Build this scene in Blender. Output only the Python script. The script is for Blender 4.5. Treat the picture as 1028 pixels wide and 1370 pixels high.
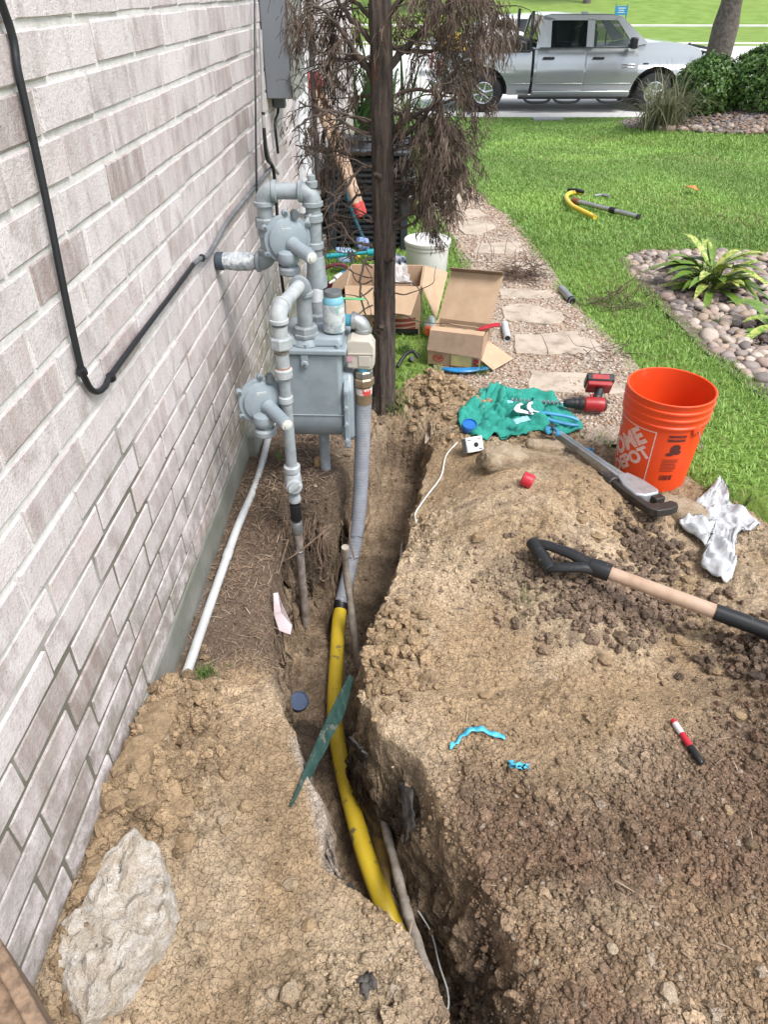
import bpy, bmesh, math, random
import numpy as np
from mathutils import Vector, Matrix

for o in list(bpy.data.objects):
    bpy.data.objects.remove(o)
SC = bpy.context.scene
COL = SC.collection
R = math.radians

# ---------------------------------------------------------------- camera
F, CAM_H = 970.0, 1.5                       # focal length in photo pixels (1028 x 1370), eye height in metres
PITCH, YAW = math.atan(707/970.0), R(1.96)
cam_d = bpy.data.cameras.new('camera')
cam_d.sensor_fit = 'VERTICAL'; cam_d.sensor_height = 36.0; cam_d.lens = 36.0*F/1370.0
cam_d.clip_start = .05; cam_d.clip_end = 600
cam = bpy.data.objects.new('camera', cam_d); COL.objects.link(cam)
cam.location = (0, 0, CAM_H); cam.rotation_euler = (math.pi/2-PITCH, 0, YAW)
SC.camera = cam

# ---------------------------------------------------------------- sky and sun (bright overcast)
SUN_EL, SUN_AZ = R(58), R(128)              # azimuth clockwise from +Y
w = bpy.data.worlds.new('World'); SC.world = w; w.use_nodes = True
nt = w.node_tree; nt.nodes.clear()
sky = nt.nodes.new('ShaderNodeTexSky'); sky.sky_type = 'NISHITA'; sky.sun_disc = False
sky.sun_elevation = SUN_EL; sky.sun_rotation = SUN_AZ
sky.air_density = 1.0; sky.dust_density = 1.5; sky.ozone_density = 1.0
hs = nt.nodes.new('ShaderNodeHueSaturation'); hs.inputs['Saturation'].default_value = .45
bg = nt.nodes.new('ShaderNodeBackground'); bg.inputs['Strength'].default_value = .14
wo = nt.nodes.new('ShaderNodeOutputWorld')
nt.links.new(sky.outputs[0], hs.inputs['Color']); nt.links.new(hs.outputs[0], bg.inputs['Color'])
nt.links.new(bg.outputs[0], wo.inputs['Surface'])
sd = bpy.data.lights.new('sun', 'SUN'); sd.energy = 2.1; sd.angle = R(24); sd.color = (1.0, .98, .955)
sun = bpy.data.objects.new('sun', sd); COL.objects.link(sun)
sv = Vector((math.sin(SUN_AZ)*math.cos(SUN_EL), math.cos(SUN_AZ)*math.cos(SUN_EL), math.sin(SUN_EL)))
sun.rotation_euler = sv.to_track_quat('Z', 'Y').to_euler(); sun.location = sv*30
SC.view_settings.view_transform = 'Standard'; SC.view_settings.look = 'None'
SC.view_settings.exposure = 1.10; SC.view_settings.gamma = 1.0
SC.view_settings.use_curve_mapping = False
SC.cycles.max_bounces = 8; SC.cycles.transparent_max_bounces = 12
SC.cycles.use_denoising = True

# measured photo points (pixels of the 1028 x 1370 photograph) to world points on a known plane
_cp, _sp = math.cos(PITCH), math.sin(PITCH); _cy, _sy = math.cos(YAW), math.sin(YAW)
_fw = Vector((-_sy*_cp, _cy*_cp, -_sp)); _up = Vector((-_sy*_sp, _cy*_sp, _cp)); _rt = Vector((_cy, _sy, 0))
_C = Vector((0, 0, CAM_H))
def ray(px, py): return _fw + _rt*((px-514)/F) - _up*((py-685)/F)
def atz(px, py, z=0.):
    d = ray(px, py); return _C + d*((z-CAM_H)/d.z)
def aty(px, py, y):
    d = ray(px, py); return _C + d*(y/d.y)
def atx(px, py, x):
    d = ray(px, py); return _C + d*(x/d.x)
# ---------------------------------------------------------------- noise and ground height
def _hash(ix, iy, seed):
    h = (ix.astype(np.int64) * 374761393 + iy.astype(np.int64) * 668265263 + seed * 1274126177) & 0xffffffff
    h = ((h ^ (h >> 13)) * 1274126177) & 0xffffffff
    h = h ^ (h >> 16)
    return (h & 0xffffff) / float(0xffffff)

def vnoise(x, y, seed=0):
    x = np.asarray(x, float); y = np.asarray(y, float)
    ix = np.floor(x); iy = np.floor(y); fx = x - ix; fy = y - iy
    ux = fx*fx*fx*(fx*(fx*6-15)+10); uy = fy*fy*fy*(fy*(fy*6-15)+10)
    a = _hash(ix, iy, seed); b = _hash(ix+1, iy, seed); c = _hash(ix, iy+1, seed); d = _hash(ix+1, iy+1, seed)
    return ((a*(1-ux)+b*ux)*(1-uy) + (c*(1-ux)+d*ux)*uy)*2-1

def fbm(x, y, octv=4, seed=0, gain=.5):
    s = 0; a = 1.0; n = 0
    for k in range(octv):
        s = s + a*vnoise(np.asarray(x)*2**k+k*17.3, np.asarray(y)*2**k-k*9.1, seed+k); n += a; a *= gain
    return s/n

def worley(x, y, seed=0):
    ix = np.floor(x); iy = np.floor(y); best = np.full(np.shape(x), 9.0); cid = np.zeros(np.shape(x))
    for dx in (-1, 0, 1):
        for dy in (-1, 0, 1):
            cx = ix+dx; cy = iy+dy
            d = (cx+_hash(cx, cy, seed)-x)**2 + (cy+_hash(cx, cy, seed+7)-y)**2
            m = d < best
            best = np.where(m, d, best); cid = np.where(m, _hash(cx, cy, seed+13), cid)
    return np.sqrt(best), cid

def clods(x, y, seed=0, crack=.22):
    """broken clods: flat-topped cells with narrow cracks between them, 0..1, and a random number per cell"""
    ix = np.floor(x); iy = np.floor(y); f1 = np.full(np.shape(x), 9.0); f2 = np.full(np.shape(x), 9.0); cid = np.zeros(np.shape(x)); ddx = np.zeros(np.shape(x)); ddy = np.zeros(np.shape(x))
    for dx in (-1, 0, 1):
        for dy in (-1, 0, 1):
            cx = ix+dx; cy = iy+dy; ax = cx+_hash(cx, cy, seed)-x; ay = cy+_hash(cx, cy, seed+7)-y
            d = np.sqrt(ax*ax+ay*ay); m = d < f1
            f2 = np.where(m, f1, np.minimum(f2, d)); cid = np.where(m, _hash(cx, cy, seed+13), cid)
            ddx = np.where(m, ax, ddx); ddy = np.where(m, ay, ddy); f1 = np.where(m, d, f1)
    tilt = (ddx*(cid*7.3 % 1-.5)+ddy*(cid*3.7 % 1-.5))*1.1      # every clod lies at its own tilt
    return np.clip((f2-f1)/crack, 0, 1)**.7, cid, tilt

def sst(t):
    t = np.clip(t, 0, 1); return t*t*(3-2*t)

def base_z(x, y):
    return -.74*sst((y-5.0)/12.0)

TY  = [.0,  .30, .51,  .63,  .69, .77,  .96,  1.08, 1.20, 1.33, 1.60, 1.86, 2.3,  2.7]
TXL = [.20, .14, .08, .035, -.04, -.135, -.195, -.255, -.325, -.36, -.40, -.415, -.43, -.43]
RY  = [.0,  .30, .51,  .58,  .69, .81,  .92,  1.0,  1.10, 1.20, 1.34, 1.58, 1.84, 2.17, 2.4, 2.7]
TXR = [.36, .30, .24,  .215, .18, .125, .075, .03, -.06, -.095, -.10, -.065, -.005, .05, .09, .10]

def trench_mask(x, y):
    n1 = fbm(x*9, y*9, 3, 41)*.020 + fbm(x*34, y*34, 2, 44)*.008
    n2 = fbm(x*9+50, y*9, 3, 42)*.022 + fbm(x*34, y*34, 2, 45)*.010
    xl = np.interp(y, TY, TXL) + n1
    xr = np.interp(y, RY, TXR) + n2
    wr = np.interp(y, [.3, .9, 1.1, 2.6], [.20, .15, .05, .06])
    tl = sst((x-xl)/.035); tr = sst((xr+wr*.22-x)/wr)**1.15
    # undug block of soil under the meter: its rooty front slopes into the pit
    gate = np.maximum(sst((2.10-y+2.5*n2)/.27), sst((x-np.interp(y, [1.9, 2.1, 2.3, 2.7], [-.31, -.265, -.205, -.10])-n1)/.04))
    return tl*tr*gate*sst((2.66-y+n1)/.07)

def bump(x, y, cx, cy, rx, ry, p=1.0, rot=0):
    c, s = math.cos(rot), math.sin(rot)
    u = ((x-cx)*c+(y-cy)*s)/rx; v = (-(x-cx)*s+(y-cy)*c)/ry
    return np.exp(-(u*u+v*v)**p)

def dirt_mask(x, y):
    """1 where the ground is dug-up soil, 0 on lawn and path"""
    n = fbm(x*4, y*4, 3, 5)*.09
    lim = np.interp(y, [.2, 1.6, 2.0, 2.35, 2.6, 2.85, 3.1], [2.2, 1.75, 1.36, 1.10, .82, .62, .25])
    return sst((lim+n-x)/.10)*sst((3.05-y+n)/.10)

def ground_z(x, y, fine=True):
    x = np.asarray(x, float); y = np.asarray(y, float)
    z = base_z(x, y)
    d = dirt_mask(x, y)
    m = .155*bump(x, y, .40, 1.98, .27, .42, 1.5, -.25) + .06*bump(x, y, .22, 2.42, .17, .20, 1.2)
    m = m + .05*bump(x, y, .52, 1.55, .2, .14, 1.3) + .035*bump(x, y, .05, 1.45, .13, .3, 1.2)
    m = m + .05*bump(x, y, .72, 2.10, .14, .2, 1.2, .5)
    m = m + .10*bump(x, y, 1.05, 1.05, .24, .55, 1.2) + .03*bump(x, y, .45, 1.05, .4, .3)
    m = m + .10*bump(x, y, .13, 2.86, .19, .15, 1.1)
    m = m + .085*bump(x, y, -.33, 2.2, .20, .30, 1.4)
    left = sst((1.30-y)/.14)
    m = m + left*(.035 + .085*np.exp(-((x+.60)/.11)**2))
    m = m + .02*bump(x, y, -.40, .8, .2, .4)
    if fine:
        clump = sst((fbm(x*3.1, y*3.1, 3, 77)+.25)*1.6)
        clump = np.maximum(clump, bump(x, y, -.52, .95, .13, .4)*1.1)
        clump = np.maximum(clump, bump(x, y, .58, 1.62, .22, .18))
        wx = fbm(x*20, y*20, 3, 3); wy = fbm(x*20+9, y*20, 3, 4)
        w1, c1, t1 = clods(x*15+wx*.9, y*15+wy*.9, 11); w2, c2, t2 = clods(x*38+wx*1.2, y*38+wy*1.2, 12, .28)
        fine_n = fbm(x*85, y*85, 3, 15)
        det = .022*fbm(x*7, y*7, 3, 21) + .010*fbm(x*33, y*33, 3, 22)
        det = det + clump*(.024*(w1*(.35+c1)+t1*.9-.55) + .0125*(w2*(.2+1.2*c2)+t2-.5)) + (1-clump)*.0055*(w2*(.3+c2)-.5) + .0035*fine_n
        redz = sst((1.22-y)/.28)*sst((x-.02)/.16); am = .22+1.0*sst(fbm(x*4.3+7, y*4.3, 3, 78)*1.6+.45)
        det = det*(1-.45*redz)*am
        strip = sst((-.30-x)/.1)*sst((y-1.25)/.1)          # trodden strip along the wall is smoother
        smooth = np.maximum.reduce([bump(x, y, .25, 2.0, .17, .48, 1.5, -.3), bump(x, y, .37, 1.04, .20, .11, 1.5), bump(x, y, .16, 1.62, .10, .22, 1.4, -.4), bump(x, y, -.33, 1.05, .10, .16, 1.4)])   # shovel-smeared face of the mound
        m = m + det*(1-.6*strip)*(1-.72*smooth)
    z = z + m*d
    t = trench_mask(x, y)
    fl = -np.interp(y, [.3, .8, 1.2, 1.5, 1.95, 2.3, 2.6], [.37, .38, .40, .45, .45, .27, .18])
    if fine:
        fl = fl + .03*fbm(x*12, y*12, 3, 31) + .018*np.clip(.8-worley(x*30, y*30, 14)[0], 0, 1)
    # old cut face has ledges
    tt = t
    if fine:
        tt = np.clip(t + .16*t*(1-t)*4*fbm(x*14, y*14+3, 3, 33), 0, 1)
    return z*(1-tt) + fl*tt
def gz(x, y, fine=True):
    return float(ground_z(np.array([x]), np.array([y]), fine)[0])
def on(px, py, lift=0., z0=0.):
    """ground point seen at a photo pixel"""
    z = z0
    for _ in range(8):
        p = atz(px, py, z); z = z*.4 + .6*gz(p.x, p.y, False)
    p = atz(px, py, z); return Vector((p.x, p.y, gz(p.x, p.y)+lift))

# ---------------------------------------------------------------- materials
MATS = {}
def _mix(nt, a, b, fac, mode='MIX'):
    m = nt.nodes.new('ShaderNodeMix'); m.data_type = 'RGBA'; m.blend_type = mode
    for sock, v in ((m.inputs[6], a), (m.inputs[7], b), (m.inputs[0], fac)):
        if hasattr(v, 'links'): nt.links.new(v, sock)
        elif isinstance(v, (tuple, list)): sock.default_value = (*v[:3], 1)
        else: sock.default_value = v
    return m.outputs[2]
def _noise(nt, scale, detail=4, rough=.55, vec=None, dist=0):
    n = nt.nodes.new('ShaderNodeTexNoise'); n.inputs['Scale'].default_value = scale
    n.inputs['Detail'].default_value = detail; n.inputs['Roughness'].default_value = rough; n.inputs['Distortion'].default_value = dist
    if vec is not None: nt.links.new(vec, n.inputs['Vector'])
    return n.outputs['Fac']
def _ramp(nt, fac, lo, hi, a=0., b=1.):
    r = nt.nodes.new('ShaderNodeMapRange'); r.inputs[1].default_value = lo; r.inputs[2].default_value = hi
    r.inputs[3].default_value = a; r.inputs[4].default_value = b
    nt.links.new(fac, r.inputs[0]); return r.outputs[0]
def _bump(nt, h, strength, dist, bs, normal=None):
    b = nt.nodes.new('ShaderNodeBump'); b.inputs['Strength'].default_value = strength; b.inputs['Distance'].default_value = dist
    nt.links.new(h, b.inputs['Height'])
    if normal is not None: nt.links.new(normal, b.inputs['Normal'])
    nt.links.new(b.outputs[0], bs.inputs['Normal']); return b.outputs[0]
def newmat(name):
    m = bpy.data.materials.new(name); m.use_nodes = True
    nt = m.node_tree; bs = nt.nodes['Principled BSDF']; return m, nt, bs
def coord(nt, kind='Object'):
    t = nt.nodes.new('ShaderNodeTexCoord'); return t.outputs[kind]
def worldpos(nt):
    g = nt.nodes.new('ShaderNodeNewGeometry'); return g.outputs['Position']
def attr(nt, name='Col'):
    a = nt.nodes.new('ShaderNodeAttribute'); a.attribute_name = name; return a.outputs['Color']

def pm(name, col, rough=.6, metal=0., col2=None, scale=20., mixlo=.4, mixhi=.65, bump=0., bscale=None, bdist=.002,
       dirt=None, dscale=9., dlo=.55, dhi=.75, damt=.7, spec=.5, coat=0., trans=0., alpha=1., sss=0., ior=1.45):
    """a painted / moulded / raw surface: two tones in noise, optional dirt patches, fine relief"""
    if name in MATS: return MATS[name]
    m, nt, bs = newmat(name)
    pos = worldpos(nt)
    c = None
    if col2 is None: col2 = tuple(v*.82 for v in col)
    n = _noise(nt, scale, 5, .6, pos)
    c = _mix(nt, col, col2, _ramp(nt, n, mixlo, mixhi))
    if dirt is not None:
        d = _noise(nt, dscale, 6, .65, pos)
        c = _mix(nt, c, dirt, _ramp(nt, d, dlo, dhi, 0, damt))
    nt.links.new(c, bs.inputs['Base Color'])
    rr = _ramp(nt, n, .3, .7, max(0, rough-.08), min(1, rough+.1))
    if coat: bs.inputs['Roughness'].default_value = rough
    else: nt.links.new(rr, bs.inputs['Roughness'])
    bs.inputs['Metallic'].default_value = metal; bs.inputs['Specular IOR Level'].default_value = spec
    bs.inputs['Coat Weight'].default_value = coat; bs.inputs['Transmission Weight'].default_value = trans
    bs.inputs['IOR'].default_value = ior; bs.inputs['Alpha'].default_value = alpha
    if sss: bs.inputs['Subsurface Weight'].default_value = sss; bs.inputs['Subsurface Radius'].default_value = (.01, .01, .01)
    if bump:
        _bump(nt, _noise(nt, bscale or scale*4, 4, .6, pos), bump, bdist, bs)
    MATS[name] = m; return m

# ---------------------------------------------------------------- mesh building
def frame_from(t):
    t = Vector(t).normalized()
    a = Vector((0, 0, 1)) if abs(t.z) < .9 else Vector((1, 0, 0))
    u = t.cross(a).normalized(); v = t.cross(u).normalized(); return u, v

class MB:
    def __init__(self): self.v = []; self.f = []; self.m = []
    def add(self, verts, faces, mi=0):
        o = len(self.v); self.v += [tuple(p) for p in verts]; self.f += [tuple(i+o for i in f) for f in faces]
        self.m += [mi]*len(faces); return self
    def box(self, c, s, rot=None, mi=0, taper=(1, 1)):
        c = Vector(c); hx, hy, hz = s[0]/2, s[1]/2, s[2]/2
        P = []
        for z in (-1, 1):
            tx, ty = taper if z > 0 else (1, 1)
            for (x, y) in ((-1, -1), (1, -1), (1, 1), (-1, 1)):
                p = Vector((x*hx*tx, y*hy*ty, z*hz))
                P.append((rot @ p if rot is not None else p)+c)
        return self.add(P, [(3, 2, 1, 0), (4, 5, 6, 7), (0, 1, 5, 4), (1, 2, 6, 5), (2, 3, 7, 6), (3, 0, 4, 7)], mi)
    def tube(self, pts, r, seg=12, cap=True, mi=0, flat=1.0):
        pts = [Vector(p) for p in pts]; n = len(pts)
        rs = r if isinstance(r, (list, tuple, np.ndarray)) else [r]*n
        T = []
        for i in range(n):
            a = pts[max(i-1, 0)]; b = pts[min(i+1, n-1)]; d = b-a
            T.append(d.normalized() if d.length > 1e-9 else Vector((0, 0, 1)))
        u, v = frame_from(T[0]); V = []
        for i in range(n):
            u = (u - T[i]*u.dot(T[i])); u = u.normalized() if u.length > 1e-6 else frame_from(T[i])[0]
            v = T[i].cross(u)
            for k in range(seg):
                a = 2*math.pi*k/seg
                V.append(pts[i]+(u*math.cos(a)+v*math.sin(a)*flat)*rs[i])
        Fc = []
        for i in range(n-1):
            for k in range(seg):
                a = i*seg+k; b = i*seg+(k+1) % seg
                Fc.append((a, b, b+seg, a+seg))
        if cap: Fc.append(tuple(reversed(range(seg)))); Fc.append(tuple(range((n-1)*seg, n*seg)))
        return self.add(V, Fc, mi)
    def lathe(self, prof, base, axis=(0, 0, 1), seg=24, mi=0, closed=False, xdir=None, arc=None):
        """prof: (radius, height) pairs along axis from base"""
        ax = Vector(axis).normalized()
        if xdir is not None: u = Vector(xdir); u = (u-ax*u.dot(ax)).normalized(); v = ax.cross(u)
        else: u, v = frame_from(ax)
        base = Vector(base); V = []; Fc = []; n = len(prof)
        for (r, h) in prof:
            for k in range(seg):
                a = 2*math.pi*k/seg; V.append(base+ax*h+(u*math.cos(a)+v*math.sin(a))*max(r, 1e-5))
        for i in range(n-1):
            for k in range(seg):
                a = i*seg+k; b = i*seg+(k+1) % seg; Fc.append((a, b, b+seg, a+seg))
        if not closed:
            Fc.append(tuple(reversed(range(seg)))); Fc.append(tuple(range((n-1)*seg, n*seg)))
        else:
            for k in range(seg):
                a = (n-1)*seg+k; b = (n-1)*seg+(k+1) % seg; Fc.append((a, b, (k+1) % seg, k))
        return self.add(V, Fc, mi)
    def prism(self, poly, d0, d1, to3, mi=0):
        """poly 2D outline, extruded between depths d0 and d1, to3(u, v, d) -> point"""
        n = len(poly)
        V = [to3(u, v, d0) for u, v in poly]+[to3(u, v, d1) for u, v in poly]
        Fc = [tuple(range(n)), tuple(reversed(range(n, 2*n)))]
        for i in range(n):
            j = (i+1) % n; Fc.append((j, i, i+n, j+n))
        return self.add(V, Fc, mi)
    def build(self, name, mat, parent=None, smooth=True, angle=35, bevel=0., bseg=2, fix=True):
        me = bpy.data.meshes.new(name); me.from_pydata(self.v, [], self.f)
        if fix:
            bm = bmesh.new(); bm.from_mesh(me); bmesh.ops.recalc_face_normals(bm, faces=bm.faces); bm.to_mesh(me); bm.free()
        mats = mat if isinstance(mat, (list, tuple)) else [mat]
        for m in mats: me.materials.append(m)
        if len(mats) > 1: me.polygons.foreach_set('material_index', self.m)
        return link(name, me, parent, smooth, angle, bevel, bseg)

def link(name, me, parent=None, smooth=True, angle=35, bevel=0., bseg=2):
    o = bpy.data.objects.new(name, me); COL.objects.link(o)
    if parent is not None: o.parent = parent
    if smooth:
        me.polygons.foreach_set('use_smooth', [True]*len(me.polygons))
        if angle < 180: me.set_sharp_from_angle(angle=R(angle))
    if bevel:
        b = o.modifiers.new('bevel', 'BEVEL'); b.width = bevel; b.segments = bseg; b.limit_method = 'ANGLE'; b.angle_limit = R(40); b.harden_normals = False
    me.update(); return o
def npmesh(name, V, Fc, mat, parent=None, smooth=False, cols=None, angle=180):
    """fast mesh from numpy: V (n,3), Fc (m,k)"""
    me = bpy.data.meshes.new(name); V = np.asarray(V, np.float32); Fc = np.asarray(Fc, np.int32)
    k = Fc.shape[1]
    me.vertices.add(len(V)); me.vertices.foreach_set('co', V.ravel())
    me.loops.add(Fc.size); me.loops.foreach_set('vertex_index', Fc.ravel())
    me.polygons.add(len(Fc)); me.polygons.foreach_set('loop_start', np.arange(0, Fc.size, k, dtype=np.int32))
    me.update(calc_edges=True); me.validate()
    if cols is not None:
        a = me.color_attributes.new('Col', 'FLOAT_COLOR', 'POINT')
        c = np.ones((len(V), 4), np.float32); c[:, :3] = cols; a.data.foreach_set('color', c.ravel())
    me.materials.append(mat)
    return link(name, me, parent, smooth, angle)
def tag(o, label=None, cat=None, group=None, kind=None):
    if label: o['label'] = label
    if cat: o['category'] = cat
    if group: o['group'] = group
    if kind: o['kind'] = kind
    return o
def thing(name, loc, label, cat, group=None, rz=0):
    """loc is only the thing's base; parts are built in world space and parented without moving"""
    o = bpy.data.objects.new(name, None); COL.objects.link(o); o.empty_display_size = .1
    o.location = loc; o.rotation_euler = (0, 0, rz)
    o['_b'] = 1; del o['_b']
    return tag(o, label, cat, group)
def settle(root):
    """parts were built in world space: keep them there under the root's own origin"""
    inv = (Matrix.Translation(root.location) @ root.rotation_euler.to_matrix().to_4x4()).inverted()
    for ch in root.children: ch.matrix_parent_inverse = inv
    return root
def arcpts(c, a, b, r, n=6):
    """quarter bend with corner c, from direction a to direction b (unit vectors pointing away from the corner)"""
    c = Vector(c); a = Vector(a).normalized(); b = Vector(b).normalized(); o = c+a*r+b*r
    return [o - b*r*math.cos(t) - a*r*math.sin(t) for t in [math.pi/2*i/n for i in range(n+1)]]
def smooth_path(pts, n=6):
    """Catmull-Rom through the points"""
    P = [Vector(p) for p in pts]; P = [P[0]*2-P[1]]+P+[P[-1]*2-P[-2]]; out = []
    for i in range(1, len(P)-2):
        p0, p1, p2, p3 = P[i-1:i+3]
        for k in range(n):
            t = k/n
            out.append(.5*((2*p1)+(p2-p0)*t+(2*p0-5*p1+4*p2-p3)*t*t+(3*p1-p0-3*p2+p3)*t**3))
    out.append(P[-2]); return out
def ico(sub=1):
    bm = bmesh.new(); bmesh.ops.create_icosphere(bm, subdivisions=sub, radius=1)
    V = np.array([v.co[:] for v in bm.verts]); Fc = np.array([[v.index for v in f.verts] for f in bm.faces]); bm.free(); return V, Fc
ICO0, ICO1, ICO2 = ico(1), ico(2), ico(3)
def pebbles(P, S, rng, proto=ICO0, flat=(.45, .95), jag=.22, rot=True):
    """many lumps in one array: P (n,3), S (n,) -> verts, faces, index of lump per vertex"""
    V0, F0 = proto; n = len(P); m = len(V0)
    V = np.repeat(V0[None], n, 0)*(1+jag*rng.standard_normal((n, m, 1)))
    sc = np.stack([rng.uniform(.75, 1.3, n), rng.uniform(.75, 1.3, n), rng.uniform(*flat, n)], 1)
    V = V*sc[:, None]*np.asarray(S)[:, None, None]
    a = rng.uniform(0, 2*np.pi, n); c, s = np.cos(a)[:, None], np.sin(a)[:, None]
    t = rng.uniform(-.6, .6, n) if rot else np.zeros(n); ct, st = np.cos(t)[:, None], np.sin(t)[:, None]
    x, y, z = V[..., 0], V[..., 1], V[..., 2]
    x, z = x*ct+z*st, -x*st+z*ct
    V = np.stack([x*c-y*s, x*s+y*c, z], -1)+np.asarray(P)[:, None]
    Fc = (F0[None]+(np.arange(n)*m)[:, None, None]).reshape(-1, 3)
    return V.reshape(-1, 3), Fc, np.repeat(np.arange(n), m)
def lump_mesh(name, mat, size, seed, sub=2, jag=.13, boxy=0., fr=2.2, sharp=0):
    """one clod / stone mesh around the origin"""
    V, Fc = (ICO0, ICO1, ICO2)[sub]; V = V.copy()
    if boxy:
        m = np.abs(V).max(1, keepdims=True); V = V*(1-boxy)+V/m*boxy*.8
    n = fbm(V[:, 0]*fr+seed*3.1, V[:, 1]*fr+V[:, 2]*fr*1.3, 3, seed)+.6*fbm(V[:, 2]*fr*1.7, V[:, 0]*fr*1.7-V[:, 1]*fr, 3, seed+5)+.5*np.abs(fbm(V[:, 2]*fr*2.3+5, V[:, 0]*fr*2.1+V[:, 1]*fr*2., 3, seed+9))
    V = V*(1+jag*1.6*n[:, None])*np.array(size)
    me = bpy.data.meshes.new(name); me.from_pydata(V.tolist(), [], Fc.tolist()); me.materials.append(mat)
    me.polygons.foreach_set('use_smooth', [True]*len(me.polygons)); me.update()
    if sharp: me.set_sharp_from_angle(angle=R(sharp))
    return me
# ================================================================= THE SETTING
rng = np.random.default_rng(7)
PY = [2.60, 3.00, 3.40, 4.22, 4.90, 5.68, 6.30, 7.00, 7.40, 7.80, 8.30]
PXR = [1.10, 1.12, 1.09, .94, .90, .84, .77, .66, .55, .36, -.10]
PXL = [.10, .13, .16, .30, .37, .26, .21, .15, .02, -.30, -.75]
def path_mask(x, y):
    n = fbm(x*5, y*5, 3, 61)*.035
    return sst((np.interp(y, PY, PXR)+n-x)/.05)*sst((x-np.interp(y, PY, PXL)-n)/.05)*sst((y-2.55)/.1)*sst((8.25-y)/.1)
BY = [2.2, 2.79, 3.49, 4.1, 4.6, 5.0, 5.2, 5.3]
BXL = [1.95, 1.66, 1.53, 1.47, 1.42, 1.44, 1.60, 2.2]
def rockbed_mask(x, y):
    n = fbm(x*4, y*4, 3, 63)*.05
    return sst((x-np.interp(y, BY, BXL)-n)/.06)*sst((5.24+n-y)/.06)*sst((3.6-x)/.1)*sst((y-2.2)/.1)
def berm(x, y):
    return bump(x, y, 6.9, 14.0, 3.2, 2.15, 1.4)
def bed2_mask(x, y):
    n = fbm(x*2, y*2, 3, 64)*.06
    return sst((berm(x, y)+n-.30)/.06)
STREET_Y0, STREET_Y1, STREET_Z = 16.9, 41.5, -.87
def land_z(x, y):
    z = base_z(x, y)+.50*berm(x, y)
    far = sst((y-47)/45); return z + 4.4*far

# --- soil colours -------------------------------------------------
TAN = np.array((.365, .256, .152)); SAND = np.array((.495, .375, .248)); RED = np.array((.200, .124, .082)); DARK = np.array((.036, .028, .023))
BROWN = np.array((.125, .088, .062)); GREY = np.array((.25, .22, .195)); CUT = np.array((.330, .240, .158))
def mixc(a, b, t): return a*(1-t[..., None])+b*t[..., None]
def soil_col(x, y):
    n1 = fbm(x*5, y*5, 4, 81); n2 = fbm(x*21, y*21, 3, 82); n3 = fbm(x*2.2, y*2.2, 3, 83); n4 = fbm(x*70, y*70, 2, 84)
    c = mixc(np.broadcast_to(TAN, x.shape+(3,)), np.broadcast_to(SAND, x.shape+(3,)), sst(n1*1.3+.4))
    red = sst((1.22-y+.22*n1)/.28)*sst((x-.02+.10*n1)/.16)                       # crumbly red-brown soil right of the trench
    c = mixc(c, np.broadcast_to(RED, c.shape), red*(.80+.2*n2)*(1-.85*bump(x, y, .37, 1.04, .21, .12, 1.5))*(1-.55*sst((fbm(x*3.3+5, y*3.3, 3, 87)-.08)*4)))
    rp = bump(x, y, 1.02, 1.0, .28, .5, 1.5); c = mixc(c, np.broadcast_to(RED*.7, c.shape), rp*.8)
    dk = bump(x, y, .58, 1.60, .22, .13, 1.4)*.75 + bump(x, y, .45, 1.43, .14, .06)*.8*sst(n2+.6) + bump(x, y, .02, 1.42, .08, .1)*.35
    dk = dk + bump(x, y, .40, 1.72, .05, .22, 1., -.5)*.55*sst(n2*2+.8) + bump(x, y, .24, 1.62, .04, .16, 1., -.6)*.5*sst(n2*2+.9)
    c = mixc(c, np.broadcast_to(DARK*1.9, c.shape), np.clip(dk, 0, 1)*(.42+.4*n2))
    dp = sst((n2+n1*.6-.25)*3)*sst(n3+.7); c = mixc(c, np.broadcast_to(BROWN*1.1, c.shape), dp*.50)
    strip = sst((-.22-x+.05*n1)/.10)*sst((y-1.24+.10*n1)/.12)                     # old bed soil along the wall
    c = mixc(c, np.broadcast_to(BROWN*1.0, c.shape), strip*(.92+.08*n2))
    c = mixc(c, np.broadcast_to(GREY, c.shape), strip*sst(n1*1.8-.1)*.45)
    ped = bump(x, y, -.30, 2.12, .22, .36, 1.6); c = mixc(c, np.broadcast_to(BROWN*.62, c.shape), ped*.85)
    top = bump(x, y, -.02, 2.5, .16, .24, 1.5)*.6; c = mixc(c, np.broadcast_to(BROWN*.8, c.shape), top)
    t = trench_mask(x, y); c = mixc(c, np.broadcast_to(CUT*.75, c.shape), sst(t*1.6)*.92)
    lb = sst((x-np.interp(y, TY, TXL)+.03)/.03)*sst((np.interp(y, TY, TXL)+.03-x)/.02)*sst((1.1-y)/.05)*sst((y-.72)/.05)
    c = mixc(c, np.broadcast_to(np.array((.43, .36, .30)), c.shape), lb*.9)
    c = c*(1+.26*n4[..., None])*(1+.22*n2[..., None])*(1+.30*n3[..., None])
    return np.clip(c, .01, .8)

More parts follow.
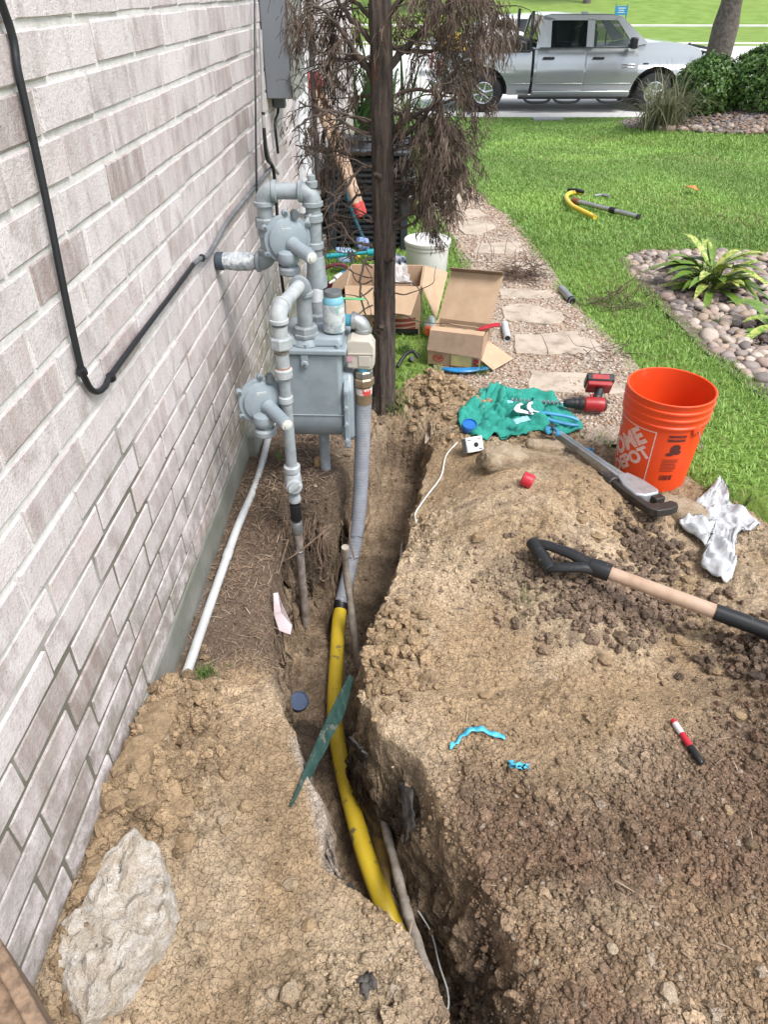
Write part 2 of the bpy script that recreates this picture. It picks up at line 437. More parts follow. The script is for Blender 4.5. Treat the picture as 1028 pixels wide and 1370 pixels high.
def soil_material(name, use_attr=True):
    m, nt, bs = newmat(name); pos = worldpos(nt)
    c = attr(nt)
    n = _noise(nt, 240, 4, .7, pos); n2 = _noise(nt, 55, 5, .65, pos)
    c = _mix(nt, c, (.62, .50, .38), _ramp(nt, n, .62, .80, 0, .45))
    c = _mix(nt, c, (.05, .036, .025), _ramp(nt, n2, .54, .74, 0, .60))
    nt.links.new(c, bs.inputs['Base Color']); bs.inputs['Roughness'].default_value = .93; bs.inputs['Specular IOR Level'].default_value = .25
    v = nt.nodes.new('ShaderNodeTexVoronoi'); v.inputs['Scale'].default_value = 190; nt.links.new(pos, v.inputs['Vector'])
    v2 = nt.nodes.new('ShaderNodeTexVoronoi'); v2.feature = 'DISTANCE_TO_EDGE'; v2.inputs['Scale'].default_value = 75
    ds = nt.nodes.new('ShaderNodeVectorMath'); ds.operation = 'ADD'; nn_ = nt.nodes.new('ShaderNodeTexNoise'); nn_.inputs['Scale'].default_value = 60; nn_.inputs['Detail'].default_value = 3; nt.links.new(pos, nn_.inputs['Vector'])
    sc_ = nt.nodes.new('ShaderNodeVectorMath'); sc_.operation = 'SCALE'; sc_.inputs['Scale'].default_value = .012; nt.links.new(nn_.outputs['Color'], sc_.inputs[0]); nt.links.new(pos, ds.inputs[0]); nt.links.new(sc_.outputs[0], ds.inputs[1]); nt.links.new(ds.outputs[0], v2.inputs['Vector'])
    b0 = _bump(nt, _ramp(nt, v2.outputs['Distance'], 0, .12), .75, .005, bs)
    b1 = _bump(nt, v.outputs['Distance'], .5, .004, bs, b0)
    b2 = _bump(nt, n2, .9, .014, bs, b1); _bump(nt, n, .7, .004, bs, b2)
    return m
M_SOIL = soil_material('soil')

ys = []; yv = .20
while yv < 3.15: ys.append(yv); yv += .0042+.0016*yv
ys = np.array(ys); nx, ny = 500, len(ys)
# columns crowd together where the trench faces are steep
xf = np.linspace(-.66, 1.80, 2400); GX = np.zeros((ny, nx))
for k, yy in enumerate(ys):
    xl0 = np.interp(yy, TY, TXL); xr0 = np.interp(yy, RY, TXR); on_ = float(sst(np.array((2.75-yy)/.1)))
    wgt = 1+on_*(7*np.exp(-((xf-xl0-.017)/.026)**4)+5.5*np.exp(-((xf-xr0+.02)/.065)**4)+(3*np.exp(-((xf+.20)/.05)**4) if yy > 1.85 else 0)) - .45*sst((xf-.9)/.4)
    cdf = np.cumsum(wgt); GX[k] = np.interp(np.linspace(cdf[0], cdf[-1], nx), cdf, xf)
GX[1:-1] = (GX[:-2]+GX[1:-1]*2+GX[2:])/4
GY = np.repeat(ys[:, None], nx, 1)
GZ = ground_z(GX, GY)
edge = dirt_mask(GX, GY)
GZd = GZ-.02*(1-edge)-.05*sst((GX-1.70)/.1)
V = np.stack([GX, GY, GZd], -1).reshape(-1, 3)
# pull undercut roughness sideways on the steep trench faces
tm = trench_mask(GX, GY); st = (tm*(1-tm)*4).reshape(-1)
w_, c_ = worley(V[:, 1]*26+fbm(V[:, 1]*30, V[:, 2]*30, 2, 95)*.5, V[:, 2]*26, 96)
V[:, 0] += st*(.030*fbm(V[:, 1]*11, V[:, 2]*17, 4, 91)+.012*fbm(V[:, 1]*45, V[:, 2]*50, 3, 92)+.020*(np.clip(.7-w_, 0, 1)*(c_-.2)))
V[:, 1] += st*(.022*fbm(V[:, 0]*11, V[:, 2]*17, 3, 93)+.010*fbm(V[:, 0]*45, V[:, 2]*50, 3, 94))
face_col = soil_col(GX, GY).reshape(-1, 3)
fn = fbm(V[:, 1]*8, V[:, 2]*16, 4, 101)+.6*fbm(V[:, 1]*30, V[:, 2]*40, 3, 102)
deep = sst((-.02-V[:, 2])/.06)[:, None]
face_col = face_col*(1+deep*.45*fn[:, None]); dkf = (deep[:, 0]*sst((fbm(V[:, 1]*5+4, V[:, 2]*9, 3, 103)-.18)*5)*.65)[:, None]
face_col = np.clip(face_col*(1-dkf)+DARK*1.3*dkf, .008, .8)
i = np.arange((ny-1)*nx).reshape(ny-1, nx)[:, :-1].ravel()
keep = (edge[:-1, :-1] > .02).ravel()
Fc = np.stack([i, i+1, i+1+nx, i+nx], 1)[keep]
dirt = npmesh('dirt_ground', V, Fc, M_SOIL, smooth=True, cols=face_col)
tag(dirt, 'freshly dug tan and red-brown soil with an open narrow trench beside the brick wall', 'soil', kind='structure')

# crumbs of soil, too many to count: sampled over the dug ground
def crumbs(n, seed, smin, smax, region, proto, pw=2.2, sink=.35):
    r = np.random.default_rng(seed)
    x = r.uniform(region[0], region[1], n*3); y = region[2]+(region[3]-region[2])*r.uniform(0, 1, n*3)**1.35
    dens = .05+.48*sst((fbm(x*3.1, y*3.1, 3, 77)+.2)*1.5)
    redz = sst((1.22-y)/.28)*sst((x-.02)/.16); dens = np.maximum(dens, redz)
    dens = dens*dirt_mask(x, y)*(1-.5*trench_mask(x, y))*(1-.8*bump(x, y, .37, 1.04, .18, .10, 1.5))
    strip = sst((-.30-x)/.1)*sst((y-1.25)/.1); dens = dens*(1-.7*strip)*(1-.7*bump(x, y, .25, 2.0, .13, .40, 1.5, -.3))
    k = r.uniform(0, 1, n*3) < dens; x, y = x[k][:n], y[k][:n]
    s = smin+(smax-smin)*r.uniform(0, 1, len(x))**pw
    z = ground_z(x, y)+s*(.5-sink)
    V, Fc, idx = pebbles(np.stack([x, y, z], 1), s, r, proto)
    c = soil_col(x, y)*r.uniform(.75, 1.28, (len(x), 1)); 
    pale = r.uniform(0, 1, len(x)) < .05; c[pale] = c[pale]*.3+np.array((.42, .34, .26))*.7
    return V, Fc, np.clip(c[idx], .01, .8)
def heap(cx, cy, rx, ry, n, seed, smin, smax, col):
    r = np.random.default_rng(seed); x = cx+rx*r.normal(0, .6, n); y = cy+ry*r.normal(0, .6, n); k = (trench_mask(x, y) < .15) & (x > -.60); x, y = x[k], y[k]; s = smin+(smax-smin)*r.uniform(0, 1, len(x))**2.2
    z = ground_z(x, y)+s*.25+.02*np.exp(-((x-cx)/rx)**2-((y-cy)/ry)**2)*r.uniform(0, 1, len(x)); V, Fc, idx = pebbles(np.stack([x, y, z], 1), s, r, ICO1, (.6, 1.), .17)
    return V, Fc, np.clip((col*r.uniform(.7, 1.3, (len(x), 1)))[idx], .01, .8)
A = [crumbs(24000, 1, .0014, .0052, (-.6, 1.1, .38, 2.0), ICO0, 1.6), crumbs(7000, 2, .003, .0095, (-.6, 1.4, .38, 2.9), ICO0, 2.2)]
o = 0; VV = []; FF = []; CC = []
for v_, f_, c_ in A: VV.append(v_); FF.append(f_+o); CC.append(c_); o += len(v_)
tag(npmesh('soil_crumbs', np.concatenate(VV), np.concatenate(FF), M_SOIL, dirt, False, np.concatenate(CC)), kind='stuff')
A = [crumbs(1100, 3, .007, .017, (-.6, 1.5, .40, 2.9), ICO1, 2.4, .55), heap(.60, 1.60, .22, .14, 1100, 41, .004, .015, BROWN*2.0), heap(.80, 1.86, .10, .12, 260, 42, .004, .015, BROWN*1.4), heap(1.0, 1.35, .16, .10, 420, 43, .004, .016, BROWN*1.3),
     heap(-.53, .98, .08, .20, 420, 44, .007, .022, TAN*.92), heap(-.55, .68, .05, .22, 170, 45, .006, .016, TAN*.75), heap(.13, 2.86, .15, .11, 420, 46, .008, .020, TAN*1.02), heap(-.02, 1.36, .09, .16, 240, 47, .007, .020, TAN*1.0), heap(1.0, .95, .16, .45, 420, 48, .006, .016, RED*.8)]
o = 0; VV = []; FF = []; CC = []
for v_, f_, c_ in A: VV.append(v_); FF.append(f_+o); CC.append(c_); o += len(v_)
tag(npmesh('small_clods', np.concatenate(VV), np.concatenate(FF), M_SOIL, dirt, True, np.concatenate(CC), 24), kind='stuff')

# the larger clods are pieces of their own
def clod_mat(name, col, col2):
    m, nt, bs = newmat(name); pos = worldpos(nt)
    n = _noise(nt, 30, 6, .7, pos); n2 = _noise(nt, 160, 4, .7, pos)
    c = _mix(nt, col, col2, _ramp(nt, n, .38, .62)); c = _mix(nt, c, (.05, .036, .024), _ramp(nt, n2, .58, .78, 0, .4))
    nt.links.new(c, bs.inputs['Base Color']); bs.inputs['Roughness'].default_value = .93; bs.inputs['Specular IOR Level'].default_value = .25
    b1 = _bump(nt, n, 1., .022, bs); _bump(nt, n2, .8, .006, bs, b1); return m
M_CLOD = clod_mat('clod_tan', tuple(TAN*1.15), tuple(TAN*.78)); M_CLODR = clod_mat('clod_brown', tuple(TAN*.62), tuple(BROWN*.9)); M_CLODD = clod_mat('clod_dark', tuple(DARK*2.5), tuple(BROWN*.9))
M_LIME = clod_mat('pale_lump', (.46, .37, .27), (.33, .24, .15))
cm = {}
for q, (mm, key) in enumerate(((M_CLOD, 't'), (M_CLODR, 'b'), (M_CLODD, 'd'), (M_LIME, 'p'))):
    cm[key] = [lump_mesh('clod', mm, (1, 1, .78), 10*q+s, 1, .20, .45, 2.2, 14) for s in range(5)]
CLODS = [(185, 975, 0.045, 't'), (205, 960, 0.034, 't'), (165, 1010, 0.04, 't'), (190, 1015, 0.036, 't'), (152, 1050, 0.034, 't'), (175, 1045, 0.042, 't'), (205, 1040, 0.036, 't'), (140, 1080, 0.024, 'b'), (225, 1065, 0.033, 't'), (190, 1078, 0.032, 't'), (128, 1108, 0.024, 'b'), (118, 1140, 0.022, 'b'), (112, 1165, 0.027, 'b'), (105, 1195, 0.019, 'b'), (230, 1110, 0.024, 't'), (250, 1130, 0.022, 't'), (212, 995, 0.026, 'p'), (140, 1060, 0.028, 'p'), (225, 945, 0.026, 't'), (245, 1085, 0.026, 't'), (262, 1062, 0.018, 't'), (98, 1335, 0.018, 'b'), (130, 1350, 0.016, 'b'), (200, 1300, 0.018, 'b'), (215, 1265, 0.015, 'b'), (390, 1185, 0.014, 'p'), (270, 1240, 0.014, 'p'), (390, 1335, 0.022, 'p'), (365, 1330, 0.014, 'p'), (330, 1265, 0.012, 'p'), (415, 1240, 0.014, 't'), (330, 1080, 0.014, 't'), (300, 1100, 0.013, 'p'), (640, 720, 0.024, 't'), (600, 770, 0.02, 't'), (560, 800, 0.022, 't'), (545, 850, 0.024, 't'), (510, 905, 0.026, 't'), (535, 925, 0.02, 't'), (500, 930, 0.022, 't'), (560, 880, 0.018, 't'), (690, 960, 0.022, 't'), (650, 930, 0.016, 't'), (620, 910, 0.014, 't'), (835, 640, 0.02, 'p'), (870, 720, 0.021, 'd'), (890, 745, 0.018, 'd'), (845, 700, 0.018, 'b'), (860, 745, 0.016, 'b'), (835, 745, 0.018, 't'), (800, 720, 0.022, 't'), (780, 690, 0.024, 't'), (760, 720, 0.022, 't'), (790, 860, 0.021, 'b'), (830, 850, 0.022, 'b'), (810, 885, 0.018, 'b'), (720, 840, 0.016, 'b'), (910, 860, 0.018, 'd'), (725, 880, 0.018, 'p'), (700, 860, 0.016, 't'), (690, 840, 0.013, 'b'), (950, 760, 0.022, 't'), (920, 780, 0.016, 't'), (990, 880, 0.019, 'd'), (1010, 910, 0.024, 'd'), (960, 900, 0.013, 'd'), (1015, 1010, 0.016, 'b'), (990, 960, 0.013, 'b'), (1005, 1130, 0.014, 'b'), (975, 1085, 0.011, 'b'), (930, 1170, 0.012, 'p'), (860, 1170, 0.012, 'p'), (895, 1330, 0.016, 'p'), (1005, 1310, 0.022, 'p'), (990, 1280, 0.016, 'p'), (1015, 1340, 0.016, 'b'), (700, 1150, 0.018, 'p'), (720, 1145, 0.014, 'p'), (740, 1215, 0.016, 'p'), (755, 1205, 0.014, 'p'), (640, 1110, 0.013, 'p'), (820, 1270, 0.012, 'p'), (780, 1190, 0.009, 'b'), (545, 530, 0.03, 't'), (565, 515, 0.028, 't'), (590, 520, 0.03, 't'), (610, 540, 0.026, 't'), (580, 545, 0.028, 't'), (555, 560, 0.024, 't'), (600, 560, 0.022, 't'), (530, 545, 0.018, 'b'), (620, 520, 0.016, 'b'), (575, 500, 0.024, 't')]
rc_ = random.Random(3)
for k, (px, py, s, key) in enumerate(CLODS):
    if key in 'bd' and (px < 300 or k % 2): key = 't'
    if key == 'p' and px > 600 and k % 3: continue
    if 480 < px < 800 and 690 < py < 970 and k % 3: continue
    p = on(px, py, 0); o = bpy.data.objects.new('clod', cm[key][k % 5]); COL.objects.link(o); o.parent = dirt
    o.location = (max(p.x, -.605+s), p.y, p.z+s*.25)
    o.scale = (s*rc_.uniform(.85, 1.2), s*rc_.uniform(.85, 1.2), s*rc_.uniform(.75, 1.05)); o.rotation_euler = (rc_.uniform(-.4, .4), rc_.uniform(-.4, .4), rc_.uniform(0, 6.3))

# --- lawn: ground sheet to the horizon, blades on top -------------
def lawn_sheet_mat():
    m, nt, bs = newmat('lawn_soil'); pos = worldpos(nt)
    n = _noise(nt, 1.1, 5, .6, pos); n2 = _noise(nt, 34, 5, .7, pos); n3 = _noise(nt, .09, 3, .5, pos)
    c = _mix(nt, (.135, .225, .038), (.225, .320, .075), _ramp(nt, n, .35, .65))
    c = _mix(nt, c, (.060, .110, .018), _ramp(nt, n2, .45, .70, 0, .55))
    c = _mix(nt, c, (.19, .25, .06), _ramp(nt, n3, .45, .7, 0, .6))
    nt.links.new(c, bs.inputs['Base Color']); bs.inputs['Roughness'].default_value = .9; bs.inputs['Specular IOR Level'].default_value = .15
    _bump(nt, n2, .8, .03, bs); return m
M_LAWN = lawn_sheet_mat()
def axis(a):
    out = []
    for (lo, hi, st) in a: out += list(np.arange(lo, hi, st))
    return np.array(out)
lx = axis([(-90, -10, 8), (-10, -1, .9), (-1, 8, .12), (8, 20, 1.), (20, 130, 8)]); ly = axis([(-30, -2, 7), (-2, 2, .4), (2, 18, .12), (18, 48, 1.5), (48, 190, 4)])
LX, LY = np.meshgrid(lx, ly); LZ = land_z(LX, LY)-.004
LZ = LZ - .70*sst((dirt_mask(LX, LY)-.55)/.4)*(LY < 3.3)*(LX < 2.6)
LZ = LZ - .25*sst((LY-STREET_Y0-.25)/.3)*sst((STREET_Y1-.6-LY)/.6)
LZ = LZ - .03*(rockbed_mask(LX, LY))-.015*path_mask(LX, LY) + .012*fbm(LX*1.3, LY*1.3, 3, 71)*(LY > 3.2)*(LY < 16)
i = np.arange((len(ly)-1)*len(lx)).reshape(len(ly)-1, len(lx))[:, :-1].ravel(); n_ = len(lx)
lawn = npmesh('lawn', np.stack([LX, LY, LZ], -1).reshape(-1, 3), np.stack([i, i+1, i+1+n_, i+n_], 1), M_LAWN, smooth=True)
tag(lawn, 'bright green mown front lawn sloping down to the street', 'lawn', kind='structure')

def blade_mat():
    m, nt, bs = newmat('grass_blade'); 
    nt.links.new(attr(nt), bs.inputs['Base Color']); bs.inputs['Roughness'].default_value = .5; bs.inputs['Specular IOR Level'].default_value = .35
    tr = nt.nodes.new('ShaderNodeBsdfTranslucent'); nt.links.new(attr(nt), tr.inputs['Color'])
    mx = nt.nodes.new('ShaderNodeMixShader'); mx.inputs[0].default_value = .35
    nt.links.new(bs.outputs[0], mx.inputs[1]); nt.links.new(tr.outputs[0], mx.inputs[2])
    nt.links.new(mx.outputs[0], nt.nodes['Material Output'].inputs['Surface']); return m
M_BLADE = blade_mat()
def leaf_blades(P, L, Wd, lean, az, cols):
    """bent blades, 5 verts / 3 tris each"""
    n = len(P); dx, dy = np.cos(az), np.sin(az); px_, py_ = -dy, dx
    b0 = P+np.stack([px_*Wd, py_*Wd, 0*Wd], 1)*.5; b1 = P-np.stack([px_*Wd, py_*Wd, 0*Wd], 1)*.5
    mid = P+np.stack([dx*L*lean*.35, dy*L*lean*.35, L*.62*np.sqrt(np.clip(1-.3*lean**2, .1, 1))], 1)
    m0 = mid+np.stack([px_*Wd, py_*Wd, 0*Wd], 1)*.42; m1 = mid-np.stack([px_*Wd, py_*Wd, 0*Wd], 1)*.42
    tip = P+np.stack([dx*L*lean, dy*L*lean, L*np.sqrt(np.clip(1-.75*lean**2, .06, 1))], 1)
    V = np.stack([b0, b1, m0, m1, tip], 1).reshape(-1, 3); k = (np.arange(n)*5)[:, None]
    Fc = np.concatenate([k+np.array([[0, 1, 3]]), k+np.array([[0, 3, 2]]), k+np.array([[2, 3, 4]])], 1).reshape(-1, 3)
    return V, Fc, np.repeat(cols, 5, 0)
def scatter_grass(n, x0, x1, y0, y1, L, Wd, seed):
    r = np.random.default_rng(seed); x = r.uniform(x0, x1, n); y = r.uniform(y0, y1, n)
    # only where the photograph looks
    u = (x+y*.034)/np.maximum(y*1.15, .1); k = (u < .60) & (u > -.22)
    ex = np.maximum.reduce([dirt_mask(x, y)*(y < 3.2), path_mask(x, y), rockbed_mask(x, y), bed2_mask(x, y)])
    th = r.uniform(0, 1, n)*.75+.1
    k &= ex < th; k &= (x > -.56) | (y > 8.7); k &= y < STREET_Y0-.02
    k &= ~((x < .0) & (y < 2.95)) & ~((x < .45) & (y < 3.1))
    k &= r.uniform(0, 1, n) < .55+.6*sst(fbm(x*1.7, y*1.7, 3, 99)+.6)
    k &= ~((bump(x, y, .05, 3.55, .25, .3) > .3) & (r.uniform(0, 1, n) < .6))
    x, y = x[k], y[k]; m = len(x)
    z = land_z(x, y)+.012*fbm(x*1.3, y*1.3, 3, 71)*(y > 3.2)*(y < 16)-.006
    l = L*r.uniform(.6, 1.3, m); wd = Wd*r.uniform(.7, 1.3, m)
    t = r.uniform(0, 1, m)[:, None]; g = fbm(x*.9, y*.9, 3, 55)[:, None]
    c = np.array((.155, .285, .050))*(1-t)+np.array((.300, .455, .125))*t
    c = c*(1+.30*g)+np.array((.03, .015, .0))*np.clip(g, 0, 1)
    stripe = .5+.5*np.sin((x*.80+y*.35)*4.2)[:, None]; c = c*(.93+.12*stripe)
    dry = r.uniform(0, 1, m) < .07+.30*((ex[k] > .02))+.25*sst((fbm(x*.8+3, y*.8, 3, 202)-.25)*3); c[dry] = c[dry]*.3+np.array((.27, .22, .10))*.7
    return leaf_blades(np.stack([x, y, z], 1), l, wd, r.uniform(.3, .98, m), r.uniform(0, 6.3, m), c)
G = [scatter_grass(120000, -.6, 3.4, 2.2, 5.6, .030, .0058, 1), scatter_grass(150000, -.6, 5.8, 5.3, 9.8, .036, .0085, 2), scatter_grass(170000, -2.4, 10.5, 9.4, 17, .044, .014, 3)]
o = 0; VV = []; FF = []; CC = []
for v_, f_, c_ in G: VV.append(v_); FF.append(f_+o); CC.append(c_); o += len(v_)
tag(npmesh('grass', np.concatenate(VV), np.concatenate(FF), M_BLADE, None, True, np.clip(np.concatenate(CC), .005, .6)), 'short green lawn grass growing between path, rock bed and street', 'grass', kind='stuff')

# --- flagstone path in pea gravel ---------------------------------
M_GRAV, nt, bs = newmat('pea_gravel_ground'); pos = worldpos(nt)
v = nt.nodes.new('ShaderNodeTexVoronoi'); v.inputs['Scale'].default_value = 85; nt.links.new(pos, v.inputs['Vector'])
c = _mix(nt, (.40, .31, .24), (.25, .185, .135), _ramp(nt, v.outputs['Color'], .2, .8)); n = _noise(nt, 2.4, 5, .6, pos)
c = _mix(nt, c, (.33, .275, .215), _ramp(nt, n, .42, .6)); nt.links.new(c, bs.inputs['Base Color']); bs.inputs['Roughness'].default_value = .9
_bump(nt, v.outputs['Distance'], .8, .01, bs)
py_ = np.arange(2.55, 8.25, .04); ps = np.linspace(0, 1, 30)
PXA, PYA = np.meshgrid(ps, py_); xl_ = np.interp(PYA, PY, PXL); xr_ = np.interp(PYA, PY, PXR); PXX = xl_-.02+(xr_-xl_+.04)*PXA
PZ = base_z(PXX, PYA)+.004+.008*fbm(PXX*5, PYA*5, 3, 66)-.02*sst((dirt_mask(PXX, PYA)-.4)/.4)
i = np.arange((len(py_)-1)*30).reshape(-1, 30)[:, :-1].ravel()
path = npmesh('garden_path', np.stack([PXX, PYA, PZ], -1).reshape(-1, 3), np.stack([i, i+1, i+31, i+30], 1), M_GRAV, smooth=True)
tag(path, 'curving garden path of pale flagstones set in pea gravel', 'path', kind='structure')
r = np.random.default_rng(21); n = 26000
y = 2.7+5.3*r.uniform(0, 1, n)**1.6; x = r.uniform(-.3, 1.2, n); k = (path_mask(x, y) > .5) & (dirt_mask(x, y) < .75) & (fbm(x*2.4, y*2.4, 3, 17) > -.45+.5*r.uniform(-1, 1, n))
x, y = x[k], y[k]; s = r.uniform(.004, .0095, len(x))*(1+.08*(y-3))
z = base_z(x, y)+.004+.008*fbm(x*5, y*5, 3, 66)+s*.15
pal = np.array([(.36, .27, .20), (.28, .19, .13), (.44, .36, .29), (.20, .14, .10), (.35, .22, .15), (.48, .42, .36)])
v_, f_, idx = pebbles(np.stack([x, y, z], 1), s, r, ICO0, (.4, .7), .10)
M_PEB, nt, bs = newmat('pebble'); nt.links.new(attr(nt), bs.inputs['Base Color']); bs.inputs['Roughness'].default_value = .75
tag(npmesh('pea_gravel', v_, f_, M_PEB, path, True, pal[r.integers(0, 6, len(x))][idx]*r.uniform(.8, 1.15, (len(x), 1))[idx]), kind='stuff')
M_FLAG = pm('flagstone', (.44, .365, .29), .85, col2=(.34, .275, .215), scale=7, bump=.5, bscale=60, bdist=.006, dirt=(.20, .16, .12), dscale=14, dlo=.52, dhi=.7)
def slab(name, px_poly, mat, parent, th=.028, lift=.013, seed=0):
    pts = []
    for (a, b) in px_poly:
        p = on(a, b); pts.append((p.x, p.y))
    out = []; rr = random.Random(seed)
    for q in range(len(pts)):
        a, b = pts[q], pts[(q+1) % len(pts)]
        for t in (0, .33, .66):
            j = .022 if t else .008
            out.append((a[0]+(b[0]-a[0])*t+rr.uniform(-j, j), a[1]+(b[1]-a[1])*t+rr.uniform(-j, j)))
    cx = sum(p[0] for p in out)/len(out); cy = sum(p[1] for p in out)/len(out); zc = float(base_z(cx, cy))+lift
    mb = MB(); mb.prism(out, zc-th, zc, lambda u, v, d: Vector((u, v, d+(u-cx)*.01)))
    return mb.build(name, mat, parent, smooth=False, bevel=.004)
FLAGS = [[(706,497),(800,503),(838,528),(768,530),(708,524)], [(690,450),(770,446),(800,462),(812,474),(745,476),(692,474)], [(668,412),(700,408),(752,420),(750,434),(706,434),(676,428)],
 [(664,388),(740,391),(736,401),(670,402)], [(640,327),(690,326),(708,338),(676,342),(632,340)], [(612,299),(650,298),(664,306),(644,315),(622,314)], [(606,284),(640,283),(656,291),(616,294)], [(592,263),(618,263),(624,272),(600,277),(590,272)], [(672,354),(720,352),(730,362),(690,368)]]
for q, pl in enumerate(FLAGS): slab('flagstone', pl, M_FLAG, path, seed=q)

# --- river rock bed ------------------------------------------------
M_BEDS = pm('bed_soil', (.17, .135, .10), .95, col2=(.09, .07, .05), scale=30, bump=.6, bscale=90, bdist=.01)
by = np.arange(2.2, 5.32, .05); bs_ = np.linspace(0, 1, 44); BXA, BYA = np.meshgrid(bs_, by); bl = np.interp(BYA, BY, BXL); BXX = bl-.03+(3.6-bl)*BXA
BZ = base_z(BXX, BYA)+.002-.03*sst((BXX-bl)/.3)+.012*fbm(BXX*4, BYA*4, 2, 12)
i = np.arange((len(by)-1)*44).reshape(-1, 44)[:, :-1].ravel()
bed = npmesh('rock_bed', np.stack([BXX, BYA, BZ], -1).reshape(-1, 3), np.stack([i, i+1, i+45, i+44], 1), M_BEDS, smooth=True)
tag(bed, 'planting bed of rounded river rocks cut into the lawn', 'rock bed', kind='structure')
rock_cols = [(.36, .285, .235), (.31, .225, .185), (.25, .205, .18), (.42, .35, .29), (.33, .245, .18), (.17, .14, .125)]
RM = [pm('river_rock_%d' % q, c, .6, col2=tuple(v*.75 for v in c), scale=26, bump=.25, bscale=120, dirt=(.16, .13, .10), dscale=22, damt=.5) for q, c in enumerate(rock_cols)]
rocks = [lump_mesh('river_rock', RM[q % 6], (1, .74, .52), 30+q, 1, .07, 0) for q in range(12)]
rr = random.Random(5); placed = []; tries = 0
while len(placed) < 285 and tries < 30000:
    tries += 1
    y = 2.45+2.75*rr.random(); x = 1.42+1.25*rr.random()
    if float(rockbed_mask(np.array([x]), np.array([y]))[0]) < .75: continue
    if (x+y*.034)/(y*1.15) > .62: continue
    s = rr.uniform(.024, .050)*(1.35 if rr.random() < .12 else 1)
    if any((x-a)**2+(y-b)**2 < (.78*(s+c))**2 for a, b, c in placed): continue
    if (x-1.84)**2+(y-4.40)**2 < .02: continue
    placed.append((x, y, s))
    o = bpy.data.objects.new('river_rock', rocks[rr.randrange(12)]); COL.objects.link(o); o.parent = bed
    o.location = (x, y, -.014+s*.32); o.scale = (s, s, s); o.rotation_euler = (rr.uniform(-.25, .25), rr.uniform(-.25, .25), rr.uniform(0, 6.3))
r = np.random.default_rng(31); n = 6000; x = r.uniform(1.4, 2.8, n); y = r.uniform(2.4, 5.25, n); k = rockbed_mask(x, y) > .5; x, y = x[k], y[k]; s = r.uniform(.007, .016, len(x))
v_, f_, idx = pebbles(np.stack([x, y, -.02+s*.3], 1), s, r, ICO0, (.5, .8), .1)
tag(npmesh('small_rocks', v_, f_, M_PEB, bed, True, (np.array(rock_cols)[r.integers(0, 6, len(x))]*.6)[idx]), kind='stuff')
n = 1900; x = r.uniform(1.4, 2.75, n); y = 2.4+2.85*r.uniform(0, 1, n); k = rockbed_mask(x, y) > .6; x, y = x[k], y[k]; s = r.uniform(.016, .036, len(x))
v_, f_, idx = pebbles(np.stack([x, y, -.014+s*.3], 1), s, r, ICO1, (.45, .7), .035)
tag(npmesh('filler_rocks', v_, f_, M_PEB, bed, True, (np.array(rock_cols)[r.integers(0, 6, len(x))]*r.uniform(.75, 1.1, (len(x), 1)))[idx]), kind='stuff')

# --- shrub bed near the street --------------------------------------
M_MULCH = pm('mulch', (.21, .145, .105), .95, col2=(.11, .075, .055), scale=16, bump=.7, bscale=60, bdist=.02)
mx = np.arange(3.0, 10.0, .1); my = np.arange(11.2, 16.8, .1); MX, MY = np.meshgrid(mx, my); MZ = land_z(MX, MY)+.012-.1*(1-sst((bed2_mask(MX, MY)-.15)/.3))
i = np.arange((len(my)-1)*len(mx)).reshape(len(my)-1, len(mx))[:, :-1].ravel(); n_ = len(mx)
bed2 = npmesh('shrub_bed', np.stack([MX, MY, MZ], -1).reshape(-1, 3), np.stack([i, i+1, i+1+n_, i+n_], 1), M_MULCH, smooth=True)
tag(bed2, 'raised brown mulch bed edged with rocks under the green shrubs', 'planting bed', kind='structure')
r = np.random.default_rng(8); n = 7500; x = r.uniform(3.2, 9.5, n); y = r.uniform(11.6, 16, n); k = (bed2_mask(x, y) > .5); x, y = x[k], y[k]
s = r.uniform(.02, .055, len(x)); v_, f_, idx = pebbles(np.stack([x, y, land_z(x, y)+.012], 1), s, r, ICO0, (.2, .5), .2)
cc = np.where(r.uniform(0, 1, (len(x), 1)) < .4, np.array([(.26, .17, .12)]), np.array([(.17, .15, .14)]))*r.uniform(.6, 1.3, (len(x), 1))
tag(npmesh('bark_mulch', v_, f_, M_PEB, bed2, True, cc[idx]), kind='stuff')
erc = [(.33, .235, .18), (.27, .18, .14), (.37, .30, .24), (.24, .20, .165)]
ERM = [pm('edge_rock_%d' % q, c, .8, col2=tuple(v*.7 for v in c), scale=14, bump=.3) for q, c in enumerate(erc)]
erk = [lump_mesh('edging_rock', ERM[q % 4], (1, .8, .6), 60+q, 1, .1, .2) for q in range(8)]
rr = random.Random(9)
for q in range(75):
    x = rr.uniform(3.7, 7.2)
    best = None
    for yy in np.arange(11.4, 14.6, .03):
        if float(bed2_mask(np.array([x]), np.array([yy]))[0]) > .5: best = yy; break
    if best is None: continue
    y = best+rr.uniform(.0, .5)**1.0*rr.random(); s = rr.uniform(.035, .085)
    o = bpy.data.objects.new('edging_rock', erk[rr.randrange(8)]); COL.objects.link(o); o.parent = bed2
    o.location = (x, y, float(land_z(x, y))+.02); o.scale = (s, s, s); o.rotation_euler = (rr.uniform(-.3, .3), rr.uniform(-.3, .3), rr.uniform(0, 6.3))

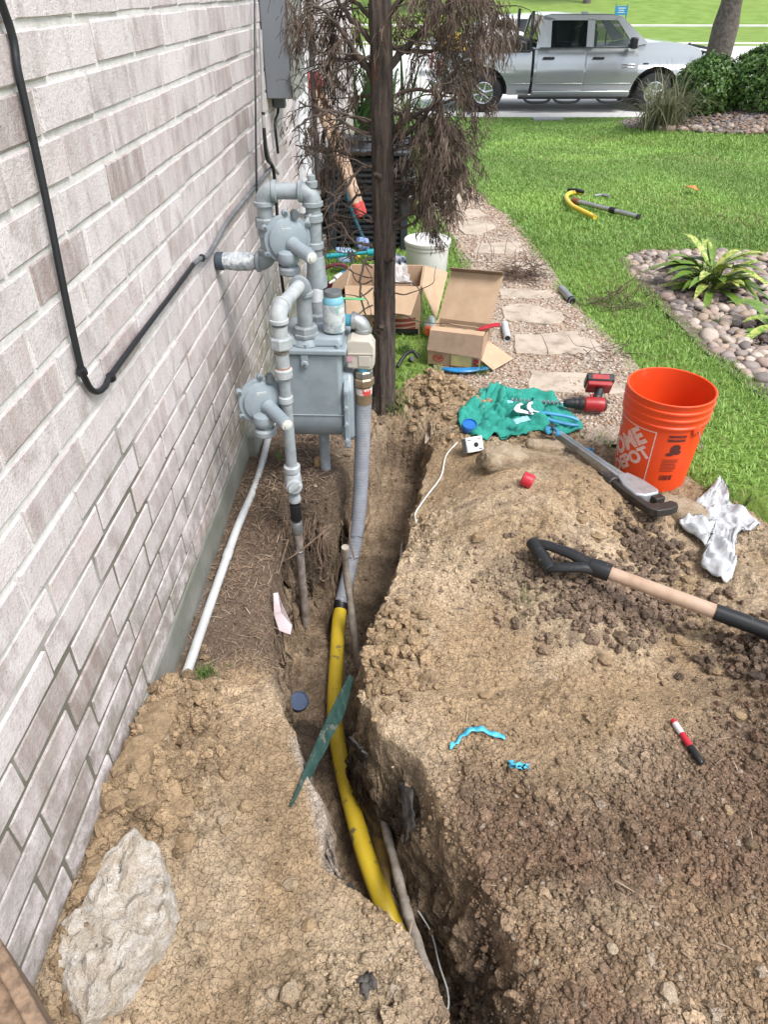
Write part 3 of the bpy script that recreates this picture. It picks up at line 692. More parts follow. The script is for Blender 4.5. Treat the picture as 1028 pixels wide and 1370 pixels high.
# --- street, kerbs, far pavement ------------------------------------
M_CONC = pm('concrete', (.60, .58, .55), .85, col2=(.54, .52, .49), scale=1.3, bump=.2, bscale=60, dirt=(.42, .40, .37), dscale=.7, dlo=.5, dhi=.75, damt=.4)
mb = MB(); z = STREET_Z
for xa in np.arange(-60, 90, 15): mb.add([(xa, STREET_Y0+.02, z), (xa+15, STREET_Y0+.02, z), (xa+15, STREET_Y1, z), (xa, STREET_Y1, z)], [(0, 1, 2, 3)])
tag(mb.build('street', M_CONC, smooth=False, fix=False), 'pale concrete street behind the lawn', 'street', kind='structure')
def kerb(y, s, nm, lab):
    mb = MB(); prof = [(0, -.12), (0, .0), (.03, .115), (.15, .118), (.15, -.12)]
    V = []
    for x in (-60, 90): V += [(x, y+s*a, STREET_Z+b) for a, b in prof]
    n = 5; mb.add(V, [(i, i+1, i+1+n, i+n) for i in range(n-1)]); tag(mb.build(nm, M_CONC, smooth=False), lab, 'kerb', kind='structure')
kerb(STREET_Y0+.10, -1, 'kerb', 'low concrete kerb between lawn and street')
kerb(STREET_Y1-.1, 1, 'far_kerb', 'concrete kerb on the far side of the street')
M_DIRTLINE = pm('pavement_edge', (.30, .27, .23), .9, scale=3)
mb = MB(); mb.box((20, 53, land_z(20., 53.)-.03), (150, 1.4, .12)); tag(mb.build('far_pavement', M_CONC, smooth=False), 'narrow concrete pavement crossing the lawn beyond the street', 'pavement', kind='structure')
# ================================================================= BRICK WALL OF THE HOUSE
WX = -.61; W0, W1 = -.4, 8.6; Z0 = .128; CH = .078; BL = .237; NC = 22
wall = thing('house_wall', (WX, 1.0, 0), 'long whitewashed pale brick house wall with green-stained footing on the left', 'wall')
def brick_mat(name, src):
    m, nt, bs = newmat(name); pos = worldpos(nt)
    if src == 'obj':
        oi = nt.nodes.new('ShaderNodeObjectInfo'); c0 = oi.outputs['Color']
    else: c0 = attr(nt)
    # vertical drag marks of the wire cut, pitted face, whitewash film
    mp = nt.nodes.new('ShaderNodeMapping'); mp.inputs['Scale'].default_value = (26, 26, 5); nt.links.new(pos, mp.inputs['Vector'])
    drag = _noise(nt, 1, 5, .65, mp.outputs[0]); pit = _noise(nt, 190, 3, .8, pos); mb_ = nt.nodes.new('ShaderNodeMapping'); mb_.inputs['Scale'].default_value = (13, 13, 8); nt.links.new(pos, mb_.inputs['Vector']); big = _noise(nt, 1, 6, .68, mb_.outputs[0], .4)
    c = _mix(nt, c0, (.62, .585, .58), _ramp(nt, drag, .42, .66, 0, .55))
    c = _mix(nt, c, (.16, .13, .125), _ramp(nt, pit, .55, .70, 0, .60)); c = _mix(nt, c, (.74, .71, .70), _ramp(nt, _noise(nt, 150, 4, .7, pos), .60, .74, 0, .5))
    c = _mix(nt, c, (.29, .235, .22), _ramp(nt, big, .50, .66, 0, .62))
    sp = nt.nodes.new('ShaderNodeSeparateXYZ'); nt.links.new(pos, sp.inputs[0])
    low = _ramp(nt, sp.outputs[2], .62, .10); far = _ramp(nt, sp.outputs[1], 1.9, 3.0)
    n3 = _noise(nt, 13, 5, .7, pos)
    mo = nt.nodes.new('ShaderNodeMath'); mo.operation = 'MULTIPLY'; nt.links.new(low, mo.inputs[0]); nt.links.new(_ramp(nt, n3, .38, .58), mo.inputs[1])
    mo2 = nt.nodes.new('ShaderNodeMath'); mo2.operation = 'MULTIPLY'; nt.links.new(mo.outputs[0], mo2.inputs[0]); mo2.inputs[1].default_value = .85
    c = _mix(nt, c, (.165, .145, .110), mo2.outputs[0])
    mo3 = nt.nodes.new('ShaderNodeMath'); mo3.operation = 'MULTIPLY'; nt.links.new(low, mo3.inputs[0]); nt.links.new(far, mo3.inputs[1])
    mo4 = nt.nodes.new('ShaderNodeMath'); mo4.operation = 'MULTIPLY'; nt.links.new(mo3.outputs[0], mo4.inputs[0]); nt.links.new(_ramp(nt, n3, .35, .60, 0, .8), mo4.inputs[1])
    c = _mix(nt, c, (.17, .18, .085), mo4.outputs[0])
    nt.links.new(c, bs.inputs['Base Color']); bs.inputs['Roughness'].default_value = .9; bs.inputs['Specular IOR Level'].default_value = .2
    b1 = _bump(nt, drag, .45, .005, bs); b2 = _bump(nt, _noise(nt, 110, 4, .7, pos), .5, .004, bs, b1); _bump(nt, pit, .7, .0022, bs, b2); return m
M_BR = brick_mat('brick_face', 'obj'); M_BRA = brick_mat('brick_face_far', 'attr')
m, nt, bs = newmat('mortar'); pos = worldpos(nt); sp = nt.nodes.new('ShaderNodeSeparateXYZ'); nt.links.new(pos, sp.inputs[0])
n = _noise(nt, 40, 5, .7, pos); n2 = _noise(nt, 220, 3, .7, pos); n3 = _noise(nt, 2.5, 4, .6, pos)
c = _mix(nt, (.60, .575, .55), (.49, .465, .44), _ramp(nt, n, .4, .65))
lo = nt.nodes.new('ShaderNodeMath'); lo.operation = 'ADD'; nt.links.new(sp.outputs[2], lo.inputs[0]); nt.links.new(_ramp(nt, n3, .3, .7, -.22, .22), lo.inputs[1])
low = _ramp(nt, lo.outputs[0], .72, .46)                       # algae and weathering on the lower joints
c = _mix(nt, c, (.125, .118, .090), low)
nt.links.new(c, bs.inputs['Base Color']); bs.inputs['Roughness'].default_value = .95
b1 = _bump(nt, n, .5, .006, bs); _bump(nt, n2, .5, .002, bs, b1); M_MORT = m
# backing: mortar bed 6 mm behind the brick faces, the footing, the upper wall above the view
mb = MB(); mb.box((WX-.0034-.10, (W0+W1)/2, 1.42), (.20, W1-W0, 2.60)); mortar = mb.build('mortar', M_MORT, wall, smooth=False)
M_FOOT, nt, bs = newmat('footing_concrete'); pos = worldpos(nt); n = _noise(nt, 6, 6, .65, pos); n2 = _noise(nt, 90, 4, .7, pos)
c = _mix(nt, (.215, .21, .185), (.125, .130, .100), _ramp(nt, n, .35, .62)); c = _mix(nt, c, (.13, .13, .11), _ramp(nt, n2, .58, .75, 0, .5))
nt.links.new(c, bs.inputs['Base Color']); bs.inputs['Roughness'].default_value = .92; _bump(nt, n2, .4, .004, bs)
mb = MB(); mb.box((WX-.10+.002, (W0+W1)/2, -.12), (.20, W1-W0, .478)); mb.build('footing', M_FOOT, wall, smooth=False, bevel=.006)
mb = MB(); mb.box((WX+.012, 3.9, -.1), (.05, 3.0, .40)); mb.build('footing_step', M_FOOT, wall, smooth=False, bevel=.01)
mb = MB(); mb.box((WX-2.2, (W0+W1)/2, 1.3), (4.0, W1-W0, 2.9)); mb.build('house_block', M_MORT, wall, smooth=False)
def brick_verts(L, Hh, seed):
    """a worn brick: chamfered face, slightly uneven arrises"""
    q = random.Random(seed); ch = .0024; dpt = .05; f = lambda a: q.uniform(-a, a)
    P = []
    for (y, z) in ((0, 0), (L, 0), (L, Hh), (0, Hh)): P.append((-dpt, y, z))
    o = [(0, 0), (L*.5, 0), (L, 0), (L, Hh), (L*.5, Hh), (0, Hh)]
    for (y, z) in o: P.append((-ch*1.2, y+f(.003), z+f(.0034)))
    for (y, z) in o:
        yy = min(max(y, ch), L-ch); zz = min(max(z, ch), Hh-ch); P.append((f(.0012), yy+f(.001), zz+f(.001)))
    Fc = [(0, 1, 6, 5, 4), (2, 3, 9, 8, 7), (1, 2, 7, 6), (3, 0, 4, 9)]
    for k in range(6): Fc.append((4+k, 4+(k+1) % 6, 10+(k+1) % 6, 10+k))
    Fc += [(10, 11, 14, 15), (11, 12, 13, 14)]
    return P, Fc
BV = [brick_verts(.2265, .0660, s) for s in range(14)]
bmesh_ = []
for s, (P, Fc) in enumerate(BV):
    mb = MB(); mb.add(P, Fc); me = bpy.data.meshes.new('brick'); me.from_pydata(mb.v, [], mb.f)
    bm = bmesh.new(); bm.from_mesh(me); bmesh.ops.recalc_face_normals(bm, faces=bm.faces); bm.to_mesh(me); bm.free()
    me.materials.append(M_BR); bmesh_.append(me)
def bcol(q):
    t = q.random(); k = q.uniform(.88, 1.10)
    if t < .66: c = (.545, .485, .480)
    elif t < .88: c = (.475, .405, .395)
    elif t < .96: c = (.40, .330, .315)
    else: c = (.31, .245, .23)
    return tuple(v*k for v in c)
q = random.Random(12); alls = []
for c in range(NC):
    off = (.914 if c % 2 == 0 else .845)
    for n in range(-8, 40):
        y0 = off+BL*n+.005
        if y0+BL < W0 or y0 > W1-.1: continue
        z = Z0+CH*c; yc = y0+.11; zc = z+.03
        # size in the picture
        v = Vector((WX, yc, zc))-_C; d = v.dot(_fw); vis = d > .2
        if vis:
            px = 514+F*v.dot(_rt)/d; py = 685-F*v.dot(_up)/d
            vis = -70 < px < 470 and -40 < py < 1420
            vv = Vector((WX, yc+BL/2, zc))-_C; vb = Vector((WX, yc-BL/2, zc))-_C
            wpx = abs(vv.dot(_rt)/vv.dot(_fw)-vb.dot(_rt)/vb.dot(_fw))*F
            area = wpx*F*.078/d
        alls.append((area if vis else -1, y0, z, c, bcol(q), q.randrange(14)))
alls.sort(key=lambda t: -t[0])
SV, SF, SCc = [], [], []; o = 0
for k, (area, y0, z, c, col, s) in enumerate(alls):
    prd = q.uniform(-.0012, .0022)
    if k < 300 and area > 0:
        ob = bpy.data.objects.new('brick', bmesh_[s]); COL.objects.link(ob); ob.parent = wall
        ob.location = (WX+prd, y0, z+q.uniform(-.0012, .0012)); ob.color = (*col, 1); ob.rotation_euler = (q.uniform(-.004, .004), 0, q.uniform(-.004, .004))
        continue
    P, Fc = BV[s]
    SV += [(a+WX+prd, b+y0, e+z) for a, b, e in P]; SF += [tuple(i+o for i in f) for f in Fc]; SCc += [col]*len(P); o += len(P)
me = bpy.data.meshes.new('far_bricks'); me.from_pydata(SV, [], SF); bm = bmesh.new(); bm.from_mesh(me); bmesh.ops.recalc_face_normals(bm, faces=bm.faces); bm.to_mesh(me); bm.free()
a = me.color_attributes.new('Col', 'FLOAT_COLOR', 'POINT'); a.data.foreach_set('color', np.concatenate([np.array(SCc), np.ones((len(SCc), 1))], 1).astype(np.float32).ravel())
me.materials.append(M_BRA); tag(link('brick_courses', me, wall, False), kind='stuff')
settle(wall)
# ================================================================= GAS METER AND ITS PIPEWORK
GREY1 = (.245, .285, .310)
M_MET = pm('meter_paint', GREY1, .42, col2=(.205, .242, .268), scale=11, mixlo=.42, mixhi=.6, bump=.12, bscale=140, bdist=.001, dirt=(.30, .33, .35), dscale=30, dlo=.56, dhi=.72, damt=.55)
M_MPIPE = pm('pipe_paint', (.270, .300, .315), .5, col2=(.185, .208, .222), scale=24, bump=.2, bscale=160, bdist=.001, dirt=(.33, .345, .35), dscale=26, dlo=.50, dhi=.68, damt=.6)
M_PALE = pm('chalky_pipe_paint', (.38, .40, .405), .55, col2=(.27, .29, .30), scale=30, bump=.2, bscale=160, bdist=.001, dirt=(.25, .22, .18), dscale=34, damt=.5)
M_CAPW = pm('pale_cap', (.62, .62, .58), .5, scale=40)
M_BOLT = pm('bolt_steel', (.13, .15, .165), .45, .4)
M_RUSTP = pm('rusty_pipe', (.17, .13, .105), .8, .1, col2=(.30, .27, .24), scale=30, bump=.4, bscale=120, dirt=(.07, .05, .04), dscale=20)
M_GALV = pm('galvanised', (.42, .43, .43), .42, .75, col2=(.30, .31, .32), scale=35, dirt=(.20, .18, .16), dscale=25, damt=.5)
M_TAPEK = pm('black_tape', (.012, .012, .013), .45, scale=40, bump=.2)
M_BRASS = pm('bronze_fitting', (.36, .27, .18), .42, .7, col2=(.26, .19, .125), scale=40)
M_BLUET = pm('blue_thread_tape', (.09, .36, .50), .5, scale=30, bump=.3)
M_PUTTY = pm('joint_putty', (.40, .42, .44), .7, col2=(.20, .23, .26), scale=50, bump=.8, bscale=70, bdist=.006, dirt=(.62, .62, .60), dscale=60, dlo=.5, dhi=.6)

gm = thing('gas_meter', (-.30, 2.2, .09), 'grey painted gas meter with two round regulators piped into the brick wall', 'gas meter')
def collar(mb, p, ax, r, l, seg=20):
    ax = Vector(ax).normalized(); mb.lathe([(r*.86, 0), (r, l*.15), (r, l*.85), (r*.86, l)], Vector(p)-ax*l/2, ax, seg)
def hexnut(mb, p, ax, r, l, n=8):
    ax = Vector(ax).normalized(); mb.lathe([(r*.92, 0), (r, l*.12), (r, l*.88), (r*.92, l)], Vector(p)-ax*l/2, ax, n)
def elbow(c, a, b, r, rb, name, mat, parent):
    """screwed elbow: bend with a raised band at each mouth"""
    mb = MB(); pts = arcpts(c, a, b, rb); mb.tube(pts, r, 18)
    collar(mb, pts[0] if (pts[0]-Vector(c)).dot(Vector(a)) > .001 else pts[-1], a, r*1.13, r*.5)
    q = [p for p in (pts[0], pts[-1])]
    for p, d in ((q[0], b if abs((q[0]-Vector(c)).normalized().dot(Vector(b).normalized())) > .9 else a), (q[1], a if abs((q[1]-Vector(c)).normalized().dot(Vector(a).normalized())) > .9 else b)):
        collar(mb, p, d, r*1.15, r*.55)
    return mb.build(name, mat, parent, angle=50)
Zv = Vector((0, 0, 1))
# ---- inlet riser
AX, AY = -.353, 1.90
def zA(py): return aty(390, py, AY).z
mb = MB(); mb.tube([(AX+.004, AY-.012, -.56), (AX, AY, zA(712))], .0150, 14); p_ = mb.build('buried_riser', M_RUSTP, gm)
mb = MB()
for py in (736,): collar(mb, (AX, AY, zA(py)), Zv, .0178, .010)
mb.build('coupling_band', M_GALV, p_)
mb = MB(); collar(mb, (AX, AY, zA(705)), Zv, .0185, .050); mb.build('coupling', M_GALV, gm)
mb = MB(); mb.lathe([(.0185, 0), (.0192, .004), (.0188, .055), (.0180, .06)], (AX, AY, zA(694)), Zv, 16); mb.build('black_tape_wrap', M_TAPEK, gm)
mb = MB(); mb.lathe([(.019, 0), (.021, .01), (.017, .025)], (AX, AY, zA(670)), Zv, 16); mb.build('valve_neck', M_PALE, gm)
vz = zA(644)
mb = MB(); mb.lathe([(.017, -.040), (.024, -.034), (.026, -.015), (.027, 0), (.026, .015), (.024, .034), (.018, .04)], (AX, AY, vz), Zv, 18)
mb.lathe([(.026, 0), (.026, .012), (.020, .016), (.020, .022), (.006, .024)], (AX+.004, AY-.018, vz-.002), (.35, -1, .1), 18); vb = mb.build('shutoff_valve', M_PALE, gm, angle=50)
mb = MB(); mb.box((AX+.012, AY-.044, vz+.004), (.010, .012, .046), Matrix.Rotation(.9, 3, 'Y')); mb.build('valve_lug', M_PALE, vb, bevel=.002)
mb = MB(); collar(mb, (AX, AY, vz+.050), Zv, .026, .024); mb.build('valve_collar', M_PALE, gm)
mb = MB(); mb.tube([(AX, AY, vz+.04), (AX, AY, zA(498))], .0172, 16); mb.build('riser_pipe', M_MPIPE, gm)
mb = MB(); mb.lathe([(.019, 0), (.026, .008), (.026, .030), (.020, .036)], (AX, AY, zA(507)), Zv, 18); c_ = mb.build('reducer', M_PALE, gm)
mb = MB(); mb.lathe([(.0195, 0), (.0215, .004), (.0195, .008)], (AX, AY, zA(494)), Zv, 16); mb.build('rust_ring', pm('rust', (.26, .11, .05), .9), c_)
mb = MB(); mb.tube([(AX, AY, zA(496)), (AX, AY, zA(468))], .0195, 16); mb.build('nipple', M_PALE, gm)
mb = MB(); mb.lathe([(.019, 0), (.0215, .002), (.0215, .006), (.019, .008), (.0215, .011), (.0205, .018)], (AX, AY, zA(473)), Zv, 16); mb.build('thread', M_RUSTP, gm)
mb = MB(); hexnut(mb, (AX, AY, zA(458)), Zv, .032, .034); mb.build('union_nut', M_PALE, gm, angle=20)
mb = MB(); mb.tube([(AX, AY, zA(455)), (AX, AY, zA(436))], .022, 16); mb.build('nipple', M_PALE, gm)
ez = zA(415); BXI, BYI = -.315, 2.13
dv = Vector((BXI-AX, BYI-AY, 0)).normalized()
elbow((AX, AY, ez), (0, 0, -1), dv, .0235, .030, 'elbow', M_PALE, gm)
mb = MB(); mb.tube([Vector((AX, AY, ez))+dv*.02, Vector((BXI, BYI, ez))-dv*.02], .0195, 16); mb.build('cross_nipple', M_PALE, gm)
elbow((BXI, BYI, ez), (0, 0, -1), -dv, .026, .034, 'elbow', M_MPIPE, gm)
# ---- meter case
MX0, MX1, MY0, MY1, MZ0, MZ1 = -.392, -.205, 2.085, 2.285, .250, .585
prof = [(MY0, MZ1-.012), (MY0, MZ0+.10)]
cy0 = (MY0+MY1)/2; rb = (MY1-MY0)/2
for k in range(1, 12):
    a = math.pi*k/12; prof.append((cy0-rb*math.cos(a), MZ0+.10-.10*math.sin(a)))
prof += [(MY1, MZ0+.10), (MY1, MZ1-.012)]
mb = MB(); mb.prism(prof, MX0, MX1, lambda u, v, d: Vector((d, u, v))); case = mb.build('meter_case', M_MET, gm, bevel=.012, bseg=3, angle=40)
mb = MB(); mb.tube([(MX0-.001, MY0-.001, MZ0+.115), (MX1+.001, MY0-.001, MZ0+.115)], .0022, 8); mb.build('seam', M_MET, case)
mb = MB(); mb.box((MX0-.006, cy0+.01, MZ0+.20), (.03, .14, .20)); mb.build('side_cover', M_MET, gm, bevel=.012, bseg=3)
mb = MB(); po = [(MY0+.012, MZ0+.02), (MY0+.06, MZ0-.012), (MY1-.05, MZ0-.012), (MY1-.01, MZ0+.04), (MY1-.01, MZ0+.22), (MY0+.05, MZ0+.245), (MY0+.004, MZ0+.20)]
mb.prism(po, MX1-.01, MX1+.034, lambda u, v, d: Vector((d, u, v))); sc_ = mb.build('side_cover', M_MET, gm, bevel=.014, bseg=3)
mb = MB(); po2 = [(MY0-.008, MZ0-.002), (MY0+.02, MZ0-.02), (MY0+.02, MZ0+.235), (MY0-.010, MZ0+.205)]
mb.prism(po2, MX1+.004, MX1+.022, lambda u, v, d: Vector((d, u, v))); mb.build('cover_flange', M_MET, sc_, bevel=.004)
for zz in (.03, .09, .15, .205):
    mb = MB(); hexnut(mb, (MX1+.012, MY0-.016, MZ0+zz), (0, 1, 0), .0065, .016, 6); mb.build('bolt', M_MET, sc_)
# lid
mb = MB(); mb.box(((MX0+MX1)/2+.004, cy0, MZ1), (.215, .222, .020)); mb.build('lid_flange', M_MET, gm, bevel=.006)
mb = MB(); mb.box(((MX0+MX1)/2+.004, cy0+.004, MZ1+.024), (.196, .19, .030), taper=(.9, .86)); lid = mb.build('lid', M_MET, gm, bevel=.010, bseg=3)
for (bx_, by_) in ((MX0+.015, MY0+.004), (-.31, MY0+.004), (MX1-.008, MY0+.004), (MX1-.008, MY1-.01), (MX0+.015, MY1-.01), (MX1-.005, cy0)):
    mb = MB(); hexnut(mb, (bx_, by_, MZ1+.004), Zv, .0085, .034, 6); mb.build('bolt', M_MET, lid)
mb = MB(); mb.lathe([(.012, 0), (.013, .004), (.011, .008)], (-.318, MY0-.004, MZ1-.040), (0, -1, 0), 14); mb.box((-.318, MY0-.003, MZ1-.024), (.022, .010, .034)); tagp = mb.build('badge_lug', M_MET, gm, bevel=.002)
mb = MB(); mb.lathe([(.0045, 0), (.004, .003)], (-.318, MY0-.0115, MZ1-.041), (0, -1, 0), 10); mb.build('rivet', M_BOLT, tagp)
# meter inlet: boss, swivel nut, pipe
mb = MB(); mb.lathe([(.046, 0), (.040, .012), (.034, .022)], (BXI, BYI, MZ1+.012), Zv, 20); mb.build('inlet_boss', M_MET, gm)
mb = MB(); mb.lathe([(.034, 0), (.041, .004), (.041, .012), (.037, .014), (.037, .032), (.030, .036)], (BXI, BYI, MZ1+.032), Zv, 8); mb.build('swivel_nut', M_MPIPE, gm, angle=20)
mb = MB(); mb.tube([(BXI, BYI, MZ1+.05), (BXI, BYI, ez-.02)], .0235, 18); mb.build('nipple', M_MPIPE, gm)
# ---- outlet riser up, across and into the wall
BX, BYO = -.292, 2.285; EZ = aty(412, 256, BYO).z; CXL = aty(356, 300, BYO).x
def zB(py): return aty(418, py, BYO).z
mb = MB(); hexnut(mb, (BX, BYO-.03, MZ1+.045), Zv, .037, .03); mb.tube([(BX, BYO-.03, MZ1+.02), (BX, BYO-.03, MZ1+.1)], .022, 16); mb.build('outlet_union', M_MPIPE, gm, angle=25)
mb = MB(); mb.tube([(BX, BYO-.03, MZ1+.09), (BX, BYO-.015, zB(386)), (BX, BYO, zB(380))], .021, 16); mb.build('nipple', M_PALE, gm)
mb = MB(); mb.lathe([(.020, 0), (.033, .008), (.034, .03), (.030, .055), (.0285, .085), (.026, .1), (.021, .104)], (BX, BYO, zB(386)), Zv, 20); mb.build('swage', M_MPIPE, gm)
mb = MB(); mb.tube([(BX, BYO, zB(352)), (BX, BYO, EZ-.02)], .0225, 18); mb.build('outlet_riser', M_MPIPE, gm)
for py, r_, l_ in ((350, .027, .016), (328, .028, .022), (291, .029, .026), (274, .0275, .014)):
    mb = MB(); collar(mb, (BX, BYO, zB(py)), Zv, r_, l_); mb.build('collar', M_MPIPE, gm)
elbow((BX, BYO, EZ), (0, 0, -1), (-1, 0, 0), .0275, .034, 'elbow', M_MPIPE, gm)
mb = MB(); mb.lathe([(.017, 0), (.018, .016), (.012, .018), (.012, .032), (.008, .034)], (BX, BYO, EZ+.012), Zv, 14); mb.build('plug', M_MPIPE, gm)
mb = MB(); mb.tube([(BX-.02, BYO, EZ), (CXL+.02, BYO, EZ)], .0228, 18); mb.build('cross_pipe', M_MPIPE, gm)
elbow((CXL, BYO, EZ), (0, 0, -1), (1, 0, 0), .0275, .034, 'elbow', M_MPIPE, gm)
zl = aty(362, 350, BYO).z
mb = MB(); mb.tube([(CXL, BYO, EZ-.02), (CXL, BYO, zl+.02)], .0228, 18); mb.build('drop_pipe', M_MPIPE, gm)
mb = MB(); hexnut(mb, (CXL, BYO, aty(358, 298, BYO).z), Zv, .033, .032); mb.build('union_nut', M_MPIPE, gm, angle=20)
mb = MB(); collar(mb, (CXL, BYO, aty(358, 310, BYO).z), Zv, .027, .03); mb.build('collar', M_MPIPE, gm)
elbow((CXL, BYO, zl), (0, 0, 1), (-1, 0, 0), .0275, .034, 'elbow', M_MPIPE, gm)
mb = MB(); mb.tube([(CXL-.02, BYO, zl), (WX+.045, BYO, zl)], .022, 18); mb.build('wall_pipe', M_RUSTP, gm)
mb = MB(); V0, F0 = ICO2
pts = []
for k in range(9): pts.append((CXL-.045-(CXL-.045-(WX+.012))*k/8, BYO, zl))
mb.tube(pts, [.024, .0275, .029, .0285, .030, .0275, .026, .025, .0262], 18); wp = mb.build('putty_wrap', M_PUTTY, gm)
mb = MB(); mb.lathe([(.0275, 0), (.028, .02), (.0265, .022)], (WX+.006, BYO, zl), (1, 0, 0), 18); mb.build('wall_sleeve', pm('sleeve_dark', (.05, .065, .085), .6), gm)
# ---- two regulators
def regulator(c, s=1.0, pre=''):
    c = Vector(c); a = Vector((.36, -.92, .06)).normalized(); u = -a.cross(Zv).normalized(); up = a.cross(u).normalized()
    mb = MB(); mb.lathe([(.020, -.040), (.040, -.034), (.058, -.016), (.060, -.010), (.070, -.009), (.072, -.005), (.072, .004), (.070, .008), (.061, .009), (.058, .012), (.056, .017), (.040, .022), (.022, .025), (.004, .025)], c, a, 36)
    case = mb.build('regulator_case', M_MET, gm, angle=24)
    for k in range(6):
        t = R(30+60*k); p = c+(u*math.cos(t)+up*math.sin(t))*.075*s
        mb = MB(); mb.lathe([(.0085, -.010), (.0095, -.006), (.0095, .008), (.0075, .012)], p, a, 10); e = mb.build('lug', M_MET, case)
        mb = MB(); hexnut(mb, p+a*.013, a, .0055, .006, 6); mb.build('bolt', M_BOLT, e)
    mb = MB(); mb.box(c+up*.024-u*.004+a*.0215, (.030, .026, .004), Matrix((u, up, a)).transposed()); mb.build('cast_lettering', M_PALE, case, bevel=.002)
    b = c+a*.022-up*.012+u*.012; ta = (a+u*-.32-up*.05).normalized(); ta = Vector((.62, -.77, -.14)).normalized()
    mb = MB(); mb.lathe([(.024, 0), (.0205, .012), (.0195, .09), (.0205, .096), (.019, .104)], b, ta, 22); tw = mb.build('spring_tower', M_MET, gm, angle=50)
    mb = MB(); mb.lathe([(.0165, 0), (.0165, .004), (.010, .005), (.010, .009), (.004, .010)], b+ta*.1035, ta, 18); mb.build('end_cap', M_CAPW, tw)
    d = c+a*.015-up*.050+u*-.012
    mb = MB(); mb.lathe([(.020, .0), (.030, .010), (.034, .024), (.030, .040), (.016, .046)], d+Vector((.010, -.012, -.020)), Zv, 20)
    mb.lathe([(.020, 0), (.024, .02), (.016, .04)], d+ta*.0, ta, 18); bo = mb.build('valve_body', M_MET, gm, angle=50)
    mb = MB(); q = d+Vector((.012, -.014, -.044)); mb.lathe([(.029, 0), (.033, .004), (.033, .018), (.028, .024)], q, Zv, 22); mb.build('outlet_flange', M_MPIPE, bo)
    e = c+u*.058+up*.030-a*.005
    mb = MB(); rot = Matrix((u, up, a)).transposed() @ Matrix.Rotation(-.62, 3, 'Z'); mb.box(e, (.022, .088, .024), rot, taper=(.8, .95)); mb.build('vent_hood', M_PALE, gm, bevel=.005)
    mb = MB(); mb.lathe([(.012, 0), (.012, .03)], c+up*.071+u*.028-a*.004, a, 12); mb.build('vent_boss', M_BOLT, case)
regulator(aty(353, 536, 1.905)+Vector((-.004, 0, 0)))
regulator(aty(384, 320, 2.235))
# link from lower regulator body to the riser
mb = MB(); p0 = aty(362, 530, 1.91); mb.tube([p0+Vector((0, .03, 0)), (AX, AY+.002, p0.z-.02)], .016, 14); mb.build('regulator_neck', M_MET, gm)
mb = MB(); collar(mb, (AX, AY, zA(534)), Zv, .0215, .024); mb.build('collar', M_PALE, gm)
mb = MB(); p0 = aty(384, 320, 2.235); mb.tube([p0+Vector((.02, .03, -.02)), (BX, BYO, p0.z-.05)], .018, 14); mb.build('regulator_neck', M_MET, gm)
# ---- stub that carries the meter
mb = MB(); mb.tube([(-.286, 2.20, -.04), (-.286, 2.20, MZ0+.03)], .0185, 16); mb.build('support_pipe', M_MPIPE, gm)
settle(gm)

# ---- jar of pipe compound standing on the meter
M_JARW = pm('jar_paste', (.52, .54, .54), .35, col2=(.30, .33, .36), scale=36, mixlo=.46, mixhi=.56, dirt=(.14, .32, .26), dscale=40, dlo=.56, dhi=.64, damt=.7, coat=.5)
jz = MZ1+.042; jx, jy = -.228, 2.15
jar = thing('jar', (jx, jy, jz), 'paste-smeared jar of pipe compound with blue neck on top of the gas meter', 'jar')
mb = MB(); mb.lathe([(.030, 0), (.0345, .004), (.035, .05), (.035, .083), (.033, .090)], (jx, jy, jz), Zv, 24); mb.build('jar_body', M_JARW, jar)
mb = MB(); mb.lathe([(.033, .088), (.0335, .098), (.028, .108), (.026, .112)], (jx, jy, jz), Zv, 24); mb.build('neck', pm('blue_jar_neck', (.16, .38, .48), .25, coat=.5), jar)
mb = MB(); mb.lathe([(.0255, .110), (.027, .112), (.027, .122), (.026, .126), (.020, .125)], (jx, jy, jz), Zv, 24); mb.build('jar_lid', pm('dull_lid', (.22, .24, .25), .4, .6), jar)
settle(jar)
gs = MB(); gs.box((jx+.062, jy+.010, jz+.098), (.070, .014, .004), Matrix.Rotation(.08, 3, 'Y') @ Matrix.Rotation(.15, 3, 'Z')); gs.box((jx+.022, jy+.006, jz+.100), (.03, .008, .006))
tag(gs.build('brush', pm('green_plastic', (.10, .40, .16), .35), bevel=.002), 'green plastic brush handle sticking out beside the jar neck', 'brush')

# ---- new riser: grey sleeve, bronze coupling, beige valve cover
RX, RY_ = -.146, 2.15
gr = thing('gas_riser', (RX, RY_, .0), 'new grey corrugated gas riser with bronze coupling and beige valve box beside the tree', 'pipe')
M_SLEEVE, nt, bs = newmat('grey_sleeve'); pos = worldpos(nt); n = _noise(nt, 20, 4, .6, pos)
c = _mix(nt, (.235, .250, .285), (.30, .315, .345), _ramp(nt, n, .4, .6)); d_ = _noise(nt, 14, 5, .7, pos); c = _mix(nt, c, (.20, .15, .10), _ramp(nt, d_, .58, .72, 0, .6))
nt.links.new(c, bs.inputs['Base Color']); bs.inputs['Roughness'].default_value = .38
sl = smooth_path([aty(487, 536, RY_), aty(485.5, 575, RY_-.002), aty(484, 615, RY_-.008), aty(482, 660, RY_-.02), aty(478, 705, RY_-.045), aty(470, 752, RY_-.09), aty(461, 790, RY_-.14), aty(456.5, 806, RY_-.17)], 34)
rs = [.0262+.0007*math.sin(k*2.1) for k in range(len(sl))]
mb = MB(); mb.tube(sl, rs, 22); slv = mb.build('sleeve', M_SLEEVE, gr, angle=80)
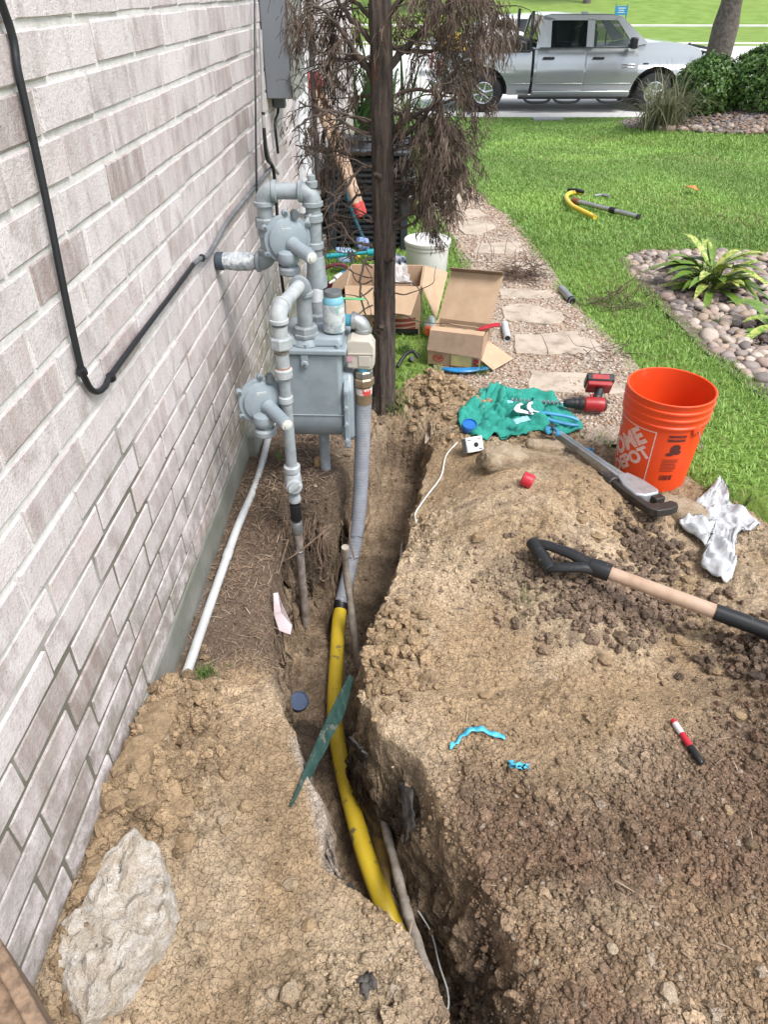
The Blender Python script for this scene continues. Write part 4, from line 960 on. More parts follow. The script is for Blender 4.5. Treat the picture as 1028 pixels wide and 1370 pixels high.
for (aa, bb, w_) in ((.60, .005, .02), (.69, -.004, .02)):
    q = sl[int(len(sl)*aa)]; t_ = (sl[int(len(sl)*aa)+1]-q).normalized(); u_, v__ = frame_from(t_); mb = MB()
    mb.tube([q+(u_*math.cos(k*.55)+v__*math.sin(k*.55))*.0275+t_*(bb*math.sin(k*.9)) for k in range(12)], .0012, 5, flat=1); mb.build('stray_root', pm('dark_root', (.05, .035, .025), .9), slv)
top = sl[0]
mb = MB(); mb.lathe([(.0275, 0), (.0275, .062), (.025, .064)], top+Vector((0, 0, -.006)), Zv, 22); cp_ = mb.build('bronze_barrel', M_BRASS, gr)
mb = MB(); mb.lathe([(.0279, .030), (.0281, .031), (.0281, .052), (.0279, .053)], top, Zv, 22); mb.build('red_and_white_sticker', [pm('sticker', (.62, .55, .52), .4, col2=(.5, .06, .05), scale=45, mixlo=.5, mixhi=.52)], cp_)
mb = MB(); mb.lathe([(.030, 0), (.035, .004), (.035, .026), (.031, .030)], top+Vector((0, 0, .058)), Zv, 8); mb.build('coupling_nut', M_BRASS, gr, angle=20)
mb = MB(); mb.lathe([(.029, 0), (.031, .004), (.031, .020), (.027, .024)], top+Vector((0, 0, .088)), Zv, 8); mb.build('hex_nipple', pm('dull_bronze', (.30, .27, .23), .42, .7), gr, angle=20)
mb = MB(); mb.lathe([(.020, 0), (.021, .004), (.0195, .016), (.018, .018)], top+Vector((0, 0, .110)), Zv, 18); mb.build('blue_thread_tape', M_BLUET, gr)
M_BEIGE = pm('beige_plastic', (.47, .43, .37), .45, col2=(.41, .37, .315), scale=9, dirt=(.35, .32, .28), dscale=30)
bc = top+Vector((-.006, .008, .172))
mb = MB(); mb.prism([(-.045, -.046), (.036, -.052), (.044, -.030), (.044, .026), (.030, .048), (-.030, .050), (-.045, .040)], -.034, .034, lambda u, v, d: Vector((bc.x+u, bc.y+d, bc.z+v)))
bb_ = mb.build('valve_cover', M_BEIGE, gr, bevel=.006, bseg=3)
mb = MB(); mb.box(bc+Vector((.0, -.0355, .004)), (.080, .004, .003)); mb.build('cover_seam', M_BEIGE, bb_)
mb = MB(); mb.box(bc+Vector((.012, -.035, -.020)), (.038, .004, .036)); mb.build('cover_panel', M_BEIGE, bb_, bevel=.0015)
mb = MB(); mb.box(bc+Vector((-.034, -.035, -.012)), (.018, .003, .018)); mb.build('pink_sticker', pm('pink_label', (.55, .30, .36), .5), bb_)
ec = bc+Vector((.006, .035, .085))
elbow(ec, (0, 0, -1), (-1, .1, 0), .024, .030, 'elbow', M_GALV, gr)
mb = MB(); mb.tube([ec+Vector((-.028, .002, 0)), ec+Vector((-.065, .006, 0))], .0185, 16); mb.build('blue_taped_nipple', M_BLUET, gr)
mb = MB(); mb.tube([ec+Vector((0, 0, -.02)), bc+Vector((0, .02, .03))], .018, 14); mb.build('nipple', M_GALV, gr)
settle(gr)
# ================================================================= PIPES AND THINGS IN AND BESIDE THE TRENCH
M_YEL = pm('yellow_gas_pipe', (.66, .47, .035), .38, col2=(.60, .42, .03), scale=16, dirt=(.17, .13, .085), dscale=17, dlo=.595, dhi=.64, damt=.92)
M_OLDY = pm('old_yellow_pipe', (.40, .25, .06), .6, col2=(.22, .15, .06), scale=18, dirt=(.12, .09, .06), dscale=12, dlo=.45, dhi=.6)
gy = thing('yellow_gas_pipe', (-.2, 1.4, -.4), 'new bright yellow plastic gas pipe with black coupling lying in the trench', 'pipe')
end = sl[-1]
yp = smooth_path([end+Vector((-.001, -.02, -.018)), atz(453, 832, -.385), atz(451, 870, -.40), atz(448, 925, -.405), atz(449, 970, -.395), atz(457, 1020, -.365), atz(470, 1075, -.335), atz(488, 1140, -.315), atz(508, 1195, -.305), atz(527, 1240, -.325), atz(543, 1280, -.37), atz(556, 1315, -.43)], 8)
mb = MB(); mb.tube(yp, .0248, 22); mb.build('pipe', M_YEL, gy)
mb = MB(); mb.tube([end+Vector((0, .006, .006)), end+Vector((-.0005, -.012, -.010)), end+Vector((-.001, -.03, -.028))], [.0262, .0272, .0262], 20); mb.build('black_coupling', M_TAPEK, gy); settle(gy)
op = smooth_path([atz(495, 1050, -.38), atz(503, 1095, -.36), atz(513, 1150, -.34), atz(525, 1205, -.34), atz(540, 1255, -.37)], 8)
mb = MB(); mb.tube(op, .021, 16); tag(mb.build('old_gas_pipe', M_OLDY), 'dirty old orange-yellow pipe under the new yellow pipe', 'pipe')
M_ROOT = pm('weathered_pipe', (.33, .285, .24), .85, col2=(.20, .165, .13), scale=28, bump=.6, bscale=60, bdist=.004, dirt=(.13, .10, .075), dscale=18)
mb = MB(); pp = smooth_path([atz(490, 1020, -.36), atz(499, 1045, -.32), atz(510, 1085, -.27), atz(527, 1150, -.21), atz(542, 1210, -.16), atz(556, 1255, -.12), atz(574, 1310, -.075), atz(594, 1372, -.03)], 6)
mb.tube(pp, [.010+.003*(k/len(pp))+.0012*math.sin(k*1.3) for k in range(len(pp))], 12); tag(mb.build('old_pipe', M_ROOT), 'long weathered grey pipe running down the near trench beside the yellow pipe', 'pipe')
mb = MB(); pp = smooth_path([atz(462, 732, .01), atz(463, 760, -.10), atz(468, 800, -.22), atz(474, 850, -.34), atz(481, 895, -.45)], 6)
mb.tube(pp, [.0125+.0015*math.sin(k*.9) for k in range(len(pp))], 12); tag(mb.build('old_pipe', M_ROOT), 'short pale dirt-crusted pipe slanting into the trench behind the yellow pipe', 'pipe')
# white conduit along the wall
M_PVC = pm('grey_white_conduit', (.47, .475, .47), .42, col2=(.40, .40, .39), scale=12, dirt=(.30, .27, .23), dscale=20, damt=.5)
cd = thing('conduit', (-.56, 2.0, 0), 'long pale grey conduit pipe lying on the soil along the wall footing', 'conduit')
cp = [on(362, 578, .0), on(345, 640), on(320, 705), on(296, 775), on(273, 840), on(250, 906)]
cp = smooth_path([Vector((p.x, p.y, .016+p.z*.4)) for p in cp], 5)
mb = MB(); mb.tube(cp, .0135, 14); mb.build('pipe', M_PVC, cd)
mb = MB(); q = cp[len(cp)//2]; t_ = (cp[len(cp)//2+1]-q).normalized(); collar(mb, q, t_, .0155, .05, 14); mb.build('sleeve_joint', M_PVC, cd)
mb = MB(); mb.tube([cp[0], cp[0]+Vector((.012, .03, .02)), cp[0]+Vector((.02, .04, .12))], .0135, 14); mb.build('upturn', M_PVC, cd); settle(cd)
# wires
M_WIRE = pm('white_wire', (.66, .65, .62), .45)
wp_ = [on(612, 596, .008), on(597, 612, .006), on(590, 640, .006), on(571, 666, .006), on(556, 690, .006), on(556, 706, .006), on(542, 724, .008), on(538, 735, .004), atz(536, 752, -.06), atz(534, 770, -.16)]
mb = MB(); mb.tube(smooth_path(wp_, 8), .0028, 8); tag(mb.build('white_wire', M_WIRE), 'thin white wire trailing from the small white box over the mound into the trench', 'wire')
wp_ = [atz(541, 1170, -.28), atz(547, 1203, -.24), atz(562, 1222, -.22), atz(578, 1250, -.22), atz(588, 1290, -.22), atz(599, 1325, -.22), atz(600, 1348, -.23), atz(593, 1358, -.24)]
mb = MB(); mb.tube(smooth_path(wp_, 8), .0020, 8); tag(mb.build('white_wire', M_WIRE), 'thin white wire hanging at the bottom of the near trench end', 'wire')
# green edging strip across the trench
M_EDGE = pm('green_edging', (.016, .044, .036), .45, col2=(.032, .066, .055), scale=40, dirt=(.25, .22, .18), dscale=30, dlo=.58, dhi=.70, damt=.7, bump=.3)
P1 = on(388, 1080, .004); P2 = atz(468, 902, .015); dirv = P2-P1; n_ = 22; mb = MB(); V = []
side = Vector((.42, -.05, -.90)).normalized(); th = dirv.normalized().cross(side).normalized()*.0016; q = random.Random(2)
for k in range(n_+1):
    t = k/n_; p = P1+dirv*t+Vector((0, 0, .018*math.sin(t*math.pi)))
    wd = .008+.038*math.sin(min(1, t*1.25)*math.pi*.62)*(1 if t < .8 else (1-(t-.8)*3)) ; wd = max(.004, wd)+q.uniform(-.004, .004)*(t > .2)
    V += [p+th, p-th, p+side*wd+th, p+side*wd-th]
Fc = []
for k in range(n_):
    a = 4*k; Fc += [(a, a+4, a+6, a+2), (a+1, a+3, a+7, a+5), (a, a+1, a+5, a+4), (a+2, a+6, a+7, a+3)]
Fc += [(0, 2, 3, 1), (4*n_, 4*n_+1, 4*n_+3, 4*n_+2)]
mb.add(V, Fc); tag(mb.build('edging_strip', M_EDGE, smooth=False), 'torn dark green lawn edging strip bridging the trench over the yellow pipe', 'edging')
# paper tag
M_PAPER = pm('paper', (.62, .52, .53), .7, col2=(.55, .44, .46), scale=40)
q8 = [(366, 795, .02), (372, 794, .02), (377, 809, .0), (391, 838, -.06), (389, 850, -.08), (374, 845, -.075), (367, 824, -.04)]
pts = [atz(a, b, z)+Vector((0, 0, .004)) for a, b, z in q8]; nn = (pts[3]-pts[0]).cross(pts[5]-pts[0]).normalized()*.0012
mb = MB(); cc_ = sum(pts, Vector())/7+nn*4; V = [p+nn for p in pts]+[p-nn for p in pts]+[cc_, cc_-nn*2]
Fc = [(k, (k+1) % 7, 14) for k in range(7)]+[((k+1) % 7+7, k+7, 15) for k in range(7)]+[(k, k+7, (k+1) % 7+7, (k+1) % 7) for k in range(7)]
mb.add(V, Fc); tag(mb.build('paper_tag', M_PAPER, smooth=False), 'crumpled pinkish white paper tag on the soil beside the deep pit', 'paper')
# caps
def cup(name, p, ax, r, h, mat, lab, cat, wall_=.0025):
    ax = Vector(ax).normalized(); mb = MB()
    mb.lathe([(0.0005, 0), (r*.92, 0), (r, .003), (r, h-.002), (r-.0006, h), (r-wall_, h), (r-wall_*1.2, .005), (.0005, .005)], p, ax, 26, closed=True)
    root = thing(name, p, lab, cat); mb.build('shell', mat, root, angle=50)
    mb = MB()
    for k in range(3): mb.lathe([(r, 0), (r+.0012, .001), (r, .002)], Vector(p)+ax*(h*.35+k*h*.2), ax, 26)
    mb.build('rib', mat, root); return settle(root)
M_CAPB = pm('blue_cap', (.012, .045, .13), .4, scale=30, dirt=(.15, .12, .09), dscale=40)
p = on(401, 946, .012); cup('pipe_stopper', p, (.1, -.55, .8), .031, .030, M_CAPB, 'dark blue plastic pipe cap lying in the bottom of the pit', 'stopper')
# roots hanging out of the undug soil under the meter
M_RT = pm('root', (.17, .115, .075), .9, col2=(.085, .058, .04), scale=50)
rr = random.Random(17); mb = MB()
for k in range(70):
    x = rr.uniform(-.41, -.17); y = rr.uniform(1.90, 2.02); z = gz(x, 2.04, False)-rr.uniform(0, .07)
    p = Vector((x, y, z)); pts = [p+Vector((0, .05, 0)), p]; d = Vector((rr.uniform(-.5, .5), -rr.uniform(.3, 1.0), -rr.uniform(.1, .9)))
    for s in range(rr.randint(3, 6)):
        d = (d+Vector((rr.uniform(-.5, .5), rr.uniform(-.3, .2), -rr.uniform(0, .7)))).normalized(); p = p+d*rr.uniform(.015, .032); pts.append(p.copy())
    r0 = rr.choice((.0008, .001, .0012, .0016, .0026)); mb.tube(pts, [r0*(1-.6*i/len(pts)) for i in range(len(pts))], 4)
for (pl) in ([(378, 722, .0), (374, 750, -.02), (366, 790, -.05)], [(386, 725, .0), (380, 745, -.01), (372, 772, -.04)], [(445, 705, .04), (425, 722, .02), (395, 745, -.02), (378, 755, -.05)], [(470, 700, .03), (468, 720, .0), (474, 750, -.05)]):
    mb.tube(smooth_path([atz(*a)+Vector((0, 0, .01)) for a in pl], 4), .0028, 6)
tag(mb.build('roots', M_RT), 'tangle of thin brown roots hanging from the cut soil below the gas meter', 'roots', kind='stuff')
# needles and litter on the old bed soil
def litter(n, seed, fx, L, W_, pal, dens, lift=.003):
    r = np.random.default_rng(seed); x = r.uniform(fx[0], fx[1], n); y = r.uniform(fx[2], fx[3], n); k = r.uniform(0, 1, n) < dens(x, y); x, y = x[k], y[k]; n = len(x)
    z = ground_z(x, y)+lift*r.uniform(.2, 1.6, n); a = r.uniform(0, 6.3, n); l = L*r.uniform(.4, 1.4, n); w_ = W_*r.uniform(.6, 1.4, n); tz = r.uniform(-.25, .25, n)*l
    d = np.stack([np.cos(a)*l, np.sin(a)*l, tz], 1); s = np.stack([-np.sin(a)*w_, np.cos(a)*w_, 0*w_], 1); P = np.stack([x, y, z], 1); m = P+d*.5+s*2.5*r.uniform(-1, 1, (n, 1))+np.array([0, 0, .002])
    V = np.stack([P-s, P+s, m-s, m+s, P+d-s*.4, P+d+s*.4], 1).reshape(-1, 3); i = (np.arange(n)*6)[:, None]
    Fc = np.concatenate([i+np.array([[0, 1, 3, 2]]), i+np.array([[2, 3, 5, 4]])], 1).reshape(-1, 4)
    return V, Fc, np.repeat(np.array(pal)[r.integers(0, len(pal), n)]*r.uniform(.7, 1.2, (n, 1)), 6, 0)
NP = [(.16, .10, .065), (.22, .15, .10), (.10, .065, .045), (.30, .22, .15)]
v_, f_, c_ = litter(9000, 5, (-.60, -.14, 1.30, 3.1), .032, .0009, NP, lambda x, y: (1-trench_mask(x, y))*(.25+.75*sst(fbm(x*6, y*6, 2, 8)+.5)))
tag(npmesh('needle_litter', v_, f_, M_PEB, None, False, c_), 'brown dead needles and bark litter on the soil strip beside the wall', 'litter', kind='stuff')
v_, f_, c_ = litter(700, 6, (-.1, 1.4, .45, 3.0), .030, .0012, NP, lambda x, y: (1-trench_mask(x, y))*.6)
tag(npmesh('straw_bits', v_, f_, M_PEB, dirt, False, c_), kind='stuff')
# black plastic scraps, charred wood and a black strip in the trench face
M_BLK = pm('black_sheeting', (.022, .020, .019), .6, col2=(.07, .06, .052), scale=30, bump=.6, bscale=50, bdist=.006)
def scrap(pxs, z, seed, lab, th=.004, mat=M_BLK, nm='plastic_scrap', cat='scrap', crumple=.010):
    q = random.Random(seed); n = 7; P = [[None]*n for _ in range(n)]
    a, b, c, d = [atz(x, y, zz) if z[0] < .04 or z[0] > .08 else on(x, y, .010) for (x, y), zz in zip(pxs, z)]
    mb = MB(); V = []
    for i in range(n):
        for j in range(n):
            s, t = i/(n-1), j/(n-1); p = (a*(1-s)+b*s)*(1-t)+(d*(1-s)+c*s)*t
            e = 1.6 if i in (0, n-1) or j in (0, n-1) else 1; V.append(p+Vector((q.uniform(-1, 1)*crumple*.6*e, q.uniform(-1, 1)*crumple*.6*e, q.uniform(-1, 1)*crumple)))
    Fc = [(i*n+j, (i+1)*n+j, (i+1)*n+j+1, i*n+j+1) for i in range(n-1) for j in range(n-1)]
    mb.add(V, Fc); o = mb.build(nm, mat, fix=False, angle=180); s_ = o.modifiers.new('thick', 'SOLIDIFY'); s_.thickness = th; return tag(o, lab, cat)
scrap([(447, 1176), (478, 1192), (505, 1226), (470, 1222)], (.02, -.02, -.06, .01), 1, 'crumpled black plastic sheet poking out of the left trench edge')
scrap([(536, 1046), (552, 1056), (556, 1104), (542, 1128)], (-.05, -.03, -.07, -.11), 2, 'thin black strip along the right trench edge', crumple=.005)  # narrow black strip set along the trench wall
scrap([(470, 985), (490, 1002), (492, 1030), (478, 1012)], (-.02, -.03, -.10, -.12), 3, 'dark flap of plastic beside the yellow pipe below the green strip')
scrap([(480, 1315), (498, 1305), (505, 1325), (488, 1342)], (.045, .045, .045, .045), 4, 'flat scrap of black plastic on the left bank near the bottom edge', crumple=.004)
scrap([(640, 1190), (655, 1200), (690, 1300), (672, 1310)], (-.10, -.08, -.10, -.16), 5, 'charred black strip in the right trench face near the bottom edge', crumple=.006)
scrap([(618, 1128), (632, 1126), (628, 1160), (617, 1166)], (-.06, -.05, -.08, -.10), 6, 'small black sliver stuck in the upper right trench face', crumple=.004)
# big pale flat stone on the left bank
M_STONE = clod_mat('pale_stone', (.60, .555, .495), (.44, .365, .28)); P8 = [(180, 1100), (212, 1140), (232, 1185), (226, 1230), (192, 1278), (150, 1330), (108, 1364), (84, 1330), (70, 1290), (82, 1240), (118, 1200), (146, 1135)]
zz = .150; pts = [atz(a, b, zz-.02*(b-1100)/260) for a, b in P8]; ctr = sum(pts, Vector())/len(pts)
bm = bmesh.new(); rings = []
for sc_, dz in ((.97, -.075), (1.0, -.035), (1.0, -.012), (.96, .003), (.82, .006), (.55, .007), (.28, .006)):
    q = random.Random(int(sc_*100)); ring = []
    for k, p in enumerate(pts):
        p2 = pts[(k+1) % len(pts)]
        for t in (0, .5):
            b = p.lerp(p2, t); ring.append(bm.verts.new(ctr+(b-ctr)*sc_*q.uniform(.97, 1.03)+Vector((0, 0, dz+q.uniform(-.004, .004)))))
    rings.append(ring)
for a, b in zip(rings[:-1], rings[1:]):
    for k in range(len(a)): bm.faces.new((a[k], a[(k+1) % len(a)], b[(k+1) % len(a)], b[k]))
bm.faces.new(rings[-1]); bm.faces.new(list(reversed(rings[0]))); bmesh.ops.triangulate(bm, faces=[f for f in bm.faces if len(f.verts) > 4])
bmesh.ops.subdivide_edges(bm, edges=bm.edges[:], cuts=2, use_grid_fill=True)
for v in bm.verts: v.co.z += .012*float(fbm(v.co.x*26, v.co.y*26, 4, 3))+.012*(float(clods(np.array(v.co.x*19), np.array(v.co.y*19), 5, .3)[0])-.6); v.co.x += .012*float(fbm(v.co.y*30, v.co.z*30, 3, 4)); v.co.y += .010*float(fbm(v.co.x*30, v.co.z*30, 3, 6))
bmesh.ops.recalc_face_normals(bm, faces=bm.faces); me = bpy.data.meshes.new('flat_stone'); bm.to_mesh(me); bm.free(); me.materials.append(M_STONE)
tag(link('flat_stone', me, None, True, 16), 'large flat pale limestone slab lying on the dirt against the wall, bottom left', 'stone')
# two squared lumps on the mound
def lump(px, py, size, rz, lab, mat, seed, tilt=0):
    p = on(px, py, 0); o = bpy.data.objects.new('stone_lump', lump_mesh('stone_lump', mat, size, seed, 2, .13, .75, 2.8)); COL.objects.link(o)
    o.location = (p.x, p.y, p.z+size[2]*.55); o.rotation_euler = (tilt, .05, rz); return tag(o, lab, 'stone')
lump(672, 622, (.095, .058, .044), .35, 'squared tan lump of dried clay under the small white box', M_LIME, 5, .15)
lump(728, 572+30, (.085, .04, .03), -.1, 'flat tan clay lump under the pliers at the towel edge', M_LIME, 8)
lump(905, 688, (.115, .060, .034), -.45, 'long tan clay block between the pipe wrench and the white rag', M_LIME, 6)
lump(428, 622, (.024, .018, .022), .3, 'small orange-brown stone under the gas meter support', pm('orange_stone', (.33, .22, .11), .85, bump=.5), 9)
# board at the lower left corner
M_BOARD, nt, bs = newmat('weathered_board'); pos = worldpos(nt); mp = nt.nodes.new('ShaderNodeMapping'); mp.inputs['Scale'].default_value = (60, 60, 5); nt.links.new(pos, mp.inputs['Vector'])
n = _noise(nt, 1, 6, .65, mp.outputs[0]); c = _mix(nt, (.27, .180, .115), (.13, .085, .055), _ramp(nt, n, .38, .62)); nt.links.new(c, bs.inputs['Base Color']); bs.inputs['Roughness'].default_value = .75; _bump(nt, n, .25, .0012, bs)
b0, b1 = atz(-8, 1243, .33), atz(70, 1382, .33); dirb = (b1-b0).normalized(); sideb = Vector((dirb.y, -dirb.x, 0)); sideb = -sideb if sideb.x > 0 else sideb
mb = MB(); mb.prism([(-.25, 0), (.40, 0), (.40, -.022), (-.25, -.022)], 0, .6, lambda u, v, d: b0+dirb*u+sideb*(-v)*1.0+Vector((0, 0, -d))); bo = thing('fence_board', (b0.x, b0.y, 0), 'dark brown weathered wooden fence board at the bottom left corner', 'board')
mb.build('plank', M_BOARD, bo, bevel=.003)
mb = MB(); mb.prism([(-.25, -.022), (.40, -.022), (.40, -.06), (-.25, -.06)], .04, .12, lambda u, v, d: b0+dirb*u+sideb*(-v)+Vector((0, 0, -d))); mb.build('rail', M_BOARD, bo, bevel=.003); settle(bo)
# ================================================================= CABLES, CONDUITS AND BOX ON THE WALL
M_CAB = pm('black_cable', (.012, .013, .016), .42, scale=30, bump=.15)
M_CABG = pm('painted_cable', (.16, .165, .175), .5, col2=(.07, .075, .08), scale=12)
cb = thing('wall_cable', (WX, 1.3, .85), 'thick black cable clipped to the brick wall in a sagging V', 'cable')
def wpt(px, py, off=.012): return atx(px, py, WX+off)
p0 = wpt(0, 0); pts = [Vector((WX+.012, p0.y-.13, p0.z+.32)), p0, wpt(24, 98), wpt(48, 205), wpt(66, 290), wpt(82, 372), wpt(96, 440), wpt(108, 492), wpt(114, 508), wpt(122, 521), wpt(131, 524), wpt(140, 517), wpt(147, 504), wpt(170, 472), wpt(200, 432), wpt(232, 390), wpt(260, 352)]
mb = MB(); mb.tube(smooth_path(pts, 6), .0062, 12); c1 = mb.build('cable_run', M_CAB, cb)
pts = [wpt(258, 354), wpt(268, 346), wpt(278, 342), wpt(290, 322), wpt(302, 300), wpt(320, 276), wpt(338, 254), wpt(352, 238), wpt(365, 222)]
mb = MB(); mb.tube(smooth_path(pts, 6), .0068, 10); mb.build('painted_cable_run', M_CABG, cb)
for (a, b) in ((109, 497), (148, 505), (270, 345)):
    p = wpt(a, b, .014); mb = MB(); mb.lathe([(.009, -.006), (.010, 0), (.009, .006)], p, (0, .3, -.95) if a != 270 else (0, .8, .4), 12); mb.tube([p+Vector((-.014, .010, -.006)), p+Vector((.004, .014, -.010))], .0035, 6); mb.build('cable_clip', M_CAB, cb)
settle(cb)
for (pl, r_, mat, lab) in (([(341, -60), (341, 60), (342, 150), (343, 235), (344, 262)], .0042, M_CAB, 'thin black cable running straight down the wall above the meter'),
  ([(348, 40), (351, 110), (353, 170), (358, 205), (365, 222), (372, 232)], .0075, pm('grey_cable', (.34, .33, .32), .5), 'loose pale grey cable hanging on the wall beside the grey box'),
  ([(352, 150), (354, 185), (357, 212), (366, 228), (371, 290), (374, 345), (380, 395), (384, 425)], .0075, M_CAB, 'black cable dropping behind the upper regulator to the ground'),
  ([(372, 118), (372, 150), (368, 165), (372, 205)], .006, M_CAB, 'short black cable looping out under the grey box')):
    mb = MB(); mb.tube(smooth_path([wpt(a, b, .02) for a, b in pl], 5), r_, 8); tag(mb.build('wall_cable', mat), lab, 'cable')
# utility box
M_BOXG = pm('grey_box_paint', (.185, .198, .215), .5, col2=(.16, .172, .19), scale=4); M_BOXS = pm('box_side_grey', (.26, .265, .25), .55)  # outward side set to a lighter grey than the box body
ub = thing('utility_box', (WX, 3.6, 1.1), 'dark grey metal utility box mounted on the brick wall above the meter', 'utility box')
mb = MB(); mb.box((WX+.055, 3.62, 1.46), (.108, .34, .70)); mb.build('box_body', M_BOXG, ub, bevel=.004)
mb = MB(); mb.box((WX+.116, 3.62, 1.46), (.012, .35, .71)); dr = mb.build('box_door', M_BOXS, ub, bevel=.003)
for z in (1.16, 1.3): 
    mb = MB(); mb.tube([(WX+.112, 3.44, z), (WX+.112, 3.44, z+.05)], .006, 8); mb.build('hinge', M_GALV, dr)
mb = MB(); mb.box((WX+.030, 3.60, 1.085), (.05, .05, .05)); mb.build('cable_gland', M_BOXG, ub, bevel=.004); settle(ub)
# conduits
M_WPVC = pm('white_downpipe', (.66, .67, .69), .45, col2=(.57, .58, .60), scale=6, dirt=(.28, .25, .22), dscale=9, damt=.6)
for (px, py, yy, r_, mat, lab, cat) in ((400, 150, 4.25, .052, M_WPVC, 'fat white vertical downpipe on the wall behind the gas meter', 'downpipe'), (379, 180, 4.0, .017, M_WPVC, 'slim white conduit left of the fat white downpipe', 'conduit'),
  (387, 200, 4.15, .014, M_GALV, 'narrow galvanised conduit tight against the white downpipe', 'conduit'), (421, 160, 4.75, .014, pm('dark_conduit', (.05, .048, .05), .5), 'thin dark conduit right of the fat white downpipe', 'conduit')):
    p = aty(px, py, yy); root = thing('downpipe' if cat == 'downpipe' else 'conduit', (p.x, yy, 0), lab, cat)
    mb = MB(); mb.tube([(p.x, yy, -.02), (p.x, yy, 2.4)], r_, 18); mb.build('pipe', mat, root)
    for z in (.45, 1.1, 1.8):
        mb = MB(); mb.lathe([(r_+.001, 0), (r_+.004, .002), (r_+.004, .022), (r_+.001, .024)], (p.x, yy, z), Zv, 18); mb.box((p.x/2+WX/2, yy, z+.012), (abs(p.x-WX), .02, .02)); mb.build('strap', M_GALV, root)
    settle(root)
# ================================================================= BUCKET, TOOLS AND RAGS
def frame_mat(o, x, z=(0, 0, 1)):
    """matrix with local X along x and local Z as near z as possible"""
    x = Vector(x).normalized(); z = Vector(z); y = z.cross(x).normalized(); z = x.cross(y)
    m = Matrix((x, y, z)).transposed().to_4x4(); m.translation = Vector(o); return m
def place(root, m):
    root.matrix_world = m
    root.location = m.to_translation(); root.rotation_euler = m.to_euler(); return root
# ---- orange bucket
M_OR = pm('orange_plastic', (.72, .068, .012), .42, col2=(.66, .058, .010), scale=5, dirt=(.34, .13, .07), dscale=13, dlo=.58, dhi=.74, damt=.55, spec=.45, sss=.0)
M_WPR = pm('white_print', (.66, .36, .30), .5, col2=(.70, .50, .44), scale=120); M_KPR = pm('black_print', (.10, .02, .015), .55)
BKX, BKY = .925, 2.345; BKZ = gz(BKX, BKY, False)-.004
bk = thing('bucket', (BKX, BKY, BKZ), 'orange plastic bucket with white square logo standing at the lawn edge', 'bucket')
R0, R1, BH = .1300, .1490, .368
def rad(h): return R0+(R1-R0)*h/BH
prof = [(.001, 0), (R0-.006, 0), (R0, .006), (rad(.27), .270), (rad(.272)+.006, .273), (rad(.28)+.006, .279), (rad(.283)+.001, .283), (rad(.30)+.001, .300), (rad(.303)+.006, .303), (rad(.309)+.006, .309), (rad(.312)+.001, .312),
        (rad(.328)+.001, .328), (rad(.331)+.006, .331), (rad(.337)+.006, .337), (rad(.34)+.001, .340), (R1+.001, .358), (R1+.0035, .361), (R1+.0035, .366), (R1, .368), (R1-.004, .366), (R1-.005, .350), (rad(.2)-.004, .2), (R0-.004, .010), (.001, .010)]
mb = MB(); mb.lathe(prof, (0, 0, 0), Zv, 64, closed=True); shell = mb.build('bucket_shell', M_OR, bk, angle=40)
TH0 = math.atan2(-BKY, -BKX)                 # towards the path side
def cyl(u, v, off=.0009, th0=0.):
    t = TH0+th0+u/.138; r_ = rad(v)+off; return Vector((math.cos(t)*r_, math.sin(t)*r_, v))
def patch(mb, poly, th0, off=.0009, n=6):
    """flat outline wrapped on the bucket: dense quads"""
    (u0, v0), (u1, v1), (u2, v2), (u3, v3) = poly; V = []; 
    for i in range(n+1):
        for j in range(n+1):
            s, t = i/n, j/n; u = (u0*(1-s)+u1*s)*(1-t)+(u3*(1-s)+u2*s)*t; v = (v0*(1-s)+v1*s)*(1-t)+(v3*(1-s)+v2*s)*t; V.append(cyl(u, v, off, th0))
    mb.add(V, [(i*(n+1)+j, (i+1)*(n+1)+j, (i+1)*(n+1)+j+1, i*(n+1)+j+1) for i in range(n) for j in range(n)])
def text_mesh(body, size, bold=.0, cond=1.0):
    cu = bpy.data.curves.new('lettering', 'FONT'); cu.body = body; cu.size = size; cu.offset = bold; cu.align_x = 'CENTER'; cu.align_y = 'CENTER'; cu.resolution_u = 3
    to = bpy.data.objects.new('lettering', cu); COL.objects.link(to); bpy.context.view_layer.update()
    me = bpy.data.meshes.new_from_object(to.evaluated_get(bpy.context.evaluated_depsgraph_get()))
    bm = bmesh.new(); bm.from_mesh(me); bmesh.ops.triangulate(bm, faces=bm.faces)
    bmesh.ops.subdivide_edges(bm, edges=[e for e in bm.edges if e.calc_length() > size*.12], cuts=2)
    out = ([(v.co.x*cond, v.co.y) for v in bm.verts], [tuple(v.index for v in f.verts) for f in bm.faces]) if not bm.verts.ensure_lookup_table() else None
    bm.free(); bpy.data.objects.remove(to); bpy.data.meshes.remove(me); return out
LT = R(-50); SQ = .113; lc = .142            # logo centre: angle to the left of the side facing the photographer
# thin square frame
mb = MB()
for (a, b, c, d) in ((-SQ, -SQ, SQ, -SQ+.004), (-SQ, SQ-.004, SQ, SQ), (-SQ, -SQ, -SQ+.004, SQ), (SQ-.004, -SQ, SQ, SQ)):
    patch(mb, [(a, lc+b), (c, lc+b), (c, lc+d), (a, lc+d)], LT, n=10)
lg = mb.build('logo_frame', M_WPR, bk, smooth=True, fix=False)
ca, sa = math.cos(R(45)), math.sin(R(45))
for body, size, du, dv, bold, cond in (('THE', .036, -.062, .066, .0012, .9), ('HOME', .084, -.008, .008, .0042, .92), ('DEPOT', .064, .034, -.038, .0034, .92)):
    P, Fc = text_mesh(body, size, bold, cond); mb = MB()
    mb.add([cyl(x*ca-y*sa+du, x*sa+y*ca+dv+lc, .0010, LT) for x, y in P], Fc); mb.build('logo_lettering', M_WPR, bk, smooth=True, fix=False)
